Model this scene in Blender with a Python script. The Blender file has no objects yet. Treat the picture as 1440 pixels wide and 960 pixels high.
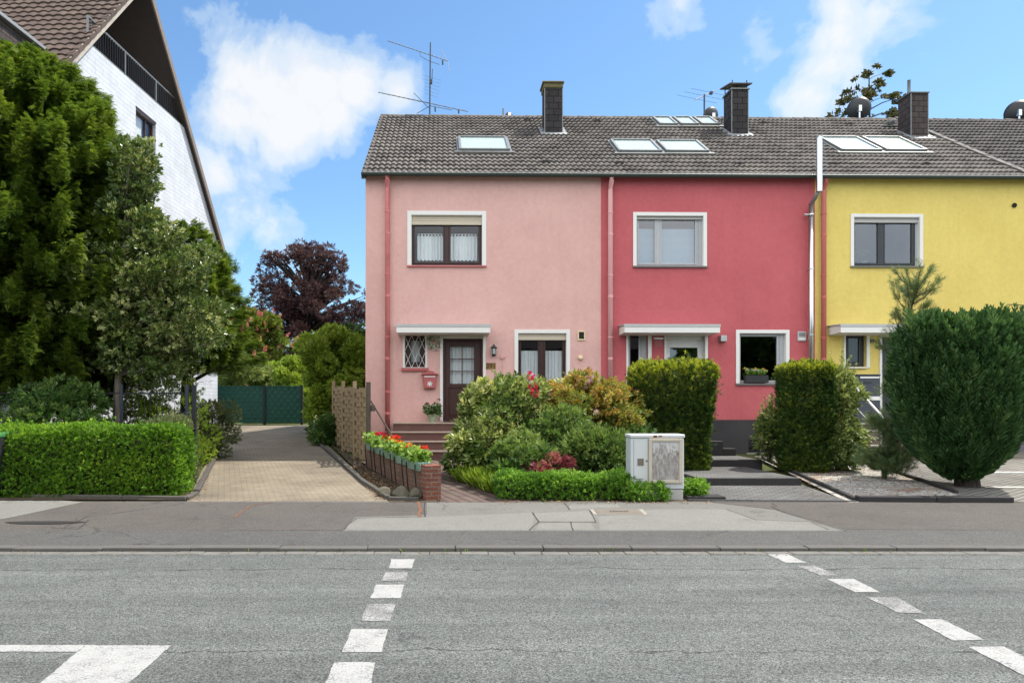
import bpy, bmesh, math, random
import numpy as np
from mathutils import Matrix, Vector
R = math.radians
random.seed(7)
sc = bpy.context.scene
COL = sc.collection
TM = {}

# ------------------------------------------------------------------ camera geometry (for measuring only)
FX, XP, YP, EYE = 1000.0, 640.0, 570.0, 1.65

def at(px, py, Y):
    return Vector(((px-XP)*Y/FX, Y, EYE-(py-YP)*Y/FX))

def on_plane(px, py, z0, s, Yr):
    m = (py-YP)/FX
    Y = (EYE-z0+s*Yr)/(m+s)
    return Vector(((px-XP)*Y/FX, Y, z0+s*(Y-Yr)))

def road_pt(px, py): return on_plane(px, py, 0.0, 0.0, 0.0)
def pave_pt(px, py): return on_plane(px, py, 0.03, 0.0323, 8.2)
def yard_pt(px, py): return on_plane(px, py, 0.13, 0.045, 11.3)
def yard_z(Y): return 0.13+0.045*(Y-11.3)

# row of houses: own frame (u along the facades, v away from the street, z up)
ROW_A = R(1.0)
ROW_O = Vector(((514-XP)*18.3/FX, 18.3, 0))
ROW = Matrix.Translation(ROW_O) @ Matrix.Rotation(ROW_A, 4, 'Z')
ROWI = ROW.inverted()
CAML = ROWI @ Vector((0, 0, EYE))
ROOF_T = math.tan(R(34)); EAVE_Z = 7.545; EAVE_V = -0.17; RIDGE_V = 5.28
RIDGE_Z = EAVE_Z+ROOF_T*(RIDGE_V-EAVE_V)

def ray(px, py):
    return ROWI.to_3x3() @ Vector(((px-XP)/FX, 1, -(py-YP)/FX))
def F(px, py, v=0.0):
    d = ray(px, py); t = (v-CAML.y)/d.y
    return CAML+d*t
def FU(px, v=0.0): return F(px, 570, v).x
def FZ(px, py, v=0.0): return F(px, py, v).z
def RF(px, py):
    d = ray(px, py)
    t = (EAVE_Z+ROOF_T*(CAML.y-EAVE_V)-CAML.z)/(d.z-ROOF_T*d.y)
    return CAML+d*t

# ------------------------------------------------------------------ nodes
class NT:
    def __init__(s, mat):
        s.t = mat.node_tree; s.t.nodes.clear()
    def n(s, typ, **kw):
        nd = s.t.nodes.new(typ)
        ins = kw.pop('i', {})
        for k, v in kw.items(): setattr(nd, k, v)
        for k, v in ins.items():
            if isinstance(v, bpy.types.NodeSocket): s.t.links.new(v, nd.inputs[k])
            else: nd.inputs[k].default_value = v
        return nd
    def math(s, op, a, b=None, c=None, clamp=False):
        i = {0: a}
        if b is not None: i[1] = b
        if c is not None: i[2] = c
        return s.n('ShaderNodeMath', operation=op, use_clamp=clamp, i=i).outputs[0]
    def noise(s, vec, scale, detail=4, rough=.6, dist=0.0):
        return s.n('ShaderNodeTexNoise', i={'Vector': vec, 'Scale': scale, 'Detail': detail, 'Roughness': rough, 'Distortion': dist}).outputs['Fac']
    def ramp(s, fac, stops, interp='LINEAR'):
        nd = s.n('ShaderNodeValToRGB', i={'Fac': fac}); cr = nd.color_ramp; cr.interpolation = interp
        while len(cr.elements) > 1: cr.elements.remove(cr.elements[0])
        for k, (p, c) in enumerate(stops):
            e = cr.elements[0] if k == 0 else cr.elements.new(p)
            e.position = p
            e.color = tuple(c)+(1,) if hasattr(c, '__len__') else (c, c, c, 1)
        return nd.outputs['Color']
    def mix(s, fac, a, b, blend='MIX'):
        nd = s.n('ShaderNodeMix', data_type='RGBA', blend_type=blend)
        for k, v in ((0, fac), (6, a), (7, b)):
            if isinstance(v, bpy.types.NodeSocket): s.t.links.new(v, nd.inputs[k])
            elif k == 0: nd.inputs[k].default_value = v
            else: nd.inputs[k].default_value = tuple(v)+(1,) if len(v) == 3 else v
        return nd.outputs[2]
    def bump(s, h, strength=.3, dist=.01):
        return s.n('ShaderNodeBump', i={'Height': h, 'Strength': strength, 'Distance': dist}).outputs[0]
    def coord(s, which='Object'):
        return s.n('ShaderNodeTexCoord').outputs[which]
    def pos(s):
        return s.n('ShaderNodeNewGeometry').outputs['Position']
    def out(s, sh):
        s.n('ShaderNodeOutputMaterial', i={'Surface': sh})
    def pbr(s, **i):
        names = {'col': 'Base Color', 'rough': 'Roughness', 'metal': 'Metallic', 'nrm': 'Normal', 'spec': 'Specular IOR Level', 'coat': 'Coat Weight'}
        ins = {}
        for k, v in i.items():
            if k == 'col' and not isinstance(v, bpy.types.NodeSocket): v = tuple(v)+(1,)
            ins[names.get(k, k)] = v
        return s.n('ShaderNodeBsdfPrincipled', i=ins).outputs[0]

MATS = {}
def new_mat(name):
    m = bpy.data.materials.new(name); m.use_nodes = True
    MATS[name] = m
    return m, NT(m)

def paint(name, col, rough=.5, metal=0, var=.12, scale=6, bump=.0, bscale=80, spec=.4, dirt=None, dscale=2.0, dlo=.55, dhi=.8):
    m, t = new_mat(name)
    p = t.pos()
    n = t.noise(p, scale, 5, .65)
    f = t.math('MULTIPLY_ADD', n, 2*var, 1-var)
    c = t.mix(1.0, tuple(col), t.n('ShaderNodeCombineColor', i={0: f, 1: f, 2: f}).outputs[0], 'MULTIPLY')
    if dirt:
        dm = t.ramp(t.noise(p, dscale, 6, .7), [(dlo, 0), (dhi, 1)])
        c = t.mix(dm, c, tuple(dirt))
    kw = {}
    if bump: kw['nrm'] = t.bump(t.noise(p, bscale, 3, .6), bump, .01)
    t.out(t.pbr(col=c, rough=rough, metal=metal, spec=spec, **kw))
    return m

def stucco(name, col, dark):
    m, t = new_mat(name)
    p = t.pos()
    big = t.noise(p, .9, 5, .6)
    mid = t.noise(p, 9, 4, .7)
    fine = t.noise(p, 75, 3, .7)
    c = t.mix(t.ramp(big, [(.35, 0), (.7, 1)]), tuple(col), tuple(dark))
    spl = t.n('ShaderNodeSeparateXYZ', i={0: p}).outputs[2]
    spm = t.math('MULTIPLY', t.ramp(t.math('MULTIPLY_ADD', t.noise(p, 3.5, 6, .7), .9, t.math('MULTIPLY', spl, -1.0)), [(.0, 0), (.6, .3)]), 1.0)
    # rain streaks: noise stretched down the wall
    st = t.n('ShaderNodeMapping', i={'Vector': p, 'Scale': (3.0, 3.0, .25)}).outputs[0]
    stk = t.ramp(t.noise(st, 1.6, 5, .7), [(.52, 0), (.75, 1)])
    c = t.mix(t.math('MULTIPLY', stk, .17), c, tuple(x*.72 for x in dark))
    f = t.math('MULTIPLY_ADD', mid, .26, .87)
    c = t.mix(1.0, c, t.n('ShaderNodeCombineColor', i={0: f, 1: f, 2: f}).outputs[0], 'MULTIPLY')
    c = t.mix(spm, c, (.22, .17, .14))
    h = t.math('ADD', t.math('MULTIPLY', fine, .7), t.math('MULTIPLY', mid, .5))
    t.out(t.pbr(col=c, rough=.9, spec=.15, nrm=t.bump(h, .75, .02)))
    return m

def leafmat(name, stops, trans=.3, rough=.5, spec=.35):
    m, t = new_mat(name)
    a = t.n('ShaderNodeAttribute', attribute_name='var').outputs['Fac']
    c = t.ramp(a, stops)
    p = t.pbr(col=c, rough=rough, spec=spec)
    tr = t.n('ShaderNodeBsdfTranslucent', i={'Color': t.mix(1.0, c, (1.25, 1.2, .7), 'MULTIPLY')}).outputs[0]
    t.out(t.n('ShaderNodeMixShader', i={0: trans, 1: p, 2: tr}).outputs[0])
    return m

def glassmat(name, tint=(.75, .8, .8), ior=1.5, boost=.1):
    m, t = new_mat(name)
    fr = t.n('ShaderNodeFresnel', i={'IOR': ior}).outputs[0]
    f = t.math('MULTIPLY', t.math('MULTIPLY_ADD', fr, 1.0, boost, clamp=True), t.math('SUBTRACT', 1.0, t.n('ShaderNodeNewGeometry').outputs['Backfacing']))
    wob = t.bump(t.noise(t.pos(), 1.7, 2, .5), .03, .05)
    g = t.n('ShaderNodeBsdfGlossy', i={'Color': (.95, .97, 1, 1), 'Roughness': .015, 'Normal': wob}).outputs[0]
    tr = t.n('ShaderNodeBsdfTransparent', i={'Color': tuple(tint)+(1,)}).outputs[0]
    t.out(t.n('ShaderNodeMixShader', i={0: f, 1: tr, 2: g}).outputs[0])
    return m

# ------------------------------------------------------------------ mesh builder
class MB:
    def __init__(s): s.v = []; s.f = []; s.var = []
    def add(s, vs, fs, var=None):
        o = len(s.v); s.v += [Vector(v) for v in vs]
        for f in fs:
            s.f.append([i+o for i in f]); s.var.append(random.random() if var is None else var)
        return s
    def poly(s, *pts): return s.add(pts, [list(range(len(pts)))])
    def box(s, x0, x1, y0, y1, z0, z1):
        v = [(x0,y0,z0),(x1,y0,z0),(x1,y1,z0),(x0,y1,z0),(x0,y0,z1),(x1,y0,z1),(x1,y1,z1),(x0,y1,z1)]
        return s.add(v, [[0,3,2,1],[4,5,6,7],[0,1,5,4],[1,2,6,5],[2,3,7,6],[3,0,4,7]], random.random())
    def obox(s, M, sx, sy, sz):
        v = [M @ Vector((a*sx/2, b*sy/2, c*sz/2)) for c in (-1,1) for a, b in ((-1,-1),(1,-1),(1,1),(-1,1))]
        return s.add(v, [[0,3,2,1],[4,5,6,7],[0,1,5,4],[1,2,6,5],[2,3,7,6],[3,0,4,7]], random.random())
    def slab(s, pts, th):
        """flat polygon of ground points with thickness downward"""
        n = len(pts); lo = [Vector(p)-Vector((0,0,th)) for p in pts]
        fs = [list(range(n)), list(range(2*n-1, n-1, -1))]+[[i, n+i, n+(i+1)%n, (i+1)%n] for i in range(n)]
        a = sum((pts[i][0]*pts[(i+1)%n][1]-pts[(i+1)%n][0]*pts[i][1]) for i in range(n))
        if a < 0: fs = [f[::-1] for f in fs]
        return s.add(list(pts)+lo, fs)
    def tube(s, pts, r, n=8, cap=True):
        pts = [Vector(p) for p in pts]; rs = r if hasattr(r, '__len__') else [r]*len(pts)
        rings = []
        for k, p in enumerate(pts):
            d = (pts[min(k+1, len(pts)-1)]-pts[max(k-1, 0)]).normalized()
            up = Vector((0,0,1)) if abs(d.z) < .95 else Vector((1,0,0))
            a = d.cross(up).normalized(); b = d.cross(a)
            rings.append([p+(a*math.cos(2*math.pi*j/n)+b*math.sin(2*math.pi*j/n))*rs[k] for j in range(n)])
        vs = [q for rg in rings for q in rg]; fs = []
        for k in range(len(pts)-1):
            for j in range(n):
                fs.append([k*n+j, k*n+(j+1)%n, (k+1)*n+(j+1)%n, (k+1)*n+j])
        if cap: fs += [list(range(n))[::-1], [(len(pts)-1)*n+j for j in range(n)]]
        return s.add(vs, fs, random.random())
    def lathe(s, prof, c, n=16, M=None):
        vs = []; fs = []
        for r, z in prof:
            for j in range(n):
                q = Vector((r*math.cos(2*math.pi*j/n), r*math.sin(2*math.pi*j/n), z))
                vs.append((M @ q if M else q)+Vector(c))
        for k in range(len(prof)-1):
            for j in range(n):
                fs.append([k*n+j, k*n+(j+1)%n, (k+1)*n+(j+1)%n, (k+1)*n+j])
        fs += [list(range(n))[::-1], [(len(prof)-1)*n+j for j in range(n)]]
        return s.add(vs, fs, random.random())
    def prism(s, prof, d):
        """profile polygon of 3D points extruded by vector d"""
        n = len(prof); d = Vector(d); p2 = [Vector(p)+d for p in prof]
        return s.add(list(prof)+p2, [list(range(n))[::-1], list(range(n, 2*n))]+[[i, (i+1)%n, n+(i+1)%n, n+i] for i in range(n)], random.random())
    def build(s, name, mat, parent=None, frame=None, smooth=False, bevel=0, fixn=True, seg=1, off=None):
        vs = [frame @ v for v in s.v] if frame else s.v
        if parent is not None:
            T = TM[parent.name].inverted(); vs = [T @ v for v in vs]; loc = None
        else:
            if off is None:
                xs = [v.x for v in vs]; ys = [v.y for v in vs]; zs = [v.z for v in vs]
                off = Vector(((min(xs)+max(xs))/2, (min(ys)+max(ys))/2, min(zs)))
            loc = off; vs = [v-off for v in vs]
        me = bpy.data.meshes.new(name); me.from_pydata(vs, [], s.f)
        at_ = me.attributes.new('var', 'FLOAT', 'FACE'); at_.data.foreach_set('value', s.var)
        if fixn:
            bm = bmesh.new(); bm.from_mesh(me); bmesh.ops.recalc_face_normals(bm, faces=bm.faces); bm.to_mesh(me); bm.free()
        me.materials.append(mat)
        if smooth: me.polygons.foreach_set('use_smooth', [True]*len(me.polygons))
        o = bpy.data.objects.new(name, me); COL.objects.link(o)
        if parent is not None: o.parent = parent; TM[o.name] = TM[parent.name]
        else: o.location = loc; TM[o.name] = Matrix.Translation(loc)
        if bevel:
            b = o.modifiers.new('bevel', 'BEVEL'); b.width = bevel; b.segments = seg; b.limit_method = 'ANGLE'; b.angle_limit = R(40)
        return o

def props(o, label=None, cat=None, group=None, kind=None):
    if label: o['label'] = label
    if cat: o['category'] = cat
    if group: o['group'] = group
    if kind: o['kind'] = kind
    return o

def thing(name, label, cat, T, group=None):
    o = bpy.data.objects.new(name, None); COL.objects.link(o)
    if not isinstance(T, Matrix): T = Matrix.Translation(Vector(T))
    o.matrix_world = T; o.empty_display_size = .2
    TM[o.name] = T.copy()
    return props(o, label, cat, group)

def np_obj(name, V, Fc, var, mat, parent=None, off=None):
    """triangle mesh from numpy arrays (world coordinates)"""
    V = np.asarray(V, dtype=np.float64)
    if parent is not None:
        T = np.array(TM[parent.name].inverted()); V = V @ T[:3,:3].T+T[:3,3]
    else:
        if off is None:
            off = Vector(((V[:,0].min()+V[:,0].max())/2, (V[:,1].min()+V[:,1].max())/2, V[:,2].min()))
        V = V-np.array(off)
    me = bpy.data.meshes.new(name); n = len(Fc)
    me.vertices.add(len(V)); me.vertices.foreach_set('co', V.astype(np.float32).ravel())
    me.loops.add(3*n); me.loops.foreach_set('vertex_index', Fc.astype(np.int32).ravel())
    me.polygons.add(n); me.polygons.foreach_set('loop_start', np.arange(0, 3*n, 3, dtype=np.int32))
    me.update(calc_edges=True)
    a = me.attributes.new('var', 'FLOAT', 'FACE'); a.data.foreach_set('value', np.clip(var, 0, 1).astype(np.float32))
    me.materials.append(mat)
    o = bpy.data.objects.new(name, me); COL.objects.link(o)
    if parent is not None: o.parent = parent; TM[o.name] = TM[parent.name]
    else: o.location = off; TM[o.name] = Matrix.Translation(off)
    return o

# ------------------------------------------------------------------ foliage
def leaf_t(w=.5, fold=.12, curl=-.12):
    V = np.array([(0,0,0),(w/2,.45,fold),(0,1,curl),(-w/2,.45,fold)], float)
    return V, np.array([(0,1,2),(0,2,3)])
def sprig_t(n=6, w=.5, seed=1, spread=1.0, L=.55):
    """a twig end: n leaves round a short stem, unit length"""
    g = np.random.default_rng(seed); Vs = []; Fs = []; lv, lf = leaf_t(w)
    for k in range(n):
        a = k*2.4; el = .25+.9*(1-k/n)*spread
        d = np.array([math.sin(el)*math.cos(a), math.cos(el), math.sin(el)*math.sin(a)])
        up = np.cross(d, g.normal(size=3)); up /= np.linalg.norm(up)
        x = np.cross(d, up); M = np.stack([x, d, up], 1)
        base = np.array([0, .1+.5*k/n, 0])
        Fs.append(lf+sum(len(v) for v in Vs)); Vs.append((lv*L*(.8+.4*g.random())) @ M.T+base)
    return np.concatenate(Vs), np.concatenate(Fs)
def frond_t(pairs=7, w=.1, droop=.25, seed=2, taper=True, lift=.0):
    """flat needle spray (yew, spruce): leaves in two ranks on a stem along +Y"""
    g = np.random.default_rng(seed); Vs = []; Fs = []; c = 0
    for k in range(pairs):
        y = .05+.85*k/pairs; L = (.34*(1-.65*k/pairs) if taper else .22)
        z = -droop*y*y
        for sd in (-1, 1):
            j = g.normal()*.12
            a = np.array([0, y, z]); b = np.array([sd*L*.9, y+L*(.75+j), z-.10*L+lift*L*g.random()])
            d = b-a; pw = np.cross(d, (0,0,1)); pw = pw/np.linalg.norm(pw)*w/2
            Vs += [a, (a+b)/2+pw+(0,0,.02), b, (a+b)/2-pw+(0,0,.02)]; Fs += [(c,c+1,c+2),(c,c+2,c+3)]; c += 4
    a = np.array([0,.85,-droop*.72]); b = np.array([0,1.05,-droop*1.1]); pw = np.array([w/2,0,0])
    Vs += [a, (a+b)/2+pw, b, (a+b)/2-pw]; Fs += [(c,c+1,c+2),(c,c+2,c+3)]
    return np.array(Vs), np.array(Fs)
def plume_t(n=16, w=.13, seed=3):
    """upright scale-leaf plume (thuja / upright yew)"""
    g = np.random.default_rng(seed); Vs = []; Fs = []; c = 0
    for k in range(n):
        y = .8*k/n; a = k*2.4; r = .17*(1-.75*k/n)
        L = .34*(1-.35*k/n)
        p = np.array([0, y, 0]); e = np.array([r*1.6*math.cos(a), y+L, r*1.6*math.sin(a)])
        d = e-p; pw = np.cross(d, g.normal(size=3)); pw = pw/np.linalg.norm(pw)*w/2
        Vs += [p, (p*.4+e*.6)+pw, e, (p*.4+e*.6)-pw]; Fs += [(c,c+1,c+2),(c,c+2,c+3)]; c += 4
    return np.array(Vs), np.array(Fs)
def needle_tuft_t(n=22, w=.035, seed=4):
    g = np.random.default_rng(seed); Vs = []; Fs = []; c = 0
    for k in range(n):
        y = .75*k/n; a = k*2.4
        p = np.array([0, y, 0]); e = np.array([.3*math.cos(a), y+.3, .3*math.sin(a)])
        d = e-p; pw = np.cross(d, g.normal(size=3)); pw = pw/np.linalg.norm(pw)*w/2
        Vs += [p-pw, p+pw, e]; Fs += [(c,c+1,c+2)]; c += 3
    return np.array(Vs), np.array(Fs)

def norm(a): return a/np.maximum(np.linalg.norm(a, axis=-1, keepdims=True), 1e-9)

def inst(tmpl, P, D, N, S, var, g, jv=.08):
    tv, tf = tmpl
    D = norm(D); X = norm(np.cross(D, N)); Z = np.cross(X, D)
    M = np.stack([X, D, Z], 2)                       # columns
    V = np.einsum('nij,kj->nki', M, tv)*S[:,None,None]+P[:,None,:]
    n, k = len(P), len(tv)
    Fc = (tf[None]+(np.arange(n)*k)[:,None,None]).reshape(-1, 3)
    vv = np.repeat(var, len(tf))+np.repeat(g.normal(0, jv, n*(len(tf)//2 if len(tf) % 2 == 0 else len(tf))), 2 if len(tf) % 2 == 0 else 1)
    return V.reshape(-1, 3), Fc, vv

def merge(parts):
    Vs, Fs, vs = [], [], []; o = 0
    for V, Fc, v in parts:
        Vs.append(V); Fs.append(Fc+o); vs.append(v); o += len(V)
    return np.concatenate(Vs), np.concatenate(Fs), np.concatenate(vs)

def lump(P, k, seed):
    """cheap smooth 3D value field in about [-1,1]"""
    g = np.random.default_rng(seed); r = np.zeros(len(P))
    for i in range(6):
        w = g.normal(size=3)*k*(1+.45*i); r += np.sin(P @ w+g.random()*6.28)/(1+.35*i)
    return r/2.4

def rand_dirs(n, g): return norm(g.normal(size=(n, 3)))

def clump_points(g, centers, radii, n, shell=.55):
    """points in a set of clumps; returns P, outward normals, clump index"""
    w = radii**2; idx = g.choice(len(centers), n, p=w/w.sum())
    d = rand_dirs(n, g); r = radii[idx]*(shell+(1-shell)*g.random(n))**.6
    P = centers[idx]+d*r[:,None]*np.array([1, 1, .8])
    return P, d, idx

def broad_crown(g, c, rad, nclump, rc, nleaf, size, tmpl, lean=(0,0,.35), inner=.35, jv=.1, topvar=.0, bottom=-1.0):
    """broadleaf crown: clumps through an ellipsoid, leaves through the clumps"""
    c = np.array(c); rad = np.array(rad)
    d = rand_dirs(nclump, g); d[:,2] = np.maximum(d[:,2], bottom)
    rr = (inner+(1-inner)*g.random(nclump))**.5
    cc = d*rr[:,None]*rad; cc *= (1+.34*lump(cc, 2.3/rad.max(), g.integers(1e6)))[:,None]; cc += c
    rads = rc*(.45+1.1*g.random(nclump))
    P, nd, idx = clump_points(g, cc, rads, nleaf)
    cv = g.random(nclump)
    var = .5*cv[idx]+.5*g.random(nleaf)+topvar*(P[:,2]-c[2])/rad[2]
    D = norm(nd*.8+norm(P-c)*.6+np.array(lean)+g.normal(0, .45, (nleaf, 3)))
    N = norm(nd+np.array([0,0,.7])+g.normal(0, .4, (nleaf, 3)))
    S = size*(.6+.8*g.random(nleaf))
    return inst(tmpl, P, D, N, S, var, g, jv), cc

def box_hedge(g, x0, x1, y0, y1, z0, z1, n, size, tmpl, M=None, taper=0.0, wob=.05, shag=.05, topvar=.25, rnd=.12, jv=.1, topfun=None, upbias=.35, bulge=0.0):
    """clipped hedge: points on the box faces, pulled in at the edges, uneven skin. taper<0: narrower foot"""
    A = np.array([(x1-x0)*(z1-z0), (x1-x0)*(z1-z0), (y1-y0)*(z1-z0), (y1-y0)*(z1-z0), (x1-x0)*(y1-y0)])
    fi = g.choice(5, n, p=A/A.sum()); a, b = g.random(n), g.random(n)
    P = np.zeros((n, 3)); Nn = np.zeros((n, 3))
    hx, hy = (x1-x0)/2, (y1-y0)/2; cx, cy = (x0+x1)/2, (y0+y1)/2
    for f, (ax, sg) in enumerate(((1,-1),(1,1),(0,-1),(0,1),(2,1))):
        m = fi == f
        if ax == 1: P[m] = np.stack([(a[m]*2-1)*hx, np.full(m.sum(), sg*hy), b[m]], 1); Nn[m, 1] = sg
        elif ax == 0: P[m] = np.stack([np.full(m.sum(), sg*hx), (a[m]*2-1)*hy, b[m]], 1); Nn[m, 0] = sg
        else: P[m] = np.stack([(a[m]*2-1)*hx, (b[m]*2-1)*hy, np.ones(m.sum())], 1); Nn[m, 2] = 1
    H = z1-z0
    Q = P.copy(); Q[:,2] = P[:,2]*H
    # round the edges
    ex = np.clip((np.abs(Q[:,0])-(hx-rnd))/rnd, 0, 1); ey = np.clip((np.abs(Q[:,1])-(hy-rnd))/rnd, 0, 1); ez = np.clip((Q[:,2]-(H-rnd))/rnd, 0, 1)
    k = np.sqrt(ex**2+ey**2+ez**2); sh = np.where(k > 1, (k-1)/np.maximum(k, 1e-6), 0)*rnd
    dv = np.stack([np.sign(Q[:,0])*ex, np.sign(Q[:,1])*ey, ez], 1)
    Nn = norm(Nn+dv*1.0); Q -= dv*sh[:,None]
    f = 1+taper*(1-P[:,2])+bulge*np.sin(P[:,2]*math.pi)
    Q[:,0] *= f; Q[:,1] *= f
    if topfun is not None: Q[:,2] *= topfun(Q[:,0]/hx)
    off = wob*lump(Q, 2.2, g.integers(1e6))+wob*.6*lump(Q, 7, g.integers(1e6))-np.abs(g.normal(0, shag, n))+shag*.6+(g.random(n) < .03)*np.abs(g.normal(0, .07, n))
    Q += Nn*off[:,None]
    Q[:,2] = np.maximum(Q[:,2], .02)
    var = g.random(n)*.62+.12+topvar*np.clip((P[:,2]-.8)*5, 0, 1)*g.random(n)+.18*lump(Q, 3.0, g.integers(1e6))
    Q += np.array([cx, cy, z0])
    D = norm(Nn*.7+np.array([0,0,upbias])+g.normal(0, .5, (n, 3))); N = norm(Nn+np.array([0,0,.6])+g.normal(0, .4, (n, 3)))
    S = size*(.6+.8*g.random(n))
    if M is not None:
        A3 = np.array(M.to_3x3()); Q = Q @ A3.T+np.array(M.translation); D = D @ A3.T; N = N @ A3.T
    return inst(tmpl, Q, D, N, S, var, g, jv)

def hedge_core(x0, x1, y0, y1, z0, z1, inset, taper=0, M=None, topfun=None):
    """core added inside a hedge: an irregular closed body that keeps daylight out of the middle"""
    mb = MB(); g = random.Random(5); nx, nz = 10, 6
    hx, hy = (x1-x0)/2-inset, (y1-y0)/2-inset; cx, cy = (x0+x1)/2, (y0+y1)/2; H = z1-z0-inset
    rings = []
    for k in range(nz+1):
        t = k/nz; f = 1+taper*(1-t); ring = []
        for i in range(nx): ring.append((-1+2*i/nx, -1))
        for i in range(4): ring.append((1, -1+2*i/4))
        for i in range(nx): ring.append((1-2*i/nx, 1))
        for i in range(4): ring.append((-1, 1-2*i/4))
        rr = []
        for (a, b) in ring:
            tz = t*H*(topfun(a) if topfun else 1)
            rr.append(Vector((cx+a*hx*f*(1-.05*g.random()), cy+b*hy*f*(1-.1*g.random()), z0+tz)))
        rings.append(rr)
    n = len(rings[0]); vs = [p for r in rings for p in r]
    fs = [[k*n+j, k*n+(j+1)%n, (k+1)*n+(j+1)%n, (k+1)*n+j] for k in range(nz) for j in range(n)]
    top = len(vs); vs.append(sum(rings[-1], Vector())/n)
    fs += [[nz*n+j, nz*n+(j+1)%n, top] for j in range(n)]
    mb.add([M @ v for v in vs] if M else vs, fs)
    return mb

def conifer(g, base, H, z0, prof, nb, rise, droop, dens, size, tmpl, lean=(0,0), fall=.35, side=.55, jv=.08, bvar=.45, tipvar=.35, upturn=0.0, jl=(.65, .55)):
    """needle tree: branches from the trunk, sprays along each branch and its side twigs"""
    base = np.array(base, float); out = []; lines = []
    Ps, Ds, Ns, vs = [], [], [], []
    for i in range(nb):
        t = (i+g.random())/nb; z = z0+(H-z0)*t**.9; az = i*2.39996+g.normal()*.35
        L = prof(t)*(jl[0]+jl[1]*g.random())
        o = np.array([math.cos(az), math.sin(az), 0]); sd = np.array([-o[1], o[0], 0])
        st = base+np.array([lean[0]*z/H, lean[1]*z/H, z])
        n = max(5, int(dens*L*L/(.35+.5*L)))
        s = .18+.82*np.sqrt(g.random(n))
        w = g.normal(0, 1, n)*.30*L*(1.05-s)*1.2*side
        wz = g.normal(0, .05*L, n)
        curve = lambda s: (rise*s-droop*s*s+upturn*s**4)*L
        P = st+o*(L*s)[:,None]+sd*w[:,None]; P[:,2] += curve(s)+wz-.18*np.abs(w)
        D = o*(.8)+sd*(np.sign(w)*np.minimum(1, np.abs(w)/(.12*L+.02)))[:,None]*.7+g.normal(0, .28, (n, 3))
        D[:,2] += (rise-2*droop*s+4*upturn*s**3)*.8-fall*.4
        N = np.array([0,0,1.])+o*.25+g.normal(0, .28, (n, 3))
        bv = g.random()*bvar
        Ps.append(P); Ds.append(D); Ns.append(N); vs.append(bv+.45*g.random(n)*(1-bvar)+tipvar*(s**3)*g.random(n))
        lines.append([st+o*L*q+np.array([0,0,curve(q)]) for q in (0, .33, .66, .97)]+[max(.012, .02*L)])
    P = np.concatenate(Ps); D = np.concatenate(Ds); N = np.concatenate(Ns); v = np.concatenate(vs)
    S = size*(.65+.7*g.random(len(P)))
    return inst(tmpl, P, D, N, S, v, g, jv), lines

def limbs(mb, lines):
    for l in lines:
        r = l[-1]; pts = l[:-1]; mb.tube(pts, [r*(1-.75*k/(len(pts)-1)) for k in range(len(pts))], 5, cap=False)

def tile_plane(mb, O, U, S, width, length, gauge=.33, wave=.15, amp=.02, lap=.035, cover=6, u_fn=None):
    """interlocking pantiles: each course a corrugated strip lifted at its lower edge"""
    O, U, S = Vector(O), Vector(U).normalized(), Vector(S).normalized(); N = U.cross(S)
    rows = max(1, round(length/gauge)); gg = length/rows; step = wave/cover; nc = int(width/step)+1
    g = random.Random(int(abs(O.x)*100)+3)
    def h(u):
        p = (u/wave) % 1.0
        return amp*(1.0 if p < .12 else (math.cos((p-.12)/.76*2*math.pi)*.5+.5 if p < .88 else 1.0))
    for r in range(rows):
        base = len(mb.v); s0 = r*gg-.03; s1 = (r+1)*gg
        jit = {}
        for c in range(nc+1):
            u = min(c*step, width); k = int(u/(2*wave))
            if k not in jit: jit[k] = (g.uniform(-.004, .004), g.uniform(-.008, .008), g.random())
            j, js, _ = jit[k]
            a = O+U*u
            mb.v += [a+S*(s0+js)+N*(-.012), a+S*(s0+js)+N*(h(u)+lap+j), a+S*s1+N*(h(u)+.002+j)]
        for c in range(nc):
            i = base+3*c; k = int(min(c*step, width)/(2*wave)); vv = jit[k][2]
            mb.f += [[i, i+3, i+4, i+1], [i+1, i+4, i+5, i+2]]; mb.var += [vv, vv]

def text_geo(txt, size, ext):
    cu = bpy.data.curves.new('t', 'FONT'); cu.body = txt; cu.size = size; cu.extrude = ext; cu.align_x = 'CENTER'; cu.align_y = 'CENTER'
    ob = bpy.data.objects.new('t', cu); COL.objects.link(ob)
    dg = bpy.context.evaluated_depsgraph_get(); me = bpy.data.meshes.new_from_object(ob.evaluated_get(dg))
    vs = [v.co.copy() for v in me.vertices]; fs = [list(p.vertices) for p in me.polygons]
    bpy.data.objects.remove(ob); bpy.data.curves.remove(cu); bpy.data.meshes.remove(me)
    return vs, fs
SKY_STR = .05; SUN_STR = 2.0; EXPO = 1.77; SKY_TINT = (.91, 1.14, 1.25); CLOUD_F = 5.9; CLOUD_FILL = 16.5
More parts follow.
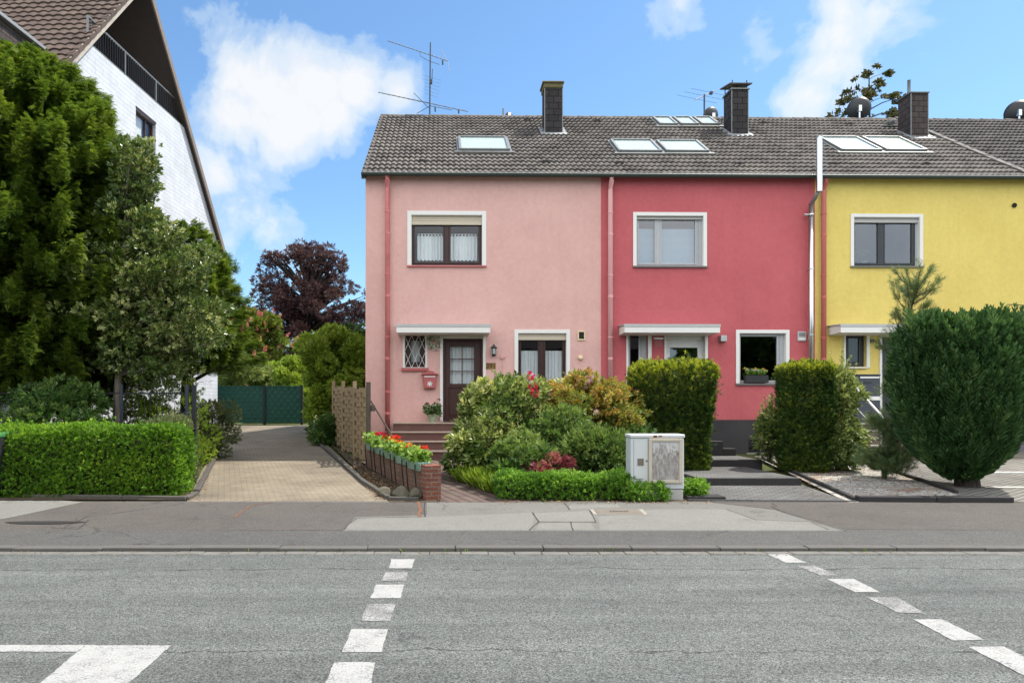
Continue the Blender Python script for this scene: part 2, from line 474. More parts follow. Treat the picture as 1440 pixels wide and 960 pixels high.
# ================================================================== materials
def asphalt(name, c1, c2, agg=.5, crack=.5, stain=None, scale=1.0, pits=.5, seams=None, aggs=95.0):
    m, t = new_mat(name); p = t.pos()
    big = t.noise(p, .55*scale, 5, .6); mid = t.noise(p, 4.5, 5, .7)
    c = t.mix(t.ramp(t.math('ADD', t.math('MULTIPLY', big, .6), t.math('MULTIPLY', mid, .4)), [(.35, 0), (.68, 1)]), tuple(c1), tuple(c2))
    vo = t.n('ShaderNodeTexVoronoi', i={'Vector': p, 'Scale': aggs})
    sp = t.n('ShaderNodeSeparateColor', i={0: vo.outputs['Color']}).outputs[0]
    f = t.ramp(sp, [(0, 1-agg), (.45, 1-agg*.25), (.8, 1.0), (1, 1+agg*.75)])
    c = t.mix(1.0, c, f, 'MULTIPLY')
    # open pores: small dark pits, thicker in some areas
    v3 = t.n('ShaderNodeTexVoronoi', i={'Vector': p, 'Scale': 33.0})
    pit = t.ramp(v3.outputs['Distance'], [(.10, 1), (.30, 0)])
    where = t.ramp(t.noise(p, 1.1, 4, .7), [(.38, .0), (.66, 1)])
    c = t.mix(t.math('MULTIPLY', t.math('MULTIPLY', pit, where), pits), c, tuple(x*.38 for x in c1))
    v2 = t.n('ShaderNodeTexVoronoi', feature='DISTANCE_TO_EDGE', i={'Vector': t.n('ShaderNodeVectorMath', operation='ADD', i={0: p, 1: t.n('ShaderNodeTexNoise', i={'Vector': p, 'Scale': 1.8, 'Detail': 5.0}).outputs['Color']}).outputs[0], 'Scale': .55})
    ck = t.math('MULTIPLY', t.ramp(v2.outputs['Distance'], [(0, 1), (.006, .6), (.012, 0)]), t.ramp(t.noise(p, .35, 2, .5), [(.48, 0), (.6, crack)]))
    c = t.mix(ck, c, (.018, .018, .018))
    if seams:
        xyz = t.n('ShaderNodeSeparateXYZ', i={0: p}).outputs
        stx = t.n('ShaderNodeMapping', i={'Vector': p, 'Scale': (.12, 1.5, 1)}).outputs[0]
        tr = t.ramp(t.noise(stx, 1.3, 5, .65), [(.36, .80), (.64, 1.16)])
        c = t.mix(1.0, c, tr, 'MULTIPLY')
        wig = t.math('MULTIPLY_ADD', t.noise(p, .9, 9, .72), .55, -.275)
        for y0, w, lo in seams:
            dd = t.math('ABSOLUTE', t.math('SUBTRACT', t.math('ADD', xyz[1], wig), y0))
            k = t.math('MULTIPLY', t.ramp(dd, [(0, 1), (w, .7), (w*2.2, 0)]), t.ramp(t.noise(p, 1.4, 4, .7), [(lo, 0), (lo+.10, .85)]))
            c = t.mix(k, c, (.018, .018, .018))
        oil = t.ramp(t.noise(p, 1.9, 3, .5), [(.66, 0), (.76, .5)])
        c = t.mix(oil, c, (.05, .05, .05))
    if stain: c = t.mix(t.math('MULTIPLY', t.ramp(t.noise(p, 1.3, 6, .7), [(.56, 0), (.74, 1)]), .6), c, tuple(stain))
    h = t.math('SUBTRACT', t.math('MULTIPLY', sp, .5), t.math('MULTIPLY', pit, .6))
    t.out(t.pbr(col=c, rough=.88, spec=.25, nrm=t.bump(h, .8, .006)))
    return m
asphalt('asphalt', (.113, .122, .118), (.160, .167, .157), .8, .35, pits=.6, aggs=125.0, seams=[(7.18, .010, .42), (4.78, .006, .40), (5.7, .005, .56)])
asphalt('pave_asphalt', (.098, .094, .088), (.135, .13, .12), .35, .5, (.11, .10, .09))
asphalt('pave_dark', (.078, .077, .074), (.105, .103, .098), .4, .6, (.09, .085, .08))
asphalt('pave_apron', (.080, .072, .066), (.11, .10, .092), .35, .6, (.10, .085, .07))
asphalt('pave_light', (.135, .132, .122), (.172, .168, .155), .25, .6, (.10, .096, .088))
asphalt('pave_slab', (.165, .163, .15), (.20, .197, .18), .2, .0, (.11, .105, .095), pits=.2)

def marking(name, wear):
    m, t = new_mat(name); p = t.pos()
    n = t.noise(p, 75, 5, .75); n2 = t.noise(p, 5, 3, .6)
    w = t.ramp(t.math('ADD', t.math('MULTIPLY', n, .75), t.math('MULTIPLY', n2, .25)), [(wear-.05, 1), (wear+.06, 0)])
    v2 = t.n('ShaderNodeTexVoronoi', feature='DISTANCE_TO_EDGE', i={'Vector': t.n('ShaderNodeVectorMath', operation='ADD', i={0: p, 1: t.n('ShaderNodeTexNoise', i={'Vector': p, 'Scale': 5.0, 'Detail': 5.0}).outputs['Color']}).outputs[0], 'Scale': 1.6})
    ck = t.math('MULTIPLY', t.ramp(v2.outputs['Distance'], [(0, 1), (.009, .6), (.016, 0)]), t.ramp(t.noise(p, 2.1, 2), [(.46, 0), (.56, 1)]))
    w = t.math('MAXIMUM', w, ck)
    c = t.mix(w, t.mix(t.noise(p, 9, 4), (.28, .28, .27), (.36, .36, .35)), (.10, .10, .097))
    t.out(t.pbr(col=c, rough=.75, spec=.3))
    return m
marking('marking', .43); marking('marking_worn', .505)

def pavers(name, c1, c2, mortar, w, h, rot=0.0, bump=.5, patch=(.6, .8), offset=.5, msize=.012, stain=None):
    m, t = new_mat(name); p = t.pos()
    mp = t.n('ShaderNodeMapping', i={'Vector': p, 'Rotation': (0, 0, rot)}).outputs[0]
    b = t.n('ShaderNodeTexBrick', offset=offset, i={'Vector': mp, 'Color1': tuple(c1)+(1,), 'Color2': tuple(c2)+(1,), 'Mortar': tuple(mortar)+(1,), 'Scale': 1.0, 'Mortar Size': msize, 'Mortar Smooth': .2, 'Brick Width': w, 'Row Height': h, 'Bias': 0.0})
    big = t.noise(p, .8, 6, .7)
    f = t.ramp(big, [(.3, patch[0]), (.7, 1.0+(1-patch[1]))])
    c = t.mix(1.0, b.outputs['Color'], f, 'MULTIPLY')
    fine = t.noise(p, 60, 4, .7)
    c = t.mix(.35, c, t.mix(1.0, c, t.ramp(fine, [(.3, .55), (.7, 1.35)]), 'MULTIPLY'))
    if stain: c = t.mix(t.math('MULTIPLY', t.ramp(t.noise(p, 1.7, 7, .72), [(.55, 0), (.7, 1)]), .5), c, tuple(stain))
    hgt = t.math('ADD', t.math('MULTIPLY', b.outputs['Fac'], -1.0), t.math('MULTIPLY', fine, .35))
    t.out(t.pbr(col=c, rough=.85, spec=.25, nrm=t.bump(hgt, bump, .008)))
    return m
pavers('drive_pavers', (.245, .205, .15), (.205, .175, .13), (.155, .13, .097), .20, .10, R(-18), stain=(.155, .133, .10))
pavers('path_pavers', (.15, .105, .088), (.11, .08, .07), (.04, .032, .028), .62, .17, R(68), stain=(.08, .07, .06), msize=.016)
pavers('slab_pavers', (.15, .15, .145), (.12, .12, .118), (.05, .05, .05), .2, .1, R(0), stain=(.08, .08, .08))
pavers('cobbles', (.27, .26, .245), (.21, .205, .2), (.09, .085, .075), .14, .12, R(25), msize=.025, bump=.9)

def soil(name, a, b, c3, scale=40, bump=.9):
    m, t = new_mat(name); p = t.pos()
    v = t.n('ShaderNodeTexVoronoi', i={'Vector': p, 'Scale': float(scale)})
    s = t.n('ShaderNodeSeparateColor', i={0: v.outputs['Color']}).outputs[0]
    c = t.mix(t.ramp(s, [(.1, 0), (.9, 1)]), tuple(a), tuple(b))
    c = t.mix(t.ramp(t.noise(p, 1.8, 6, .7), [(.5, 0), (.62, .75)]), c, tuple(c3))
    t.out(t.pbr(col=c, rough=.95, spec=.15, nrm=t.bump(t.math('SUBTRACT', 1.0, v.outputs['Distance']), bump, .02)))
    return m
soil('earth', (.05, .036, .026), (.11, .085, .06), (.06, .045, .03))
soil('gravel', (.20, .185, .165), (.52, .50, .46), (.20, .12, .07), 30)
soil('terrain', (.05, .07, .02), (.09, .10, .035), (.06, .05, .03), 12)
paint('stone_dark', (.075, .07, .062), .9, var=.3, scale=9, bump=.5, bscale=40, dirt=(.10, .10, .07))
paint('stone_black', (.028, .027, .028), .85, var=.3, scale=9, bump=.4, bscale=50)
paint('stone_grey', (.26, .245, .21), .9, var=.25, scale=7, bump=.5, bscale=45, dirt=(.12, .115, .08))
paint('kerbstone', (.095, .09, .083), .9, var=.25, scale=6, bump=.5, bscale=45, dirt=(.09, .085, .07))
paint('gutter_stone', (.145, .142, .13), .9, var=.3, scale=3, bump=.4, bscale=45, dirt=(.10, .10, .085), dscale=4, dlo=.45, dhi=.7)
paint('rock', (.105, .095, .07), .9, var=.35, scale=8, bump=.8, bscale=25, dirt=(.13, .12, .07))
paint('step_tile', (.13, .062, .055), .55, var=.2, scale=8, bump=.15, dirt=(.16, .10, .08))
paint('step_edge', (.42, .33, .27), .7, var=.2, scale=9)
paint('step_stone', (.17, .13, .11), .85, var=.35, scale=30, bump=.3)
paint('step_stone_edge', (.42, .38, .33), .8, var=.2, scale=20)

stucco('stucco_pink', (.745, .465, .43), (.685, .41, .38))
stucco('stucco_red', (.565, .142, .158), (.51, .122, .138))
stucco('stucco_yellow', (.79, .64, .195), (.74, .58, .17))
stucco('stucco_plinth', (.052, .050, .055), (.075, .072, .075))
stucco('stucco_plinth_grey', (.17, .17, .19), (.14, .14, .15))
paint('pipe_pink_dark', (.62, .20, .20), .45, var=.1, dirt=(.38, .12, .11))
paint('pipe_pink', (.74, .40, .40), .45, var=.1)
paint('pipe_red', (.52, .145, .125), .45, var=.1)
paint('white_paint', (.78, .78, .76), .5, var=.05, dirt=(.55, .53, .47), dscale=3, dlo=.6, dhi=.9)
paint('white_plaster', (.74, .73, .69), .8, var=.06, dirt=(.5, .48, .42), dscale=2.5)
paint('cream', (.72, .62, .40), .6)
paint('frame_brown', (.040, .016, .014), .35, var=.25, scale=4)
paint('door_brown', (.050, .020, .017), .4, var=.25, scale=3)
paint('frame_grey', (.42, .44, .46), .4)
paint('frame_anthracite', (.035, .040, .048), .35)
paint('frame_white', (.76, .77, .76), .4)
paint('shutter_slats', (.52, .46, .36), .5, var=.1)
paint('shutter_grey', (.42, .42, .40), .5, var=.1)
paint('curtain', (.74, .76, .79), .9, var=.1, scale=14)
paint('blind', (.74, .78, .80), .85, var=.03)
paint('skylight_blind', (.60, .61, .585), .6, var=.04)
paint('room_dark', (.04, .036, .034), .9)
paint('room_black', (.022, .022, .024), .9)
paint('zinc', (.19, .20, .20), .5, metal=.4, var=.2, dirt=(.10, .11, .10))
paint('gutter_dark', (.045, .060, .055), .45, metal=.2, var=.25)
paint('gutter_rim', (.36, .38, .38), .4, metal=.5)
paint('steel', (.62, .63, .63), .28, metal=1.0, var=.08)
paint('iron_dark', (.020, .022, .026), .45, metal=.3, var=.2)
paint('iron_blue', (.035, .045, .065), .45, metal=.3, var=.2)
paint('antenna_metal', (.06, .06, .065), .5, metal=.2)
paint('dish_grey', (.035, .04, .045), .5, var=.1)
paint('verdigris', (.035, .055, .055), .45, metal=.4, var=.4, scale=20)
paint('brass', (.28, .17, .06), .45, metal=.5, var=.3, scale=30)
paint('mail_pink', (.42, .115, .115), .4, var=.1)
paint('wood_fence', (.34, .255, .15), .85, var=.35, scale=9, bump=.4, bscale=30, dirt=(.11, .095, .075))
paint('wood_dark', (.085, .07, .055), .85, var=.35, scale=9, bump=.4, bscale=30)
paint('wood_soffit', (.040, .032, .030), .75, var=.35, scale=5)
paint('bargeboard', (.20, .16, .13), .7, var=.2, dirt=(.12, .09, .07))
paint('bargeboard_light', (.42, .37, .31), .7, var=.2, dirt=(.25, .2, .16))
paint('gate_green', (.008, .072, .052), .55, var=.3, scale=3)
paint('planter_green', (.22, .34, .26), .5, var=.1)
paint('planter_dark', (.035, .036, .04), .5)
paint('pot', (.30, .36, .25), .6, var=.2)
paint('bin_black', (.025, .027, .03), .45, var=.15)
paint('bin_green', (.05, .17, .06), .45, var=.15)
paint('rubber', (.015, .015, .015), .8)
paint('cabinet', (.50, .535, .555), .55, var=.06, scale=4, dirt=(.48, .48, .45), dscale=2.2, dlo=.55, dhi=.85)
paint('cabinet_plinth', (.40, .40, .39), .8, var=.12, dirt=(.26, .25, .2), dscale=4)
paint('cabinet_frame', (.46, .42, .34), .6, var=.2, dirt=(.28, .24, .18), dscale=6)
paint('rust', (.16, .065, .03), .9, var=.4, scale=30)
paint('drain', (.16, .14, .115), .7, metal=.2, var=.3, scale=12, bump=.4)
paint('bluegrey_panel', (.055, .065, .085), .5, var=.15)
paint('grey_light', (.46, .47, .47), .5)
paint('ink', (.02, .018, .02), .6)
paint('soil_pot', (.03, .022, .016), .95, var=.4, scale=40)

# peeling poster panel
m, t = new_mat('torn_poster'); p = t.pos()
nn = t.n('ShaderNodeMapping', i={'Vector': p, 'Scale': (1, 1, .35)}).outputs[0]
w1 = t.noise(nn, 28, 6, .75); w2 = t.noise(p, 7, 5, .7)
zc = t.n('ShaderNodeSeparateXYZ', i={0: p}).outputs[2]
up = t.math('MULTIPLY', t.math('SUBTRACT', zc, .78), .55)
torn = t.ramp(t.math('ADD', t.math('MULTIPLY_ADD', w2, .45, t.math('MULTIPLY', w1, .55)), t.math('MULTIPLY', up, 1.2)), [(.56, 0), (.66, .85)])
c = t.mix(torn, t.mix(t.ramp(w1, [(.4, 0), (.6, 1)]), (.20, .185, .175), (.36, .345, .34)), (.50, .51, .52))
t.out(t.pbr(col=c, rough=.85, nrm=t.bump(torn, .4, .004)))

# bricks
def bricks(name, c1, c2, mortar, w=.24, h=.072, axis='XZ', rot=0, bump=.6, msize=.011, grain=1.0):
    m, t = new_mat(name); p = t.coord('Object')
    x = t.n('ShaderNodeSeparateXYZ', i={0: p})
    s = t.math('ADD', x.outputs[0], x.outputs[1])
    v = t.n('ShaderNodeCombineXYZ', i={0: s, 1: x.outputs[2], 2: 0.0}).outputs[0]
    b = t.n('ShaderNodeTexBrick', i={'Vector': v, 'Color1': tuple(c1)+(1,), 'Color2': tuple(c2)+(1,), 'Mortar': tuple(mortar)+(1,), 'Scale': 1.0, 'Mortar Size': msize, 'Mortar Smooth': .3, 'Brick Width': w, 'Row Height': h})
    g = t.pos(); nn = t.noise(g, 30, 5, .7); nb = t.noise(g, 1.2, 5, .7)
    c = t.mix(1.0, b.outputs['Color'], t.ramp(nn, [(.3, 1-.35*grain), (.7, 1+.25*grain)]), 'MULTIPLY')
    c = t.mix(1.0, c, t.ramp(nb, [(.3, .82), (.7, 1.08)]), 'MULTIPLY')
    t.out(t.pbr(col=c, rough=.85, spec=.2, nrm=t.bump(t.math('ADD', t.math('MULTIPLY', b.outputs['Fac'], -1.0), t.math('MULTIPLY', nn, .3)), bump, .01)))
    return m
bricks('brick_red', (.24, .085, .055), (.17, .06, .045), (.20, .165, .135))
bricks('brick_brown', (.25, .14, .10), (.18, .10, .075), (.13, .105, .085))
bricks('brick_white', (.56, .585, .62), (.54, .565, .605), (.43, .455, .50), w=.75, h=.14, bump=.3, msize=.012, grain=.12)
bricks('slate', (.050, .046, .048), (.036, .034, .036), (.012, .012, .012), w=.30, h=.19, bump=.7)
bricks('slate_brown', (.085, .070, .064), (.062, .052, .05), (.022, .02, .02), w=.28, h=.17, bump=.7)
bricks('log_wall', (.22, .20, .17), (.17, .155, .135), (.05, .045, .04), w=1.2, h=.2, bump=.7)

def tiles(name, base, alt, lichen, lo=.56):
    m, t = new_mat(name); p = t.pos()
    a = t.n('ShaderNodeAttribute', attribute_name='var').outputs['Fac']
    c = t.ramp(a, [(0, base), (.5, tuple((x+y)/2 for x, y in zip(base, alt))), (1, alt)])
    n = t.noise(p, 1.1, 6, .7); n2 = t.noise(p, 16, 5, .75)
    c = t.mix(t.math('MULTIPLY', t.ramp(n, [(.42, 0), (.66, 1)]), .6), c, tuple(lichen))
    c = t.mix(t.ramp(n2, [(lo, 0), (lo+.12, .6)]), c, tuple(x*1.35 for x in lichen))
    c = t.mix(t.ramp(t.noise(p, 5.5, 5, .7), [(.62, 0), (.75, .6)]), c, (.16, .105, .05))
    t.out(t.pbr(col=c, rough=.8, spec=.3, nrm=t.bump(n2, .4, .006)))
    return m
tiles('roof_tiles', (.058, .051, .048), (.125, .112, .104), (.185, .168, .15))
tiles('roof_tiles_dark', (.050, .044, .044), (.078, .068, .068), (.10, .09, .09))
tiles('roof_tiles_brown', (.058, .040, .034), (.095, .066, .055), (.13, .10, .08), .62)
paint('roof_under', (.06, .055, .052), .9)
paint('mortar_line', (.16, .15, .14), .9, var=.5, scale=6, dirt=(.08, .07, .068), dscale=5, dlo=.45, dhi=.6)
paint('lead', (.26, .275, .29), .6, metal=.2, var=.25, scale=12)
paint('moss_cap', (.13, .115, .055), .95, var=.5, scale=18, bump=.6, bscale=30, dirt=(.09, .075, .06))
paint('bark', (.10, .075, .05), .95, var=.4, scale=14, bump=.9, bscale=30)
paint('bark_grey', (.21, .185, .145), .9, var=.3, scale=12, bump=.6, bscale=35)
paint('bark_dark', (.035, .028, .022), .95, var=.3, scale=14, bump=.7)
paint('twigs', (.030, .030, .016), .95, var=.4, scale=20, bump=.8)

glassmat('glass', (.93, .95, .95), boost=.02); glassmat('glass_dark', (.45, .5, .5), 1.5, .02)
glassmat('glass_mirror', (.72, .78, .82), 1.6, .10)
glassmat('glass_roof', (.9, .94, .92), 1.45, .0)

# leaves: real leaf colours; light and shade come from the sun
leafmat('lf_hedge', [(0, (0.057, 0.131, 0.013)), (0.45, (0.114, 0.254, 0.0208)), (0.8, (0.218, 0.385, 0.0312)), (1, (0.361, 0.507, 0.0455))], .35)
leafmat('lf_sidehedge', [(0, (0.065, 0.0975, 0.0325)), (0.5, (0.13, 0.169, 0.065)), (1, (0.247, 0.26, 0.111))], .3)
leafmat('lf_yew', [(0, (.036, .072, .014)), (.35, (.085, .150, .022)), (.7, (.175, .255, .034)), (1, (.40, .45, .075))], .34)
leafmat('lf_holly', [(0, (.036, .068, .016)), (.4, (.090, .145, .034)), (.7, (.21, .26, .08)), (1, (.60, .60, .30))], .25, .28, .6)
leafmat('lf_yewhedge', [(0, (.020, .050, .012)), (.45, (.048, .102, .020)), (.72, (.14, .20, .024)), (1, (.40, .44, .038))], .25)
leafmat('lf_thuja', [(0, (.016, .046, .014)), (.5, (.042, .105, .030)), (.85, (.10, .19, .055)), (1, (.20, .29, .09))], .22)
leafmat('lf_pine', [(0, (.030, .065, .030)), (.5, (.085, .145, .06)), (1, (.24, .29, .11))], .25)
leafmat('lf_beech', [(0, (.035, .016, .022)), (.5, (.085, .042, .050)), (1, (.20, .115, .11))], .25)
leafmat('lf_chestnut', [(0, (0.056, 0.091, 0.0168)), (0.5, (0.126, 0.182, 0.028)), (1, (0.252, 0.28, 0.049))], .35)
leafmat('lf_bloom_pink', [(0, (.42, .10, .12)), (.6, (.60, .22, .22)), (1, (.70, .42, .36))], .3)
leafmat('lf_bright', [(0, (.085, .15, .018)), (.5, (.20, .31, .035)), (1, (.38, .48, .08))], .4)
leafmat('lf_pale', [(0, (0.091, 0.143, 0.039)), (0.5, (0.195, 0.26, 0.078)), (1, (0.39, 0.442, 0.169))], .35)
leafmat('lf_deep', [(0, (0.028, 0.07, 0.0196)), (0.5, (0.063, 0.14, 0.0308)), (1, (0.14, 0.224, 0.056))], .3, .4, .5)
leafmat('lf_rhodo', [(0, (.035, .070, .016)), (.4, (.10, .165, .036)), (.75, (.27, .34, .09)), (1, (.62, .62, .28))], .3, .4, .5)
leafmat('lf_azalea', [(0, (.05, .085, .018)), (.35, (.13, .18, .03)), (.55, (.27, .29, .05)), (.75, (.40, .29, .05)), (.9, (.34, .13, .045)), (1, (.5, .44, .12))], .3)
leafmat('lf_rose', [(0, (.04, .09, .022)), (.5, (.10, .18, .04)), (1, (.26, .34, .10))], .3)
leafmat('lf_purple', [(0, (0.091, 0.0156, 0.0325)), (0.5, (0.221, 0.039, 0.065)), (1, (0.442, 0.169, 0.156))], .3)
leafmat('lf_lavender', [(0, (0.084, 0.156, 0.018)), (0.5, (0.18, 0.288, 0.0264)), (1, (0.324, 0.432, 0.06))], .35)
leafmat('lf_ground', [(0, (0.06, 0.15, 0.018)), (0.5, (0.128, 0.285, 0.03)), (1, (0.33, 0.51, 0.09))], .35)
leafmat('lf_geranium', [(0, (0.075, 0.165, 0.0225)), (0.5, (0.165, 0.315, 0.045)), (1, (0.36, 0.495, 0.09))], .35)
leafmat('lf_shadetree', [(0, (.05, .055, .025)), (.5, (.09, .095, .035)), (1, (.19, .15, .07))], .3)
leafmat('pt_red', [(0, (.45, .02, .015)), (1, (.75, .06, .03))], .3)
leafmat('pt_orange', [(0, (.65, .12, .02)), (1, (.8, .22, .05))], .3)
leafmat('pt_crimson', [(0, (.45, .01, .06)), (1, (.65, .04, .12))], .3)
leafmat('pt_violet', [(0, (.40, .16, .46)), (1, (.62, .34, .66))], .3)
leafmat('pt_white', [(0, (.6, .6, .55)), (1, (.8, .8, .76))], .3)
leafmat('pt_yellow', [(0, (.6, .42, .03)), (1, (.8, .62, .08))], .3)
leafmat('pt_darkred', [(0, (.10, .01, .02)), (1, (.25, .03, .05))], .3)
leafmat('litter', [(0, (.10, .05, .02)), (.5, (.22, .11, .04)), (1, (.34, .22, .10))], .1)

# ================================================================== ground, road, pavement
# the ground: one sheet to the horizon, in strips that follow the street's cross-section
gp = [(-40, -.06), (-6.2, -.05), (8.0, -.04), (8.05, -.03), (11.3, .07), (30, .13+.045*18.7-.06), (36, 1.15), (400, 5.0)]
mb = MB()
xs = [-400, -60, -20, 20, 60, 400]
for (y0, z0), (y1, z1) in zip(gp[:-1], gp[1:]):
    for a, b in zip(xs[:-1], xs[1:]): mb.poly((a, y0, z0), (b, y0, z0), (b, y1, z1), (a, y1, z1))
props(mb.build('terrain', MATS['terrain']), kind='structure')

mb = MB(); mb.poly((-60, -5.0, 0), (60, -5.0, 0), (60, 7.86, 0), (-60, 7.86, 0))
road = props(mb.build('road', MATS['asphalt'], off=Vector((0, 0, 0))), kind='structure')
def mark(pts, mat):
    P = [road_pt(*p)+Vector((0, 0, .004)) for p in pts]; Q = []
    for a, b in zip(P, P[1:]+P[:1]):
        n = max(2, int((b-a).length/.025)); d = (b-a).normalized(); nn = Vector((-d.y, d.x, 0)); j = 0
        for k in range(n):
            j = .6*j+random.uniform(-.0035, .0035)
            Q.append(a.lerp(b, k/n)+nn*(j if k else 0))
    mb = MB(); mb.poly(*Q); mb.build('road_marking', MATS[mat], road)
for k, (a, b, y0, c, d, y1) in enumerate([(550,583,786,547,579,799), (541,574,804.5,536,571,816.5), (529,569,822,521,563,841),
        (516,556,849,508,549,873), (494,546,884.5,481,536,917), (470,528,931,456,521,965), (437,507,990,410,494,1045)]):
    mark([(a, y0), (b, y0), (d, y1), (c, y1)], 'marking_worn' if k in (1, 3) else 'marking')
for k, q in enumerate([[(1079,779),(1107.5,779),(1134,791),(1105,791)], [(1119,795.5),(1145,795.5),(1179,809),(1154,809)],
        [(1162,814),(1201,814),(1237.5,832.5),(1203,832.5)], [(1217.5,839.5),(1262.5,840),(1302,863),(1262,861)],
        [(1284,871),(1324,870.5),(1384,899.5),(1340,900.5)], [(1362,909.5),(1412,909),(1482,945),(1444,952)]]):
    mark(q, 'marking_worn' if k in (1, 3) else 'marking')
mark([(120.5,907),(241,907.5),(182,960),(150,990),(22,990),(57,960)], 'marking')
mark([(-260,907),(120.3,907),(109.6,916.3),(-260,916.3)], 'marking')

# gutter stones and kerb: individual long stones in a row
mb = MB(); mk = MB()
x = -30.0
while x < 30:
    w = random.uniform(.28, .36); j = random.uniform(-.006, .006)
    mb.box(x+.003, x+w-.003, 7.88, 8.03, -.02, .004+j*.6); x += w
props(mb.build('gutter_strip', MATS['gutter_stone'], bevel=.006), kind='structure')
x = -30.0
while x < 30:
    w = 1.0; j = random.uniform(-.005, .005)
    mk.box(x+.004, x+w-.004, 8.04+j, 8.2, -.02, .043+j); x += w
props(mk.build('kerb', MATS['kerbstone'], bevel=.012, seg=2), kind='structure')

def pv(Y, x): return (x, Y, .03+.0323*(Y-8.2))
mb = MB(); mb.poly(pv(8.2, -60), pv(8.2, 60), pv(11.3, 60), pv(11.3, -60))
props(mb.build('pavement', MATS['pave_asphalt']), kind='structure')
def patch(name, pts, mat, dz=.004):
    mb = MB(); mb.poly(*[pave_pt(*p)+Vector((0, 0, dz)) for p in pts]); return props(mb.build(name, MATS[mat]), kind='structure')
patch('pavement_strip', [(-900,767.3),(2300,767.3),(2300,747),(1200,745),(480,746),(-900,745)], 'pave_dark')
patch('pavement_apron', [(-20,745.8),(20,705.5),(598,706.5),(598,725),(500,728),(484,745.6)], 'pave_apron')
patch('pavement_apron', [(1000,706),(1460,706),(1600,746),(1190,744),(1090,716)], 'pave_apron', .003)
patch('pavement_light', [(482,746.5),(500,727),(600,724),(600,706.5),(1000,706.5),(1090,717),(1188,746.5)], 'pave_light', .0045)
patch('pavement_patch', [(487,745),(490,738),(503,729),(600,727),(748,721),(751,731),(745,745.8)], 'pave_slab', .006)
patch('pavement_patch', [(752,745),(760,735),(830,735),(838,745.4)], 'pave_slab', .006)
patch('pavement_patch', [(757,733.5),(751,722),(828,718),(838,733.5)], 'pave_slab', .006)
patch('pavement_patch', [(843,745.5),(842,727),(920,716),(1020,716),(1064,731),(1140,734),(1166,746)], 'pave_slab', .006)
patch('pavement_patch', [(798,716),(803,708),(868,709),(874,714)], 'pave_slab', .006)
patch('pavement_patch', [(-60,741),(-60,703),(75,703),(118,706),(20,727)], 'pave_slab', .008)
asphalt('pave_wet', (.022, .021, .02), (.035, .033, .03), .3, .0)
# dark puddle stain beside the left driveway and rust lines
def stain(pts, mat, dz=.011): patch('pavement_stain', pts, mat, dz)

def joint(pts, w=.018, mat='stone_black'):
    mb = MB(); P = [pave_pt(*p)+Vector((0, 0, .0085)) for p in pts]
    for a, b in zip(P[:-1], P[1:]):
        d = (b-a).normalized(); nrm = Vector((-d.y, d.x, 0))*w/2; q = a.lerp(b, .5)+nrm*random.uniform(-1.5, 1.5)
        mb.poly(a-nrm, q-nrm*.6, q+nrm*.6, a+nrm); mb.poly(q-nrm*.6, b-nrm, b+nrm, q+nrm*.6)
    props(mb.build('pavement_joint', MATS[mat]), kind='structure')
joint([(484,745),(490,737),(502,729),(560,727.5),(598,726.5)]); joint([(598,727),(598,706)]); joint([(744,746),(758,734),(749,721)]); joint([(757,734),(838,734.5)])
joint([(806,746),(803,734)]); joint([(838,735),(829,718)]); joint([(792,706),(801,717)]); joint([(1020,716),(1062,731),(1140,734),(1165,745)], .012); joint([(1085,712),(1100,720),(1190,747)], .014)
joint([(1092,712),(1085,708)], .014); joint([(90,742),(122,727),(160,722),(260,708)], .012); joint([(72,742),(110,744),(125,731)], .014)
joint([(330,728),(352,712),(372,708),(384,706.5)], .03, 'rust')
joint([(591,727),(592,718),(588,706)], .05, 'rust')
mb = MB(); c = pave_pt(62, 735); mb.add([c+Vector((.52*math.cos(a)*(1+.12*math.sin(3*a)), .13*math.sin(a)*(1+.1*math.cos(2*a)), .0085)) for a in [R(x) for x in range(0, 360, 15)]], [list(range(24))])
props(mb.build('pavement_stain', MATS['pave_wet']), kind='structure')
# cast-iron covers let into the pavement
def cover(px0, px1, y0, y1, label, kindname):
    c = [pave_pt(px0+6, y1), pave_pt(px1+8, y1), pave_pt(px1, y0), pave_pt(px0, y0)]
    ctr = sum(c, Vector())/4
    t = thing('drain_cover', label, 'drain cover', ctr)
    mb = MB(); mb.slab([p+Vector((0,0,.012)) for p in c], .02); mb.build('frame', MATS['stone_grey'], t)
    mb = MB(); q = [ctr+(p-ctr)*.86+Vector((0,0,.016)) for p in c]; mb.slab(q, .012); mb.build('lid', MATS['drain'], t)
    mb = MB()
    for k in range(7):
        f = .32+.06*k
        a = q[0].lerp(q[1], f).lerp(q[3].lerp(q[2], f), .4); b = q[0].lerp(q[1], f+.03).lerp(q[3].lerp(q[2], f+.03), .4)
        a2 = q[0].lerp(q[1], f).lerp(q[3].lerp(q[2], f), .62); b2 = q[0].lerp(q[1], f+.03).lerp(q[3].lerp(q[2], f+.03), .62)
        mb.slab([v+Vector((0,0,.003)) for v in (a, b, b2, a2)], .002)
    mb.build('slot', MATS['ink'], t)
cover(829, 903, 716.5, 724, 'rectangular iron drain cover set in the pale pavement slabs', 'drain')

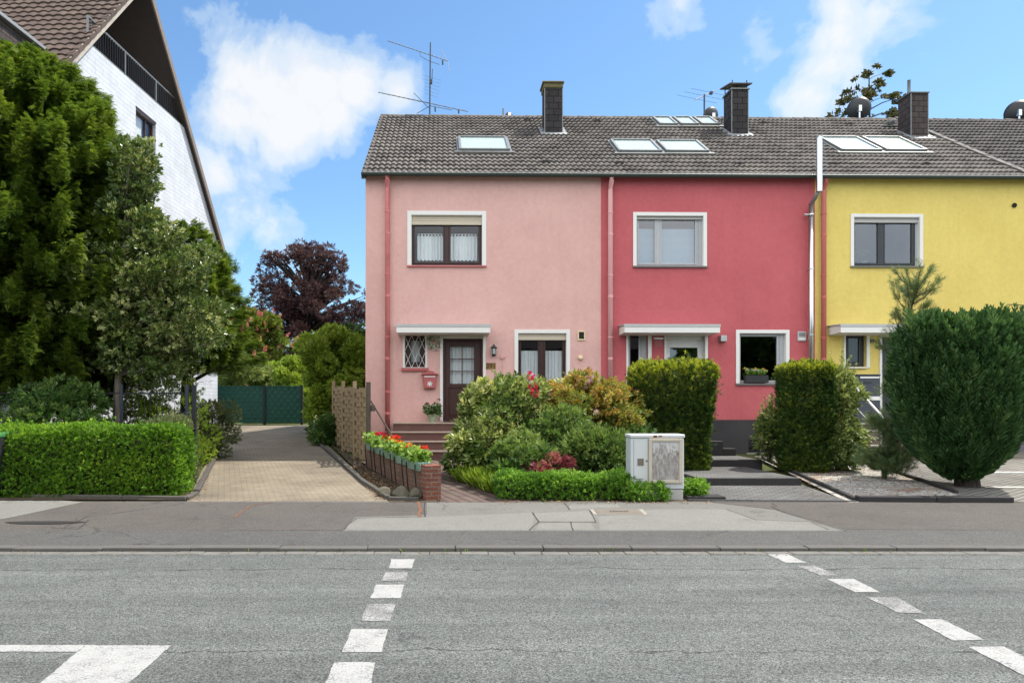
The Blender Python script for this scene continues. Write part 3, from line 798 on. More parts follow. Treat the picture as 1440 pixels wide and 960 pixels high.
# driveway: rises away from the street and bends left with the wooden fence
def yp(px, py, dz=0): return yard_pt(px, py)+Vector((0, 0, dz))
mb = MB()
L = [yp(262,706), yp(283,663), yp(303,625), yp(318,602)]; Rr = [yp(548,706), yp(508,668), yp(470,635), yp(441,605)]
for k in range(3): mb.poly(L[k]+Vector((0,0,.0)), Rr[k], Rr[k+1], L[k+1])
far = [yp(300,598.5), yp(430,598.5), yp(455,597.5), yp(447,585)]
mb.poly(L[3], Rr[3], far[2], far[0]+Vector((-.6,0,0)))
mb.poly(far[2]+Vector((-.55,0,0)), far[2]+Vector((.35,0,0)), Vector((-6.9, 42, 1.5)), Vector((-8.1, 42, 1.5)))
props(mb.build('driveway', MATS['drive_pavers']), kind='structure')

# front garden soil and planting strip along the drive
mb = MB()
def yq(x, Y, dz=0): return Vector((x, Y, yard_z(Y)+dz))
mb.poly(yq(.4, 11.3, -.006), yq(4.2, 11.3, -.006), yq(6.2, 18.6, -.006), yq(-2.6, 18.3, -.006), yq(-2.2, 16.4, -.006))
props(mb.build('garden_soil', MATS['earth']), kind='structure')
mb = MB()
mb.poly(Rr[0]+Vector((0,0,.004)), yp(618,706,.004), yq(-1.9,15.4,.004), yq(-3.6,20.5,.004), Rr[3]+Vector((.1,0,.004)))
props(mb.build('planting_strip', MATS['earth']), kind='structure')
mb = MB()
mb.poly(yq(-16,11.3,.02), yp(262,704,.02), yp(281,660,.02), yp(303,622,.02), yq(-10,30,.02), yq(-16,30,.02))
props(mb.build('left_garden_soil', MATS['earth']), kind='structure')
# edging stones (a countable row of kerb pieces kept as one kerb line)
def edging(pts, w=.07, h=.09, mat='stone_dark', seglen=.98, name='edging_kerb'):
    mb = MB()
    for a, b in zip(pts[:-1], pts[1:]):
        a, b = Vector(a), Vector(b); d = b-a; n = max(1, round(d.length/seglen)); ang = math.atan2(d.y, d.x); pit = math.asin(d.z/d.length)
        for k in range(n):
            c = a+d*((k+.5)/n)+Vector((0, 0, h/2-.05+random.uniform(-.006, .006)))
            mb.obox(Matrix.Translation(c) @ Matrix.Rotation(ang+random.uniform(-.008,.008), 4, 'Z') @ Matrix.Rotation(-pit, 4, 'Y'), d.length/n-.008, w, h+.1)
    return props(mb.build(name, MATS[mat], bevel=.01), kind='structure')
edging([yp(440,617), yp(478,650), yp(512,680), yp(546,702)], .08, .07)
edging([yp(546,703), yp(589,703.5)], .08, .06)
edging([yp(0,699), yp(262,703), yp(276,695)], .09, .06, 'stone_dark')
edging([yp(277,693), yp(290,668), yp(305,640)], .09, .07, 'stone_dark')

# path to the pink house
mb = MB(); mb.poly(yp(622,707,.006), yp(735,707,.006), yp(650,644,.006), yp(560,644,.006))
props(mb.build('garden_path', MATS['path_pavers']), kind='structure')

# stepped path to the red house: level terraces with black front stones
def terrace(x0, x1, y0, y1, z, mat='slab_pavers', edge=True, zlo=0.0):
    mb = MB(); mb.box(x0, x1, y0+.08, y1, zlo, z); props(mb.build('path_terrace', MATS[mat]), kind='structure')
    if edge:
        mb = MB(); mb.box(x0-.02, x1+.02, y0, y0+.08, zlo, z+.004); props(mb.build('path_riser', MATS['stone_black'], bevel=.008), kind='structure')
mb = MB(); mb.poly(yp(1002,705.5,.008), yp(1195,705.5,.008), yp(1128,682,.008), yp(985,682,.008))
props(mb.build('garden_path', MATS['slab_pavers']), kind='structure')
terrace((985-640)*.01285, (1126-640)*.01285, 12.85, 15.3, .335, zlo=.1)
terrace((960-640)*.0153, (1071-640)*.0153, 15.3, 18.45, .48, zlo=.1)
# gravel bed, its dark edging, and the cobbled forecourt
mb = MB(); mb.poly(yp(1192,706,.006), yp(1345,706,.006), yp(1345,694,.006), yp(1190,641,.006), yp(1060,641,.006))
props(mb.build('gravel_bed', MATS['gravel']), kind='structure')
mb = MB(); mb.poly(yp(1345,706,.008), yp(1900,706,.008), yp(1500,636,.008), yp(1180,636,.008), yp(1345,694,.008))
props(mb.build('forecourt', MATS['cobbles']), kind='structure')
edging([yp(1072,645), yp(1110,662), yp(1160,685), yp(1203,704)], .07, .06, 'stone_black')
edging([yp(1188,642), yp(1270,668), yp(1345,694)], .07, .06, 'stone_black')
edging([yp(966,703.5), yp(1060,704.5), yp(1205,705)], .08, .02, 'stone_black')
edging([yp(1205,704.5), yp(1422,706)], .16, .09, 'stone_black')
mb = MB()
for y, x0, x1 in ((664.5, 1380, 1600), (685.5, 1385, 1650)):
    mb.poly(yp(x0, y+.8, .014), yp(x1, y+.8, .014), yp(x1, y-.8, .014), yp(x0, y-.8, .014))
props(mb.build('forecourt_lines', MATS['grey_light']), kind='structure')
mb = MB(); mb.box(3.75, 4.35, 11.42, 11.75, .02, .19); props(mb.build('border_stone', MATS['stone_black'], bevel=.01), kind='structure')

# ================================================================== the row of houses
def pt(u, v, z): return (u, v, z)
def wall_sheet(mb, us, zs, openings, v=0.0, depth=.2):
    U = sorted(set(list(us)+[o[k] for o in openings for k in (0, 1)])); Z = sorted(set(list(zs)+[o[k] for o in openings for k in (2, 3)]))
    for a, b in zip(U[:-1], U[1:]):
        for c, d in zip(Z[:-1], Z[1:]):
            m, n = (a+b)/2, (c+d)/2
            if any(o[0] < m < o[1] and o[2] < n < o[3] for o in openings): continue
            mb.poly((a, v, c), (b, v, c), (b, v, d), (a, v, d))
    for a, b, c, d in openings:
        mb.poly((a, v, c), (a, v, d), (a, v+depth, d), (a, v+depth, c)); mb.poly((b, v, d), (b, v, c), (b, v+depth, c), (b, v+depth, d))
        mb.poly((a, v, d), (b, v, d), (b, v+depth, d), (a, v+depth, d)); mb.poly((b, v, c), (a, v, c), (a, v+depth, c), (b, v+depth, c))

def rect_frame(mb, u0, u1, z0, z1, w, v0, v1, wb=None, wt=None):
    wb = w if wb is None else wb; wt = w if wt is None else wt
    mb.box(u0, u0+w, v0, v1, z0, z1); mb.box(u1-w, u1, v0, v1, z0, z1)
    mb.box(u0+w, u1-w, v0, v1, z0, z0+wb); mb.box(u0+w, u1-w, v0, v1, z1-wt, z1)

def curtain_geo(u0, u1, z0, z1, v, amp=.03, folds=9, tabs=False):
    mb = MB(); n = folds*8; pts = []
    g = random.Random(int(u0*1000)); ph = [g.uniform(0, 6) for _ in range(3)]
    for k in range(n+1):
        f = k/n; u = u0+(u1-u0)*f
        d = amp*(math.sin(f*folds*6.283+ph[0])+.4*math.sin(f*folds*2.3*6.283+ph[1]))*(.6+.4*math.sin(f*9+ph[2]))
        pts.append((u, v+d, z0+.012*math.sin(f*folds*6.283+1)))
    for a, b in zip(pts[:-1], pts[1:]):
        mb.poly(a, b, (b[0], b[1], z1), (a[0], a[1], z1))
    if tabs:
        m = 8
        for k in range(m):
            c = u0+(u1-u0)*(k+.5)/m; mb.box(c-.018, c+.018, v-.01, v+.01, z1, z1+.045)
        mb.tube([(u0, v, z1+.05), (u1, v, z1+.05)], .008, 6)
    return mb

def window(house, O, frame_mat, sash, trim=None, fw=.055, glass='glass', shutter=0.0, shutter_mat='shutter_slats', sill='step_edge', sillx=.04,
           curtain=None, room='room_dark', guide=None, v=.10, label=None, mull=.11, interior=True, trim_mat='white_paint', blind=None):
    """one window in opening O=(u0,u1,z0,z1); sash = list of u breaks in 0..1 for the mullions"""
    u0, u1, z0, z1 = O
    gr = u1 if guide is None else u1-guide
    zt = z1
    fr = MB(); rect_frame(fr, u0, gr, z0, zt, fw, v, v+.07)
    br = [0]+list(sash)+[1]; W = gr-u0
    for s in sash: fr.box(u0+W*s-mull/2, u0+W*s+mull/2, v-.006, v+.066, z0+fw, zt-fw)
    w = fr.build('window', MATS[frame_mat], house, ROW, bevel=.006)
    if label: w['label'] = label
    if guide:
        g = MB(); g.box(gr, u1, v-.012, v+.07, z0, z1); g.build('guide_rail', MATS['frame_grey'], w, ROW, bevel=.004)
    for k in range(len(br)-1):
        a = u0+W*br[k]+(fw if k == 0 else mull/2); b = u0+W*br[k+1]-(fw if k == len(br)-2 else mull/2)
        s = MB(); rect_frame(s, a, b, z0+fw, zt-fw, .042, v-.012, v+.05); s.build('sash', MATS[frame_mat], w, ROW, bevel=.005)
        p = MB(); p.box(a+.03, b-.03, v+.022, v+.030, z0+fw+.03, zt-fw-.03); p.build('pane', MATS[glass], w, ROW)
    if shutter:
        s = MB(); n = max(2, int(shutter/.05))
        for k in range(n):
            zz = z1-shutter*(k+1)/n
            s.prism([(u0+.012, v-.06, zz), (u0+.012, v-.052, zz+shutter/n*.93), (u0+.012, v-.035, zz+shutter/n*.93), (u0+.012, v-.035, zz)], (u1-u0-.024, 0, 0))
        s.box(u0+.012, u1-.012, v-.064, v-.03, z1-shutter-.05, z1-shutter)
        s.build('shutter', MATS[shutter_mat], w, ROW)
    if trim:
        t = MB(); rect_frame(t, u0-trim, u1+trim, z0, z1+trim, trim, -.022, .0, wb=.001); 
        # shallow inner return so the surround reads as plaster, not as paint
        t.box(u0-.002, u0+.012, -.018, v-.002, z0, z1); t.box(u1-.012, u1+.002, -.018, v-.002, z0, z1); t.box(u0+.012, u1-.012, -.018, v-.002, z1-.012, z1+.002)
        t.build('surround', MATS[trim_mat], w, ROW, bevel=.004)
    if sill:
        s = MB(); tt = trim or 0
        s.prism([(u0-tt-.01, -.06, z0-.045), (u0-tt-.01, -.06, z0-.018), (u0-tt-.01, v, z0+.004), (u0-tt-.01, v, z0-.045)], (u1-u0+2*tt+.02, 0, 0))
        s.build('sill', MATS[sill], w, ROW, bevel=.004)
    if curtain:
        for (f0, f1, g0, g1, tabs) in curtain:
            c = curtain_geo(u0+W*f0, u0+W*f1, z0+(zt-z0)*g0, z0+(zt-z0)*g1, v+.14, tabs=tabs, folds=max(4, int(W*(f1-f0)*11)))
            c.build('curtain', MATS['curtain'], w, ROW, smooth=True)
    if blind:
        b = MB(); n = int((zt-z0)*blind/.03)
        for k in range(n):
            zz = z0+fw+.03*k; b.prism([(u0+.06, v+.09, zz), (u0+.06, v+.098, zz+.026), (u0+.06, v+.102, zz+.026), (u0+.06, v+.096, zz)], (W-.12, 0, 0))
        b.build('blind', MATS['blind'], w, ROW)
    if interior:
        r = MB(); a, b, c, d = u0-.5, u1+.5, z0-.7, z1+.3; y0, y1 = .21, 2.6
        r.poly((a, y1, c), (b, y1, c), (b, y1, d), (a, y1, d)); r.poly((a, y0, c), (a, y1, c), (a, y1, d), (a, y0, d)); r.poly((b, y0, c), (b, y1, c), (b, y1, d), (b, y0, d))
        r.poly((a, y0, d), (b, y0, d), (b, y1, d), (a, y1, d)); r.poly((a, y0, c), (b, y0, c), (b, y1, c), (a, y1, c))
        r.build('room', MATS[room], w, ROW)
    return w

def O4(px0, px1, y0, y1): # pixel box on the facade -> opening
    return (FU(px0), FU(px1), FZ((px0+px1)/2, y1), FZ((px0+px1)/2, y0))

def house_shell(name, label, cat, px0, px1, mat, openings, zbase, plinth=None, left_gable=False, right_gable=False, roofmat='roof_tiles', basement=None, group='houses of the terraced row'):
    u0, u1 = FU(px0), FU(px1); DB = 2*RIDGE_V-.02
    T = ROW @ Matrix.Translation((u0, 0, yard_z(18.3)))
    h = thing(name, label, cat, T, group)
    zt = EAVE_Z+.045
    mb = MB(); wall_sheet(mb, (u0, u1), (zbase, zt), openings)
    for uu, vis in ((u0, left_gable), (u1, right_gable)):
        mb.poly((uu, 0, .1), (uu, DB, .1), (uu, DB, zt), (uu, RIDGE_V, RIDGE_Z-.16), (uu, 0, zt))
    mb.poly((u0, DB, .1), (u1, DB, .1), (u1, DB, zt), (u0, DB, zt))
    mb.build('wall', MATS[mat], h, ROW, fixn=False)
    if plinth:
        mb = MB(); wall_sheet(mb, (u0, u1), (.2, zbase), basement or [], v=-.018, depth=.2); mb.poly((u0, -.018, zbase), (u1, -.018, zbase), (u1, .02, zbase), (u0, .02, zbase))
        mb.build('plinth', MATS[plinth], h, ROW, fixn=False)
    # roof
    U0 = u0-(.06 if left_gable else 0); U1 = u1+(.06 if right_gable else 0)
    mb = MB(); Ls = (RIDGE_V-EAVE_V)/math.cos(R(34))
    tile_plane(mb, (U0, EAVE_V, EAVE_Z), (1, 0, 0), (0, math.cos(R(34)), math.sin(R(34))), U1-U0, Ls, .36, .15, .036, .055)
    roof = mb.build('roof', MATS[roofmat], h, ROW, fixn=False)
    mb = MB(); b = .035
    c34, s34 = math.cos(R(34)), math.sin(R(34)); zr = RIDGE_Z
    for sg in (0, 1):
        def W(v, z): return (v, z) if sg == 0 else (2*RIDGE_V-v, z)
        prof = [W(EAVE_V, EAVE_Z-.02), W(RIDGE_V, zr-.02), W(RIDGE_V, zr-.10), W(EAVE_V+.01, EAVE_Z-.05)]
        mb.prism([(U0+.01, v, z) for v, z in prof], (U1-U0-.02, 0, 0))
    mb.build('roof_deck', MATS['roof_under'], roof, ROW)
    mb = MB(); x = U0
    while x < U1-.05:
        L = min(.4, U1-x); g = random.uniform(-.006, .006); vs = []; n = 8
        for e, rr in ((x, .135), (x+L+.03, .118)):
            for j in range(n+1):
                a = math.pi*j/n; vs.append((min(e, U1), RIDGE_V-rr*math.cos(a), zr-.035+g+rr*.8*math.sin(a)))
        fs = [[j, j+1, n+1+j+1, n+1+j] for j in range(n)]+[list(range(n+1))[::-1]]
        mb.add(vs, fs, random.random()); x += L
    mb.build('ridge_tiles', MATS[roofmat], roof, ROW)
    if left_gable:
        mb = MB()
        n = 21
        for k in range(n):
            a, b2 = k/n, (k+1)/n
            va, vb = EAVE_V+(RIDGE_V-EAVE_V)*a, EAVE_V+(RIDGE_V-EAVE_V)*b2; za, zb = EAVE_Z+(zr-EAVE_Z)*a, EAVE_Z+(zr-EAVE_Z)*b2
            mb.prism([(U0-.025, va-.02, za-.13), (U0-.025, va-.02, za+.062), (U0-.025, vb, zb+.04), (U0-.025, vb, zb-.13)], (.13, 0, 0))
        mb.build('verge_tiles', MATS[roofmat], roof, ROW)
    # gutter
    mb = MB(); v1 = EAVE_V-.02; n = 8; rr = .062; vs = []
    for uu in (U0-.02 if left_gable else U0, U1):
        for j in range(n+1):
            a = math.pi+math.pi*j/n; vs.append((uu, v1-.06+rr*math.cos(a), EAVE_Z+.0+rr*1.15*math.sin(a)))
    fs = [[j, j+1, n+1+j+1, n+1+j] for j in range(n)]+[list(range(n+1)), list(range(n+1, 2*n+2))[::-1]]
    mb.add(vs, fs)
    gut = mb.build('gutter', MATS['gutter_dark'], h, ROW, smooth=False)
    mb = MB(); mb.tube([(U0, v1-.06-rr, EAVE_Z+.004), (U1, v1-.06-rr, EAVE_Z+.004)], .009, 6); mb.tube([(U0, v1-.06+rr, EAVE_Z+.004), (U1, v1-.06+rr, EAVE_Z+.004)], .007, 6)
    mb.build('rim', MATS['gutter_rim'], gut, ROW)
    return h, roof, gut

def downpipe(house, px, mat, zlo, v=-.11, label=None, r=.062):
    u = FU(px, v); mb = MB()
    mb.tube([(u, EAVE_V-.08, EAVE_Z-.07), (u, EAVE_V-.06, EAVE_Z-.14), (u, v-.02, EAVE_Z-.24), (u, v, EAVE_Z-.36), (u, v, zlo)], r, 14)
    p = mb.build('downpipe', MATS[mat], house, ROW, smooth=True)
    for z in (6.6, 5.0, 3.4, 2.0):
        if z > zlo+.2:
            mb = MB(); mb.lathe([(r+.001, -.016), (r+.011, -.012), (r+.011, .012), (r+.001, .016)], (u, v, z), 14); mb.box(u-.012, u+.012, v+r, -.002, z-.012, z+.012)
            mb.build('pipe_clip', MATS[mat], p, ROW)
        mb = MB(); mb.lathe([(r+.001, -.03), (r+.006, -.026), (r+.006, .03), (r+.001, .034)], (u, v, z-.55), 14); mb.build('pipe_joint', MATS[mat], p, ROW)
    if label: p['label'] = label
    return p

def canopy(house, px0, px1, ytop, ybot, depth=.62):
    v = -depth
    u0, u1 = F(px0, ytop, v).x, F(px1, ytop, v).x; zt, zb = FZ((px0+px1)/2, ytop, v), FZ((px0+px1)/2, ybot, v)
    mb = MB(); mb.prism([(u0, v+.02, zb), (u0, 0, zb-.03), (u0, 0, zt-.01), (u0, v+.02, zt-.03)], (u1-u0, 0, 0))
    c = mb.build('canopy', MATS['white_plaster'], house, ROW, bevel=.008)
    mb = MB(); mb.prism([(u0-.025, v-.012, zt-.075), (u0-.025, v-.012, zt), (u0-.025, .0, zt+.03), (u0-.025, 0, zt+.0), (u0-.025, v+.02, zt-.028), (u0-.025, v+.02, zt-.075)], (u1-u0+.05, 0, 0))
    mb.build('metal_edge', MATS['grey_light'], c, ROW)
    mb = MB(); mb.box(u0-.012, u1+.012, v-.004, v+.018, zb-.012, zt-.078); mb.build('fascia', MATS['white_paint'], c, ROW, bevel=.004)
    return c, zb

def skylight(roof, quad, blind_f=1.0, label=None, glass='glass_roof'):
    """quad = four roof pixels: top-left, top-right, bottom-right, bottom-left"""
    P = [RF(*q) for q in quad]; c34, s34 = math.cos(R(34)), math.sin(R(34))
    u0 = (P[0].x+P[3].x)/2; u1 = (P[1].x+P[2].x)/2; v0 = (P[2].y+P[3].y)/2; v1 = (P[0].y+P[1].y)/2
    N = Vector((0, -s34, c34)); S = Vector((0, c34, s34)); O = Vector((0, v0, EAVE_Z+ROOF_T*(v0-EAVE_V)))
    L = (v1-v0)/c34
    M = Matrix.Translation(O) @ Matrix(((1,0,0,0),(0,S.y,N.y,0),(0,S.z,N.z,0),(0,0,0,1)))
    def bx(mb, a0, a1, b0, b1, h0, h1): mb.obox(M @ Matrix.Translation(((a0+a1)/2, (b0+b1)/2, (h0+h1)/2)), a1-a0, b1-b0, h1-h0)
    mb = MB(); f = .075
    bx(mb, u0, u0+f, 0, L, 0, .16); bx(mb, u1-f, u1, 0, L, 0, .16); bx(mb, u0+f, u1-f, 0, f, 0, .155); bx(mb, u0+f, u1-f, L-f, L, 0, .17)
    w = mb.build('skylight', MATS['zinc'], roof, ROW, bevel=.008)
    if label: w['label'] = label
    mb = MB(); bx(mb, u0+f, u1-f, f, L-f, .138, .145); mb.build('pane', MATS[glass], w, ROW)
    mb = MB(); bx(mb, u0+f, u1-f, f, f+(L-2*f)*blind_f, .118, .124); mb.build('blind', MATS['skylight_blind'], w, ROW)
    mb = MB(); bx(mb, u0-.12, u1+.12, -.12, 0, .06, .098); bx(mb, u0-.05, u0, 0, L+.06, .06, .098); bx(mb, u1, u1+.05, 0, L+.06, .06, .098)
    mb.build('flashing', MATS['zinc'], w, ROW)
    return w

def roof_vent(roof, px, py):
    P = RF(px, py); mb = MB(); n = 8; w, l, hh = .16, .22, .11; vs = []
    for e, sc_ in ((0, 1.0), (l, .15)):
        for j in range(n+1):
            a = math.pi*j/n; vs.append((P.x-w*math.cos(a)*(.5+.5*sc_), P.y+e*.83, P.z+.03+e*.56+hh*sc_*math.sin(a)))
    fs = [[j, j+1, n+1+j+1, n+1+j] for j in range(n)]+[list(range(n+1))[::-1]]
    mb.add(vs, fs); return mb.build('vent_cap', MATS['stone_black'], roof, ROW)

def chimney(roof, pxf0, pxf1, ytop, ybase, depth, mat='slate', cap=None):
    P = RF((pxf0+pxf1)/2, ybase); v = P.y
    u0, u1 = F(pxf0, ybase, v).x, F(pxf1, ybase, v).x; zt = F((pxf0+pxf1)/2, ytop, v).z
    mb = MB(); mb.box(u0, u1, v, v+depth, P.z-.25, zt)
    c = mb.build('chimney', MATS[mat], roof, ROW)
    for a, b in ((u0, v), (u1, v)): mb = MB(); mb.box(a-.012, a+.012, b-.012, b+.012, P.z-.1, zt-.01); mb.build('corner_strip', MATS['zinc'], c, ROW)
    mb = MB(); e = .13
    g = random.Random(3)
    zz = lambda vv: EAVE_Z+ROOF_T*(vv-EAVE_V)+.062
    mb.prism([(u0-e, v-.22, zz(v-.22)), (u1+e, v-.2, zz(v-.2)), (u1+e, v, zz(v)), (u0-e, v, zz(v))], (0, -.012, .018))
    mb.prism([(u0-e, v, zz(v)), (u0, v, zz(v)), (u0, v+depth, zz(v+depth)), (u0-e, v+depth, zz(v+depth))], (0, -.012, .018))
    mb.prism([(u1, v, zz(v)), (u1+e, v, zz(v)), (u1+e, v+depth, zz(v+depth)), (u1, v+depth, zz(v+depth))], (0, -.012, .018))
    mb.build('flashing', MATS['lead'], c, ROW)
    return c, (u0, u1, v, zt, depth)

# ---------------- pink house
op_up = O4(578, 678.5, 302, 373); op_lo = O4(728, 797, 468, 548)
op_sm = O4(569, 598.5, 470, 517); op_door = O4(623, 679, 468, 592)
pink, pink_roof, pink_gut = house_shell('row_house', 'pale pink end house of the terrace with dark brown windows and door', 'house', 514, 845, 'stucco_pink',
    [op_up, op_lo, op_sm, op_door], .3, left_gable=True)
window(pink, op_up, 'frame_brown', [.5], trim=.095, shutter=.20, sill='pipe_pink_dark', curtain=[(.08, .45, .13, .62, True), (.55, .93, .13, .62, True)], glass='glass')
window(pink, op_lo, 'frame_brown', [.5], trim=.085, shutter=.13, sill='pipe_pink_dark', curtain=[(.05, .46, .1, .70, False), (.54, .95, .1, .70, False)])
w = window(pink, op_sm, 'frame_brown', [], trim=None, fw=.115, sill='mail_pink', curtain=[(.12, .88, .05, .95, False)], label='small brown window behind a white lattice grille')
u0, u1, z0, z1 = op_sm
mb = MB()
nu = 3
for k in range(-4, 8):
    for sg in (1, -1):
        # diagonal bars clipped to the opening
        p0 = Vector((u0+(u1-u0)*k/nu, 0, z0)); d = Vector((sg*(u1-u0), 0, (z1-z0)*1.45))
        ta, tb = 0.0, 1.0
        for lo, hi, s, dd in ((u0, u1, p0.x, d.x), (z0, z1, p0.z, d.z)):
            t1, t2 = (lo-s)/dd, (hi-s)/dd; ta, tb = max(ta, min(t1, t2)), min(tb, max(t1, t2))
        if tb > ta+.03: mb.tube([p0+d*ta+Vector((0, -.005-.006*sg, 0)), p0+d*tb+Vector((0, -.005-.006*sg, 0))], .0065, 5)
rect_frame(mb, u0-.005, u1+.005, z0, z1, .014, -.02, .004)
mb.build('grille', MATS['white_paint'], w, ROW)
for q0, q1 in ((u0-.05, u0-.004), (u1+.004, u1+.045)): mb = MB(); mb.box(q0, q1, -.02, .03, z0, z1+.05); mb.build('surround', MATS['white_paint'], w, ROW, bevel=.004)
mb = MB(); mb.box(u0-.08, u1+.08, -.075, .1, z0-.085, z0-.005); mb.build('ledge', MATS['mail_pink'], w, ROW, bevel=.006)

def door(house, O, head, mat, lights=True, v=.12, glazing=(.14, .82, .46, .93), grid=(2, 3), curtain=True, frame_mat=None, glass='glass', leaf_w=.10):
    u0, u1, z0, z1 = O; frame_mat = frame_mat or mat
    zt = z1-head
    mb = MB(); rect_frame(mb, u0, u1, z0, zt, .06, v-.03, v+.07, wb=.03)
    d = mb.build('door', MATS[frame_mat], house, ROW, bevel=.006)
    a0, a1, b0, b1 = u0+.06, u1-.06, z0+.03, zt-.06; W, H = a1-a0, b1-b0
    g0, g1, h0, h1 = a0+W*glazing[0], a0+W*glazing[1], b0+H*glazing[2], b0+H*glazing[3]
    mb = MB()
    mb.box(a0, g0, v, v+.05, b0, b1); mb.box(g1, a1, v, v+.05, b0, b1); mb.box(g0, g1, v, v+.05, b0, h0); mb.box(g0, g1, v, v+.05, h1, b1)
    if lights: # raised lower panel
        mb.box(a0+W*.13, a1-W*.13, v-.012, v+.001, b0+H*.06, h0-H*.06); rect_frame(mb, a0+W*.10, a1-W*.10, b0+H*.045, h0-H*.045, .02, v-.02, v+.001)
    mb.build('leaf', MATS[mat], d, ROW, bevel=.005)
    mb = MB()
    for k in range(1, grid[0]): c = g0+(g1-g0)*k/grid[0]; mb.box(c-.012, c+.012, v+.0, v+.022, h0, h1)
    for k in range(1, grid[1]): c = h0+(h1-h0)*k/grid[1]; mb.box(g0, g1, v+.002, v+.02, c-.012, c+.012)
    if len(mb.v): mb.build('glazing_bar', MATS[mat], d, ROW)
    mb = MB(); mb.box(g0, g1, v+.026, v+.032, h0, h1); mb.build('pane', MATS[glass], d, ROW)
    if curtain: curtain_geo(g0-.02, g1+.02, h0-.03, h1+.03, v+.10, .02, 7).build('curtain', MATS['curtain'], d, ROW, smooth=True)
    mb = MB(); q = a1-W*.10; zz = b0+H*.44
    mb.box(q-.035, q+.03, v-.03, v-.001, zz-.02, zz+.20); mb.tube([(q, v-.02, zz+.1), (q, v-.07, zz+.1), (q-.12, v-.07, zz+.1)], .011, 8)
    mb.build('handle', MATS['iron_dark'], d, ROW)
    r = MB(); y0, y1 = .21, 2.4; a, b, c, e = u0-.3, u1+.3, z0, z1+.2
    r.poly((a, y1, c), (b, y1, c), (b, y1, e), (a, y1, e)); r.poly((a, y0, c), (a, y1, c), (a, y1, e), (a, y0, e)); r.poly((b, y0, c), (b, y1, c), (b, y1, e), (b, y0, e)); r.poly((a, y0, e), (b, y0, e), (b, y1, e), (a, y1, e))
    r.build('room', MATS['room_dark'], d, ROW)
    if head > .02:
        mb = MB(); mb.box(u0+.002, u1-.002, v-.06, v+.05, zt, z1-.002); mb.build('lintel', MATS['white_plaster'], d, ROW)
    return d
DZ = op_door[2]                                            # door threshold height
door(pink, op_door, .14, 'door_brown')
for p0, p1 in ((618.5, 622.8), (679.2, 683)):
    mb = MB(); mb.box(FU(p0), FU(p1), -.03, .11, DZ, FZ(620, 468)); mb.build('door_post', MATS['white_paint'], pink, ROW, bevel=.005)
canopy(pink, 558, 689, 455.5, 467)
mb = MB(); mb.box(FU(564), FU(686), -.025, 0, FZ(620, 470.5), FZ(620, 467)); mb.build('canopy_bracket', MATS['white_paint'], pink, ROW)
downpipe(pink, 545, 'pipe_pink_dark', 1.0, label='dark rose pink downpipe near the corner of the house')
def wall_vent(house, px0, px1, y0, y1, fmat, name='wall_vent'):
    u0, u1, z0, z1 = O4(px0, px1, y0, y1)
    mb = MB(); rect_frame(mb, u0, u1, z0, z1, (u1-u0)*.17, -.03, -.001); v = mb.build(name, MATS[fmat], house, ROW, bevel=.004)
    mb = MB(); mb.box(u0+.02, u1-.02, -.012, -.002, z0+.02, z1-.02)
    mb.build('grille', MATS['room_black'], v, ROW)
    mb = MB(); n = 6
    for k in range(n): c = z0+(z1-z0)*(k+1)/(n+1); mb.box(u0+.03, u1-.03, -.02, -.0125, c-.006, c+.006)
    mb.build('slats', MATS['frame_brown'], v, ROW)
    return v
wall_vent(pink, 812, 823, 465, 478.5, 'cream')
mb = MB(); c = F(816, 503); mb.lathe([(.0, .075), (.04, .07), (.062, .045), (.062, .01), (.05, .0)], (c.x, 0, c.z), 14, Matrix.Rotation(R(90), 4, 'X')); mb.build('wall_valve', MATS['cream'], pink, ROW, smooth=True)
mb = MB(); u = FU(706); mb.tube([(u, -.025, FZ(706, 503)), (u, -.025, FZ(706, 530)), (u, -.025, 1.3)], .008, 6); mb.box(u-.035, u+.035, -.05, -.002, FZ(706, 504), FZ(706, 499)); mb.tube([(u+.03,-.03,FZ(706,502)),(u+.09,-.03,FZ(706,502))], .014, 6)
mb.build('cable_box', MATS['pipe_pink'], pink, ROW)
# entrance steps: risers up to the threshold
su0, su1 = F(552, 600, -.9).x, F(652, 600, -.9).x+.1
tz = [DZ-.02]; nst = 4; zb = yard_z(16.5); 
mb = MB(); me_ = MB(); rise = (DZ-.02-zb)/nst; tread = .30; v_land = -.62
for k in range(nst):
    z1 = DZ-.02-k*rise; vv = v_land-k*tread
    vb = 0 if k == 0 else v_land-(k-1)*tread
    mb.box(su0-.02*k, su1, vv+.012, -.002 if k == 0 else vb+.05, max(0.1, z1-rise-.3), z1-.035)
    me_.box(su0-.02*k-.02, su1+.02, vv-.02, -.003 if k == 0 else vb+.03, z1-.034, z1)
st = mb.build('entrance_steps', MATS['step_tile'], pink, ROW, bevel=.006)
me_.build('treads', MATS['step_edge'], st, ROW, bevel=.006)
pink_land = (su0, su1, DZ-.02)
skylight(pink_roof, [(646,199), (712,199), (717,217), (643,217)])
for q in ((600,171), (593.6,231), (742,173), (767,232), (840,174)): roof_vent(pink_roof, *q)
ch, (a, b, v, zt, dp) = chimney(pink_roof, 766, 791, 124, 190, .55)
mb = MB(); mb.box(a-.03, b+.02, v-.03, v+dp+.03, zt, zt+.14); mb.prism([(a-.075, v-.07, zt+.14), (b+.05, v-.07, zt+.14), (b+.05, v+dp+.06, zt+.14), (a-.075, v+dp+.06, zt+.14)], (0, 0, .06))
mb.build('cap', MATS['moss_cap'], ch, ROW, bevel=.02)
mb = MB(); P = RF(708, 163); mb.tube([(P.x, RIDGE_V+.3, RIDGE_Z-.3), (P.x, RIDGE_V+.3, RIDGE_Z+.42)], .03, 8); mb.build('vent_pipe', MATS['zinc'], pink_roof, ROW)

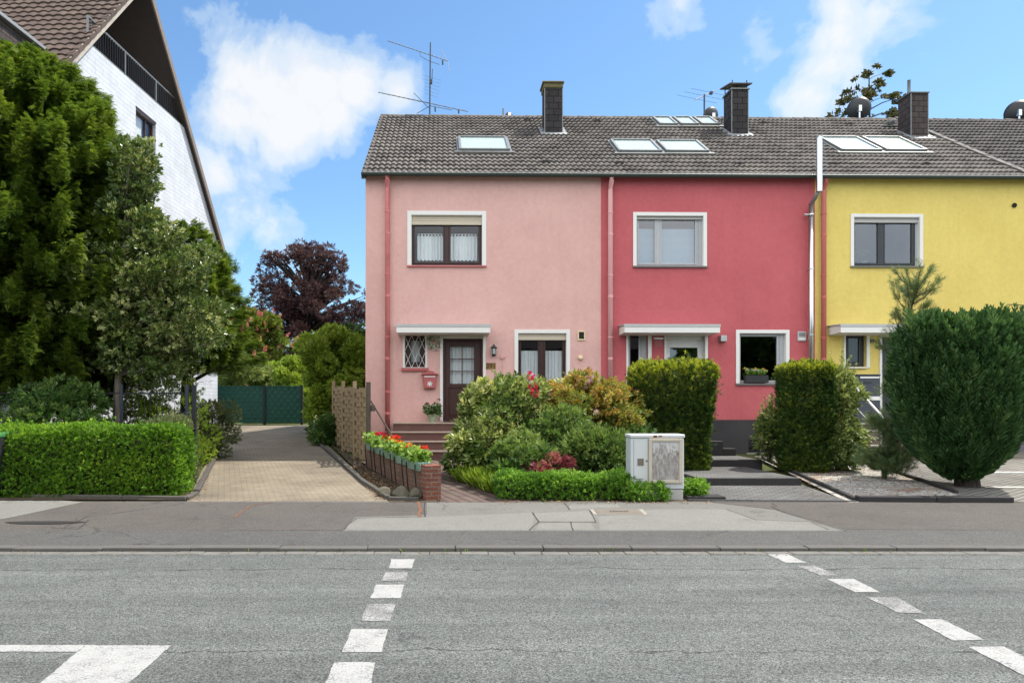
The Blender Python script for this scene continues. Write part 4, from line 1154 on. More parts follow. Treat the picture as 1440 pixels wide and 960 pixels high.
# ---------------- red house
op_up = O4(894.5, 989.5, 303, 374); op_lo = O4(1039, 1105.5, 468, 539)
op_ent = O4(883, 994, 467, 592)
ent_w = (op_ent[0], FU(911), op_ent[2]+1.0, op_ent[3]); ent_d = (FU(935.5), op_ent[1], op_ent[2], op_ent[3])
base_w = (FU(1052), FU(1100), FZ(1076, 636), FZ(1076, 618))
red, red_roof, red_gut = house_shell('row_house', 'crimson middle house of the terrace with grey framed windows', 'house', 845, 1146, 'stucco_red',
    [op_up, op_lo, ent_w, ent_d], FZ(1060, 590), plinth='stucco_plinth', basement=[base_w])
window(red, op_up, 'frame_grey', [.36], trim=.08, sill='zinc', glass='glass_mirror', guide=.10, fw=.05, blind=.75, mull=.10, shutter=.04, shutter_mat='shutter_grey')
window(red, op_lo, 'frame_grey', [], trim=.08, sill='zinc', glass='glass_dark', guide=.12, fw=.04, room='room_black')
window(red, ent_w, 'frame_grey', [], sill=None, glass='glass_dark', guide=.13, fw=.04, room='room_black', label='narrow grey window beside the front door')
door(red, ent_d, .12, 'frame_white', lights=False, glazing=(.10, .86, .06, .90), grid=(1, 1), curtain=False, glass='glass_mirror')
for p0, p1 in ((880.5, 883.5), (911, 916), (934, 936.5), (991, 995)):
    mb = MB(); mb.box(FU(p0), FU(p1), -.03, .02, DZ+.0 if p0 > 930 else DZ+.9, FZ(930, 467)); mb.build('door_post', MATS['white_paint'], red, ROW, bevel=.005)
canopy(red, 879, 1012, 455.5, 467)
mb = MB(); mb.box(FU(882), FU(1002), -.03, 0, FZ(940, 470.5), FZ(940, 466.5)); mb.build('canopy_bracket', MATS['white_paint'], red, ROW)
mb = MB(); c = O4(920, 932.5, 474, 488); rect_frame(mb, *c, .012, -.02, 0); mb.box(c[0]+.012, c[1]-.012, -.012, 0, c[2]+.012, c[3]-.012); lf = mb.build('letter_flap', MATS['mail_pink'], red, ROW)
mb = MB(); c = O4(919, 932.5, 474.5, 477); mb.box(c[0], c[1], -.035, -.021, c[2], c[3]); mb.build('slot_cover', MATS['steel'], lf, ROW, bevel=.003)
downpipe(red, 858.5, 'pipe_pink', .9, label='pale pink downpipe beside the border to the pink wall')
mb = MB(); rect_frame(mb, base_w[0], base_w[1], base_w[2], base_w[3], .03, .06, .1); bw = mb.build('basement_window', MATS['frame_anthracite'], red, ROW)
mb = MB(); mb.box(base_w[0]+.03, base_w[1]-.03, .08, .086, base_w[2]+.03, base_w[3]-.03); mb.build('pane', MATS['glass_dark'], bw, ROW)
mb = MB(); mb.box(base_w[0]-.2, base_w[1]+.2, .19, .6, base_w[2]-.2, base_w[3]+.2); mb.build('room', MATS['room_black'], bw, ROW)
mb = MB(); mb.box(base_w[0]-.06, base_w[1]+.06, -.09, .06, base_w[2]-.045, base_w[2]-.004); mb.build('sill', MATS['stone_grey'], bw, ROW, bevel=.005)
# steps from the terrace up to the left to the red door
mb = MB(); 
zq = [.48+.17*(k+1) for k in range(5)]
for k, z in enumerate(zq[:-1]):
    uu = F(1028, 640, -1.6).x-.30*k
    mb.box(uu-.30 if k < len(zq)-2 else F(880, 600, -1.0).x, uu, -1.9, -.02, .3, z)
st = mb.build('entrance_steps', MATS['stone_black'], red, ROW, bevel=.008)
skylight(red_roof, [(855,203), (917,203), (929,219), (871,219)]); skylight(red_roof, [(921,204), (981,204), (995,219), (936,219)])
for k in range(3): skylight(red_roof, [(917+29*k,170.5), (942+29*k,170.5), (952+29*k,180.5), (926+29*k,180.5)])
for q in ((871,234), (1040,235), (1074,176.5)): roof_vent(red_roof, *q)
ch, (a, b, v, zt, dp) = chimney(red_roof, 1029, 1052, 126, 192, .62)
mb = MB(); mb.box(a-.04, b+.04, v-.04, v+dp+.04, zt, zt+.035); mb.build('rim', MATS['zinc'], ch, ROW)
mb = MB()
mb.prism([(a-.09, v-.1, zt+.13), (a-.09, v+dp+.1, zt+.30), (a-.09, v+dp+.1, zt+.335), (a-.09, v-.1, zt+.165)], (b-a+.18, 0, 0))
for x, y in ((a+.03, v+.03), (b-.03, v+.03), (a+.03, v+dp-.03), (b-.03, v+dp-.03)): mb.box(x-.012, x+.012, y-.012, y+.012, zt+.03, zt+.30)
mb.build('rain_cover', MATS['wood_dark'], ch, ROW)
mb = MB(); P = RF(1014, 180); mb.lathe([(.055, -.1), (.055, .22), (.075, .24), (.075, .30), (.03, .33)], P, 10); mb.build('vent_pipe', MATS['zinc'], red_roof, ROW)

# ---------------- yellow house
op_up = O4(1200, 1293.5, 305, 374); op_w = O4(1189, 1218, 468, 515.5)
op_d = O4(1240, 1284, 468, 592)
yellow, yel_roof, yel_gut = house_shell('row_house', 'bright yellow house of the terrace behind the round thuja', 'house', 1146, 1443, 'stucco_yellow',
    [op_up, op_w, op_d], FZ(1300, 600), plinth='stucco_plinth_grey')
window(yellow, op_up, 'frame_anthracite', [.47], trim=.075, shutter=.09, shutter_mat='shutter_grey', sill='zinc', glass='glass_mirror', guide=.06, room='room_dark')
window(yellow, op_w, 'frame_anthracite', [], fw=.09, sill='white_paint', glass='glass_dark', label='narrow anthracite window left of the yellow panel', curtain=[(.2, .8, .12, .75, False)])
door(yellow, op_d, .1, 'frame_anthracite', lights=False, glazing=(.2, .8, .3, .9), grid=(1, 1), curtain=False, glass='glass_dark')
for p0, p1 in ((1186, 1188.8), (1218.2, 1222.5), (1236.5, 1239.8), (1284.2, 1288)):
    mb = MB(); mb.box(FU(p0), FU(p1), -.03, .02, FZ(1210, 517) if p0 < 1230 else DZ, FZ(1230, 468)); mb.build('door_post', MATS['white_paint'], yellow, ROW, bevel=.005)
canopy(yellow, 1183, 1300, 455.5, 467)
mb = MB(); mb.box(FU(1187), FU(1290), -.03, 0, FZ(1230, 470.5), FZ(1230, 466.5)); mb.build('canopy_bracket', MATS['white_paint'], yellow, ROW)
downpipe(yellow, 1158.5, 'pipe_red', .9, label='brick red downpipe on the yellow wall')
wall_vent(yellow, 1420, 1429, 442, 452, 'grey_light'); wall_vent(yellow, 1418.5, 1430, 464.5, 476.5, 'grey_light')
mb = MB(); c = F(1425.5, 289); mb.lathe([(.05, -.0), (.062, .03), (.05, .05), (.03, .03)], (c.x, 0, c.z), 14, Matrix.Rotation(R(90), 4, 'X')); mb.build('vent_hole', MATS['rubber'], yellow, ROW)
mb = MB(); mb.tube([(FU(1417), -.012, FZ(1417, 428)), (FU(1460), -.012, FZ(1460, 430))], .007, 6); mb.build('cable', MATS['wood_dark'], yellow, ROW)
mb = MB(); mb.box(FU(1436), FU(1442), -.08, -.002, FZ(1439, 483), FZ(1439, 474)); mb.tube([(FU(1438), -.02, FZ(1438, 483)), (FU(1438), -.02, 1.7)], .012, 6); mb.build('junction_box', MATS['grey_light'], yellow, ROW, bevel=.004)
# entrance steps with a white handrail
zt = DZ-.02
mb = MB(); me_ = MB(); rise = .17; u0, u1 = F(1203, 600, -1.2).x, F(1290, 600, -1.2).x
for k in range(5):
    z1 = zt-k*rise; vv = -.95-k*.27; vb = 0 if k == 0 else -.95-(k-1)*.27
    mb.box(u0, u1, vv+.02, -.003 if k == 0 else vb+.05, max(.1, z1-rise-.3), z1-.045); me_.box(u0-.02, u1+.02, vv-.015, -.004 if k == 0 else vb+.03, z1-.044, z1)
st = mb.build('entrance_steps', MATS['step_stone'], yellow, ROW, bevel=.006); me_.build('treads', MATS['step_stone_edge'], st, ROW, bevel=.006)
mb = MB(); ur = u0+.05
mb.tube([(ur, -.85, zt+.95), (ur, -1.0, zt+.95), (ur+.02, -2.1, zt-.75+.95), (ur+.02, -2.2, zt-.85+.9)], .026, 10); mb.tube([(ur, -.95, zt), (ur, -.95, zt+.95)], .02, 8); mb.tube([(ur+.02, -2.1, zt-.9), (ur+.02, -2.1, zt-.75+.95)], .02, 8)
mb.tube([(ur, -.95, zt+.5), (ur+.02, -2.1, zt-.75+.5)], .014, 8)
mb.build('handrail', MATS['white_paint'], yellow, ROW, smooth=True)
skylight(yel_roof, [(1151,199), (1208,199), (1234,217.5), (1180,217.5)]); skylight(yel_roof, [(1213,199), (1267,199), (1298,217.5), (1241,217.5)])
for q in ((1173,235), (1303,235), (1195.7,178)): roof_vent(yel_roof, *q)
ch, (a, b, v, zt, dp) = chimney(yel_roof, 1281, 1305, 131, 195, .62, 'slate_brown')
mb = MB(); mb.box(a-.04, b+.03, v-.04, v+dp+.04, zt, zt+.03); mb.build('rim', MATS['zinc'], ch, ROW)
mb = MB(); q = ((a+b)/2-.12, v+dp/2, zt+.02); mb.lathe([(.12, 0), (.05, .09), (.045, .12), (.045, .50), (.055, .51)], q, 12); mb.build('flue_pot', MATS['zinc'], ch, ROW, smooth=True)
mb = MB(); P = RF(1253, 181); mb.tube([(P.x, P.y, P.z-.1), (P.x, P.y, P.z+.12)], .05, 8); mb.lathe([(.07, .12), (.12, .19), (.12, .23), (.06, .25)], P, 10); mb.box(P.x-.35, P.x+.25, P.y-.12, P.y+.12, P.z+.03, P.z+.06); mb.build('vent_pipe', MATS['zinc'], yel_roof, ROW)
# ---------------- the next house to the right (only its darker roof shows)
nxt, nxt_roof, nxt_gut = house_shell('row_house', 'terraced house at the right edge with the darkest roof tiles', 'house', 1443, 1790, 'stucco_yellow', [], .3, roofmat='roof_tiles_dark')
mb = MB(); uu = FU(1443); n = 18
for k in range(n):
    a, b2 = k/n, (k+1)/n
    va, vb = EAVE_V+(RIDGE_V-EAVE_V)*a, EAVE_V+(RIDGE_V-EAVE_V)*b2; za, zb = EAVE_Z+(RIDGE_Z-EAVE_Z)*a, EAVE_Z+(RIDGE_Z-EAVE_Z)*b2
    j = random.uniform(0, .02); mb.prism([(uu-.08, va, za+.05), (uu-.08, va, za+.10+j), (uu-.08, vb, zb+.095+j), (uu-.08, vb, zb+.05)], (.16, 0, 0))
mb.build('valley_flashing', MATS['mortar_line'], nxt_roof, ROW)
roof_vent(nxt_roof, 1436, 204)
# ================================================================== things on and in front of the row
def row_T(px, py, v=0.0): return ROW @ Matrix.Translation(F(px, py, v))

t = thing('mailbox', 'rose pink mailbox with a white emblem on the wall left of the brown door', 'mailbox', row_T(604.5, 546))
u0, u1, z0, z1 = O4(594.5, 614.5, 527, 546)
mb = MB(); mb.prism([(u0+.03, -.13, z0), (u1-.03, -.13, z0), (u1, -.13, z1), (u0, -.13, z1)], (0, .128, 0)); mb.build('box', MATS['mail_pink'], t, ROW, bevel=.01)
mb = MB(); uc = (u0+u1)/2; prof = [(u0-.03, z1), (u1+.03, z1), (u1+.03, z1+.03)]+[(uc+.13*math.cos(a), z1+.045+.055*math.sin(a)) for a in [R(x) for x in range(0, 181, 20)]]+[(u0-.03, z1+.03)]
mb.prism([(x, -.165, z) for x, z in prof], (0, .163, 0)); mb.build('lid', MATS['mail_pink'], t, ROW, bevel=.006)
mb = MB(); mb.box(u0+.045, u1-.045, -.14, -.131, z1-.06, z1-.035); mb.build('slot', MATS['white_paint'], t, ROW)
mb = MB(); c = Vector((uc, -.136, z0+.115))
for k in range(6):
    a = k*math.pi/3+.3
    mb.obox(Matrix.Translation(c+Vector((.045*math.cos(a), 0, .045*math.sin(a)))) @ Matrix.Rotation(-a, 4, 'Y'), .05, .006, .026)
mb.lathe([(.022, -.003), (.022, .003)], c, 10, Matrix.Rotation(R(90), 4, 'X'))
mb.build('emblem', MATS['white_paint'], t, ROW)

t = thing('wall_lamp', 'small dark lantern on the pink wall right of the brown door', 'wall lamp', row_T(694, 505))
c = F(694, 505); z = c.z; u = c.x; Lf = MB()
s = 1.0
Lf.box(u-.035, u+.035, -.018, -.002, z+.08, z+.26); Lf.tube([(u, -.01, z+.12), (u, -.07, z+.07), (u, -.13, z+.10)], .012, 8); Lf.build('bracket', MATS['verdigris'], t, ROW)
hh = MB(); hh.lathe([(.03, .07), (.05, .10), (.055, .11), (.075, .27), (.095, .28), (.06, .32), (.03, .345), (.018, .37), (.0, .385)], (u, -.13, z), 6); hh.build('lantern', MATS['verdigris'], t, ROW)
hh = MB()
for k in range(6):
    a0, a1 = k*math.pi/3+.12, (k+1)*math.pi/3-.12
    hh.poly(*[(u+r*math.cos(a), -.13+r*math.sin(a), z+q) for r, a, q in ((.060, a0, .125), (.060, a1, .125), (.079, a1, .258), (.079, a0, .258))])
hh.build('pane', MATS['grey_light'], t, ROW)

t = thing('house_number', 'wooden plate with the number 391 right of the brown door', 'house number', row_T(690, 519))
u0, u1, z0, z1 = O4(683.5, 697, 510, 518.5)
mb = MB(); mb.box(u0, u1, -.02, -.002, z0, z1); mb.build('plate', MATS['brass'], t, ROW, bevel=.004)
vs, fs = text_geo('391', .17, .006); c = ((u0+u1)/2, (z0+z1)/2)
mb = MB(); mb.add([(c[0]+v.x, -.024-v.z, c[1]+v.y) for v in vs], fs); mb.build('digits', MATS['frame_brown'], t, ROW, fixn=False)
t = thing('house_number', 'dark number 391b on the yellow wall beneath the white canopy', 'house number', row_T(1229.5, 488))
vs, fs = text_geo('391b', .16, .01); c = F(1229.5, 480)
mb = MB(); mb.add([(c.x+v.x*.95, -.014-v.z, c.z+v.y) for v in vs], fs); mb.build('digits', MATS['ink'], t, ROW, fixn=False)

t = thing('wall_lamp', 'plain grey cube lamp on the crimson wall beside the canopy', 'wall lamp', row_T(1015, 481))
u0, u1, z0, z1 = O4(1010.5, 1019, 472, 480.5)
mb = MB(); mb.box(u0, u1, -.16, -.02, z0, z1); mb.build('housing', MATS['steel'], t, ROW, bevel=.006)
mb = MB(); mb.box(u0-.01, u1+.01, -.02, -.001, z0-.01, z1+.01); mb.build('base_plate', MATS['zinc'], t, ROW)
t = thing('intercom', 'square grey intercom plate on the crimson wall near the flue', 'intercom', row_T(1127, 479))
u0, u1, z0, z1 = O4(1121, 1133, 466, 479.5)
mb = MB(); mb.box(u0, u1, -.035, -.001, z0, z1); mb.build('plate', MATS['grey_light'], t, ROW, bevel=.006)
mb = MB()
for k in range(4): zz = z1-.045-.026*k; mb.box(u0+.03, u1-.03, -.040, -.0352, zz-.008, zz+.008)
mb.build('speaker_slots', MATS['zinc'], t, ROW)
mb = MB(); mb.box(u0+.03, u1-.03, -.042, -.0352, z0+.03, z0+.075); mb.build('name_button', MATS['white_paint'], t, ROW)

# wreath of white flowers by the pink door
g = np.random.default_rng(11)
t = thing('door_wreath', 'round white flower wreath under the pink house canopy', 'wreath', row_T(610, 491))
c = F(609.5, 481.5); mb = MB(); ring = [(c.x+.135*math.cos(a), -.045, c.z+.135*math.sin(a)) for a in [2*math.pi*k/20 for k in range(21)]]
mb.tube(ring, .022, 6); mb.build('ring', MATS['bark'], t, ROW)
def in_row(P): 
    A = np.array(ROW.to_3x3()); return P @ A.T+np.array(ROW.translation)
n = 420; a = g.random(n)*6.283; r = .135+g.normal(0, .028, n)
P = in_row(np.stack([c.x+r*np.cos(a), -.06-g.random(n)*.03, c.z+r*np.sin(a)], 1))
D = rand_dirs(n, g); N = norm(np.array([0,-1,0])+g.normal(0, .4, (n, 3)))
V, Fc, vv = inst(leaf_t(.7), P[:260], D[:260], N[:260], np.full(260, .05), g.random(260), g); np_obj('blossoms', V, Fc, vv, MATS['pt_white'], t)
V, Fc, vv = inst(leaf_t(.5), P[260:], D[260:], N[260:], np.full(160, .045), g.random(160), g); np_obj('leaves', V, Fc, vv, MATS['lf_rose'], t)

# stainless flue of the red house
t = thing('flue_pipe', 'tall shiny steel flue between the crimson and yellow walls', 'flue', row_T(1142, 640, -.15))
u = FU(1145, -.2); ul = FU(1142, -.2)
mb = MB(); zt, zm, zb = FZ(1145, 195, -.42), FZ(1145, 270, -.42), FZ(1145, 600, -.15)
mb.tube([(u, -.45, zm), (u, -.45, zt)], .075, 16); mb.tube([(u, -.45, zt-.02), (u+.02, -.45, zt+.02)], .08, 16)
mb.build('upper_section', MATS['steel'], t, ROW, smooth=False)
mb = MB(); mb.tube([(u, -.45, zm+.05), (ul+.01, -.33, zm-.12), (ul, -.15, zm-.25), (ul, -.15, zm-.4)], .05, 12); mb.build('elbow', MATS['zinc'], t, ROW, smooth=True)
mb = MB(); mb.tube([(ul, -.15, zm-.22), (ul, -.15, .75)], .062, 16); mb.build('lower_section', MATS['steel'], t, ROW, smooth=True)
for z in (zm-.5, zm-1.9, zm-3.6, zm-5.0):
    mb = MB(); mb.lathe([(.063, -.02), (.074, -.015), (.074, .015), (.063, .02)], (ul, -.15, z), 16); mb.box(ul-.015, ul+.015, -.09, -.001, z-.012, z+.012)
    if z == zm-.5: mb.tube([(ul-.05, -.12, z), (ul-.17, -.12, z)], .03, 10)
    mb.build('clamp', MATS['steel'], t, ROW)

# window box on the red sill
t = thing('window_box', 'dark window box with white and yellow flowers on the crimson house sill', 'window box', row_T(1062, 540))
u0, u1, z0, z1 = FU(1047), FU(1079), FZ(1060, 538.5), FZ(1060, 527.5)
mb = MB(); mb.prism([(u0+.02, -.05, z0+.012), (u0, -.07, z1), (u0, .10-.01, z1), (u0+.02, .085, z0+.012)], (u1-u0, 0, 0)); mb.build('box', MATS['planter_dark'], t, ROW, bevel=.006)
def small_bed(parent, P0, size, n, leafm, s, flowers, g, up=.6, names='foliage', tm=None):
    """loose cushion of leaves and petals; P0 centre in world, size half extents"""
    P = np.array(P0)+(g.random((n, 3))*2-1)*np.array(size); D = norm(rand_dirs(n, g)+np.array([0, 0, up])); N = norm(rand_dirs(n, g)*.6+np.array([0, -.3, .8]))
    V, Fc, vv = inst(tm or leaf_t(.75), P, D, N, s*(.6+.8*g.random(n)), g.random(n), g); o = np_obj(names, V, Fc, vv, MATS[leafm], parent)
    for m, k, fs_, hz in flowers:
        Q = np.array(P0)+(g.random((k, 3))*2-1)*np.array(size)*np.array([1, 1, .5])+np.array([0, 0, size[2]*hz]); pp = []
        for q in Q:
            nn = 9; d = rand_dirs(nn, g); d[:, 2] = np.abs(d[:, 2])*.8; 
            V, Fc, vv = inst(leaf_t(.9), np.repeat(q[None], nn, 0)+d*fs_*.25, d, rand_dirs(nn, g), np.full(nn, fs_), g.random(nn), g); np_obj('flower', V, Fc, vv, MATS[m], parent)
    return o
P0 = ROW @ Vector(((u0+u1)/2, -.0, z1+.06))
small_bed(t, P0, (.27, .07, .07), 220, 'lf_geranium', .07, [('pt_white', 14, .045, .9), ('pt_yellow', 9, .05, 1.0)], g)

# houseplant behind the upper yellow window
Tw = ROW @ Vector((FU(1226), .32, FZ(1226, 366)))
t = thing('houseplant', 'small dark houseplant behind the left pane of the upper yellow house window', 'plant', Tw)
mb = MB(); mb.lathe([(.05, -.06), (.07, .06), (.0, .06)], Tw, 12); mb.build('pot', MATS['pot'], t)
small_bed(t, Tw+Vector((0, 0, .16)), (.15, .08, .13), 90, 'lf_deep', .10, [], g)
# flower pot by the pink door
lz = pink_land[2]
Tp = ROW @ Vector((F(608, 590, -.35).x, -.35, lz))
t = thing('flower_pot', 'pot of red and white geraniums on the top step beside the brown door', 'flower pot', Tp)
mb = MB(); mb.lathe([(.085, .0), (.12, .17), (.13, .175), (.13, .2), (.115, .2)], Tp, 14); mb.build('pot', MATS['pot'], t)
small_bed(t, Tp+Vector((0, 0, .30)), (.20, .14, .12), 230, 'lf_deep', .085, [('pt_white', 9, .05, .8), ('pt_darkred', 3, .05, 1.8)], g)
Tq = ROW @ Vector((F(650, 590, -.3).x, -.33, lz))
t = thing('shoe_tray', 'flat terracotta bowl on the top step right of the brown door', 'bowl', Tq)
mb = MB(); mb.lathe([(.10, 0), (.17, .07), (.18, .075), (.18, .09), (.15, .085)], Tq, 14); mb.build('bowl', MATS['rust'], t)
mb = MB(); mb.lathe([(.0, .06), (.155, .06)], Tq, 14); mb.build('soil', MATS['soil_pot'], t)
Tq = ROW @ Vector((F(642, 592, -.3).x, -.30, lz))
t = thing('doormat', 'dark doormat lying in front of the brown door', 'doormat', Tq)
mb = MB(); mb.obox(Matrix.Translation(Vector((Tq.x-.02, Tq.y, lz+.012))), .62, .36, .02); mb.build('mat', MATS['rubber'], t)

# roof aerials and dishes
def yagi(mb, a, b, n, half, tilt=(0, 1, 0), r=.010, er=.004, taper=.6, vee=None):
    a, b = Vector(a), Vector(b); mb.tube([a, b], r, 6); tv = Vector(tilt)
    for k in range(n):
        p = a.lerp(b, (k+.3)/n); h = half*(1-taper*(1-k/n)) if taper >= 0 else half
        mb.tube([p-tv*h, p+tv*h], er, 5)
mx = F(604, 160, RIDGE_V)
t = thing('antenna_mast', 'tall roof aerial with two slanting booms on the pink house', 'antenna', ROW @ Matrix.Translation((mx.x, RIDGE_V, RIDGE_Z)))
def rp(px, py, v=RIDGE_V): return F(px, py, v)
mb = MB(); top = rp(604.5, 60); mb.tube([(mx.x, RIDGE_V, RIDGE_Z-.5), (mx.x+.03, RIDGE_V, top.z)], [.026, .02], 8); mb.build('mast', MATS['antenna_metal'], t, ROW)
mb = MB(); yagi(mb, rp(545, 57.5, RIDGE_V-.5), rp(630, 86, RIDGE_V+.3), 15, .17, (.25, .9, .25), .012)
mb.tube([rp(590, 72), rp(591, 79), rp(603, 86), rp(618, 91)], .008, 6)
for dy in (-1, 1): mb.tube([rp(629, 86, RIDGE_V+.3), rp(629-6*dy-3, 86-dy*15, RIDGE_V+.3+.2*dy)], .008, 5)
mb.build('boom', MATS['antenna_metal'], t, ROW)
mb = MB(); yagi(mb, rp(532, 130, RIDGE_V-.4), rp(658, 157, RIDGE_V+.3), 9, .5, (.35, .75, .35), .013, .004)
mb.tube([rp(603, 152), rp(582, 131)], .010, 5); mb.tube([rp(603, 150), rp(586, 160)], .010, 5); mb.tube([rp(604, 149), rp(636, 155)], .010, 5)
mb.build('boom', MATS['antenna_metal'], t, ROW)
mb = MB(); mb.tube([rp(608, 97), rp(607.5, 114), rp(604.5, 120)], .014, 6); mb.obox(Matrix.Translation(rp(606, 115)), .09, .09, .13)
for k in range(6): c = rp(606, 110+k*5); mb.tube([c+Vector((-.28+.02*k, -.2, 0)), c+Vector((.34-.02*k, .2, .02))], .0035, 4)
mb.obox(Matrix.Translation(rp(622.5, 88)), .05, .05, .14); mb.obox(Matrix.Translation(rp(612, 154)), .05, .05, .14); mb.obox(Matrix.Translation(rp(645, 157)), .05, .05, .12)
mb.build('dipole', MATS['antenna_metal'], t, ROW)
mx2 = rp(992, 165)
t = thing('antenna_mast', 'small roof aerial beside the roof dish of the crimson house', 'antenna', ROW @ Matrix.Translation((mx2.x, RIDGE_V, RIDGE_Z)))
mb = MB(); mb.tube([(mx2.x, RIDGE_V+.1, RIDGE_Z-.4), (mx2.x, RIDGE_V+.1, rp(992, 131).z)], .028, 8); mb.build('mast', MATS['antenna_metal'], t, ROW)
mb = MB(); yagi(mb, rp(977, 141), rp(1006, 127, RIDGE_V+.6), 3, .75, (-.86, .1, .22), .016, .005, 0); mb.obox(Matrix.Translation(rp(1000, 131, RIDGE_V+.4)), .09, .09, .09)
mb.build('boom', MATS['antenna_metal'], t, ROW)
def dish(label, px, py, rx, yaw, v=RIDGE_V+.5, arm=True, elev=20):
    c = F(px, py, v); k = (18.3+v)/FX; r = rx*k
    t = thing('satellite_dish', label, 'satellite dish', ROW @ Matrix.Translation((c.x, v, RIDGE_Z)))
    M = Matrix.Rotation(yaw, 4, 'Z') @ Matrix.Rotation(R(90-elev), 4, 'X') 
    prof = [(.001, -.16*r*2), (r*.3, -.13*r*2), (r*.6, -.075*r*2), (r*.85, -.02*r*2), (r, .03), (r*1.01, .03), (r*.84, -.04*r*2), (r*.58, -.10*r*2), (r*.3, -.16*r*2), (.001, -.185*r*2)]
    mb = MB(); mb.lathe(prof, c, 28, M); mb.build('reflector', MATS['dish_grey'], t, ROW, smooth=True)
    mb = MB(); back = c+M.to_3x3() @ Vector((0, 0, -.35*r)); mb.tube([back, (back.x, back.y, RIDGE_Z-.5)], .03, 8); mb.obox(Matrix.Translation(back), .1, .12, .2); mb.build('mast', MATS['steel'], t, ROW)
    if arm:
        e = c+M.to_3x3() @ Vector((0, -r*.5, r*1.1)); b = c+M.to_3x3() @ Vector((0, -r*.95, 0))
        mb = MB(); mb.tube([b, e], .016, 6); mb.obox(Matrix.Translation(e), .06, .12, .06); mb.build('feed_arm', MATS['antenna_metal'], t, ROW)
dish('small dish half hidden behind the ridge near the middle chimney', 1000, 164, 13, R(200), arm=False)
dish('large dark dish on the ridge left of the brown slate chimney', 1208, 153, 15.5, R(155), arm=False, v=RIDGE_V+.2)
dish('dark dish on the ridge at the right edge of the photo', 1432, 159, 17, R(150), arm=False, v=RIDGE_V+.2)
dish('tiny dish just above the ridge left of the mossy chimney', 716, 163.5, 5.5, R(190), arm=False)

# grey parcel boxes under the yellow canopy
c = F(1218, 590, -.75)
t = thing('storage_box', 'blue grey metal box with two pale stripes on the yellow house landing', 'storage box', ROW @ Matrix.Translation((c.x, -.7, DZ-.02)))
u0, u1, z0, z1 = F(1205, 590, -.75).x, F(1238, 590, -.75).x, DZ-.018, FZ(1220, 526, -.75)
mb = MB(); mb.box(u0, u1, -.75, -.15, z0, z1-.03); mb.build('body', MATS['bluegrey_panel'], t, ROW, bevel=.012)
mb = MB(); mb.box(u0-.01, u1+.01, -.77, -.13, z1-.028, z1); mb.build('lid', MATS['bluegrey_panel'], t, ROW, bevel=.01)
mb = MB(); mb.box(u0+.08, u1-.03, -.762, -.7505, z1-.10, z1-.06); mb.build('stripe', MATS['white_paint'], t, ROW)
mb = MB(); mb.box(u0+.03, u1-.01, -.762, -.7505, z0+(z1-z0)*.46, z0+(z1-z0)*.54); mb.build('stripe', MATS['white_paint'], t, ROW)
mb = MB(); mb.tube([(u0+.18, -.752, z1-.2), (u0+.18, -.785, z1-.2), (u0+.36, -.785, z1-.2), (u0+.36, -.752, z1-.2)], .009, 6); mb.build('handle', MATS['iron_dark'], t, ROW)

# ================================================================== street cabinet, planters, brick wall, fence, gate, bin
cx0, cx1 = (887-640)*.01145, (962-640)*.01145; Yc = 11.45; gz = yard_z(Yc)
t = thing('utility_cabinet', 'weathered pale grey utility cabinet with a torn poster panel', 'utility cabinet', ((cx0+cx1)/2, Yc+.17, gz))
ztop = 1.65-.0405*Yc
mb = MB(); mb.box(cx0+.012, cx1-.012, Yc+.012, Yc+.33, gz-.1, gz+.16); mb.build('plinth', MATS['cabinet_plinth'], t, bevel=.008)
mb = MB(); mb.box(cx0, cx1, Yc, Yc+.34, gz+.168, ztop-.06); mb.build('body', MATS['cabinet'], t, bevel=.012)
mb = MB(); mb.box(cx0-.012, cx1+.012, Yc-.016, Yc+.355, ztop-.058, ztop); mb.build('roof', MATS['cabinet'], t, bevel=.012)
mb = MB(); mb.box(cx0+.045, cx0+.049, Yc-.004, Yc+.001, gz+.2, ztop-.07); mb.box(cx0+.275, cx0+.28, Yc-.004, Yc+.001, gz+.2, ztop-.07); mb.build('door_seam', MATS['zinc'], t)
px0, px1, pz0, pz1 = (912-640)*.01145, (960-640)*.01145-.012, 1.65-.109*Yc, 1.65-.046*Yc
mb = MB(); rect_frame(mb, px0, px1, pz0, pz1, .05, Yc-.035, Yc-.001); fr = mb.build('poster_frame', MATS['cabinet_frame'], t, bevel=.006)
mb = MB(); mb.box(px0+.05, px1-.05, Yc-.012, Yc-.002, pz0+.05, pz1-.05); mb.build('poster', MATS['torn_poster'], fr)
mb = MB(); q = (897.5-640)*.01145; mb.box(q-.012, q+.085, Yc-.012, Yc-.001, 1.65-.084*Yc, 1.65-.0745*Yc); mb.build('sticker', MATS['drain'], t)

mb = MB(); mb.lathe([(.0, -.012), (.016, -.012), (.018, .0)], (cx0+.255, Yc-.002, gz+.62), 12, Matrix.Rotation(R(90), 4, 'X')); mb.build('lock', MATS['zinc'], t)
for k in range(2):
    mb = MB(); mb.box(cx0+.36+.08*k, cx0+.42+.08*k, Yc-.017, Yc-.0155, ztop-.052+.012*k, ztop-.012-.006*k); mb.build('rust_spot', MATS['rust'], t)
for k in range(4):
    mb = MB(); mb.box(cx0+.085, cx0+.205, Yc-.0035, Yc+.001, gz+.24+.03*k, gz+.25+.03*k); mb.build('vent_slit', MATS['zinc'], t)
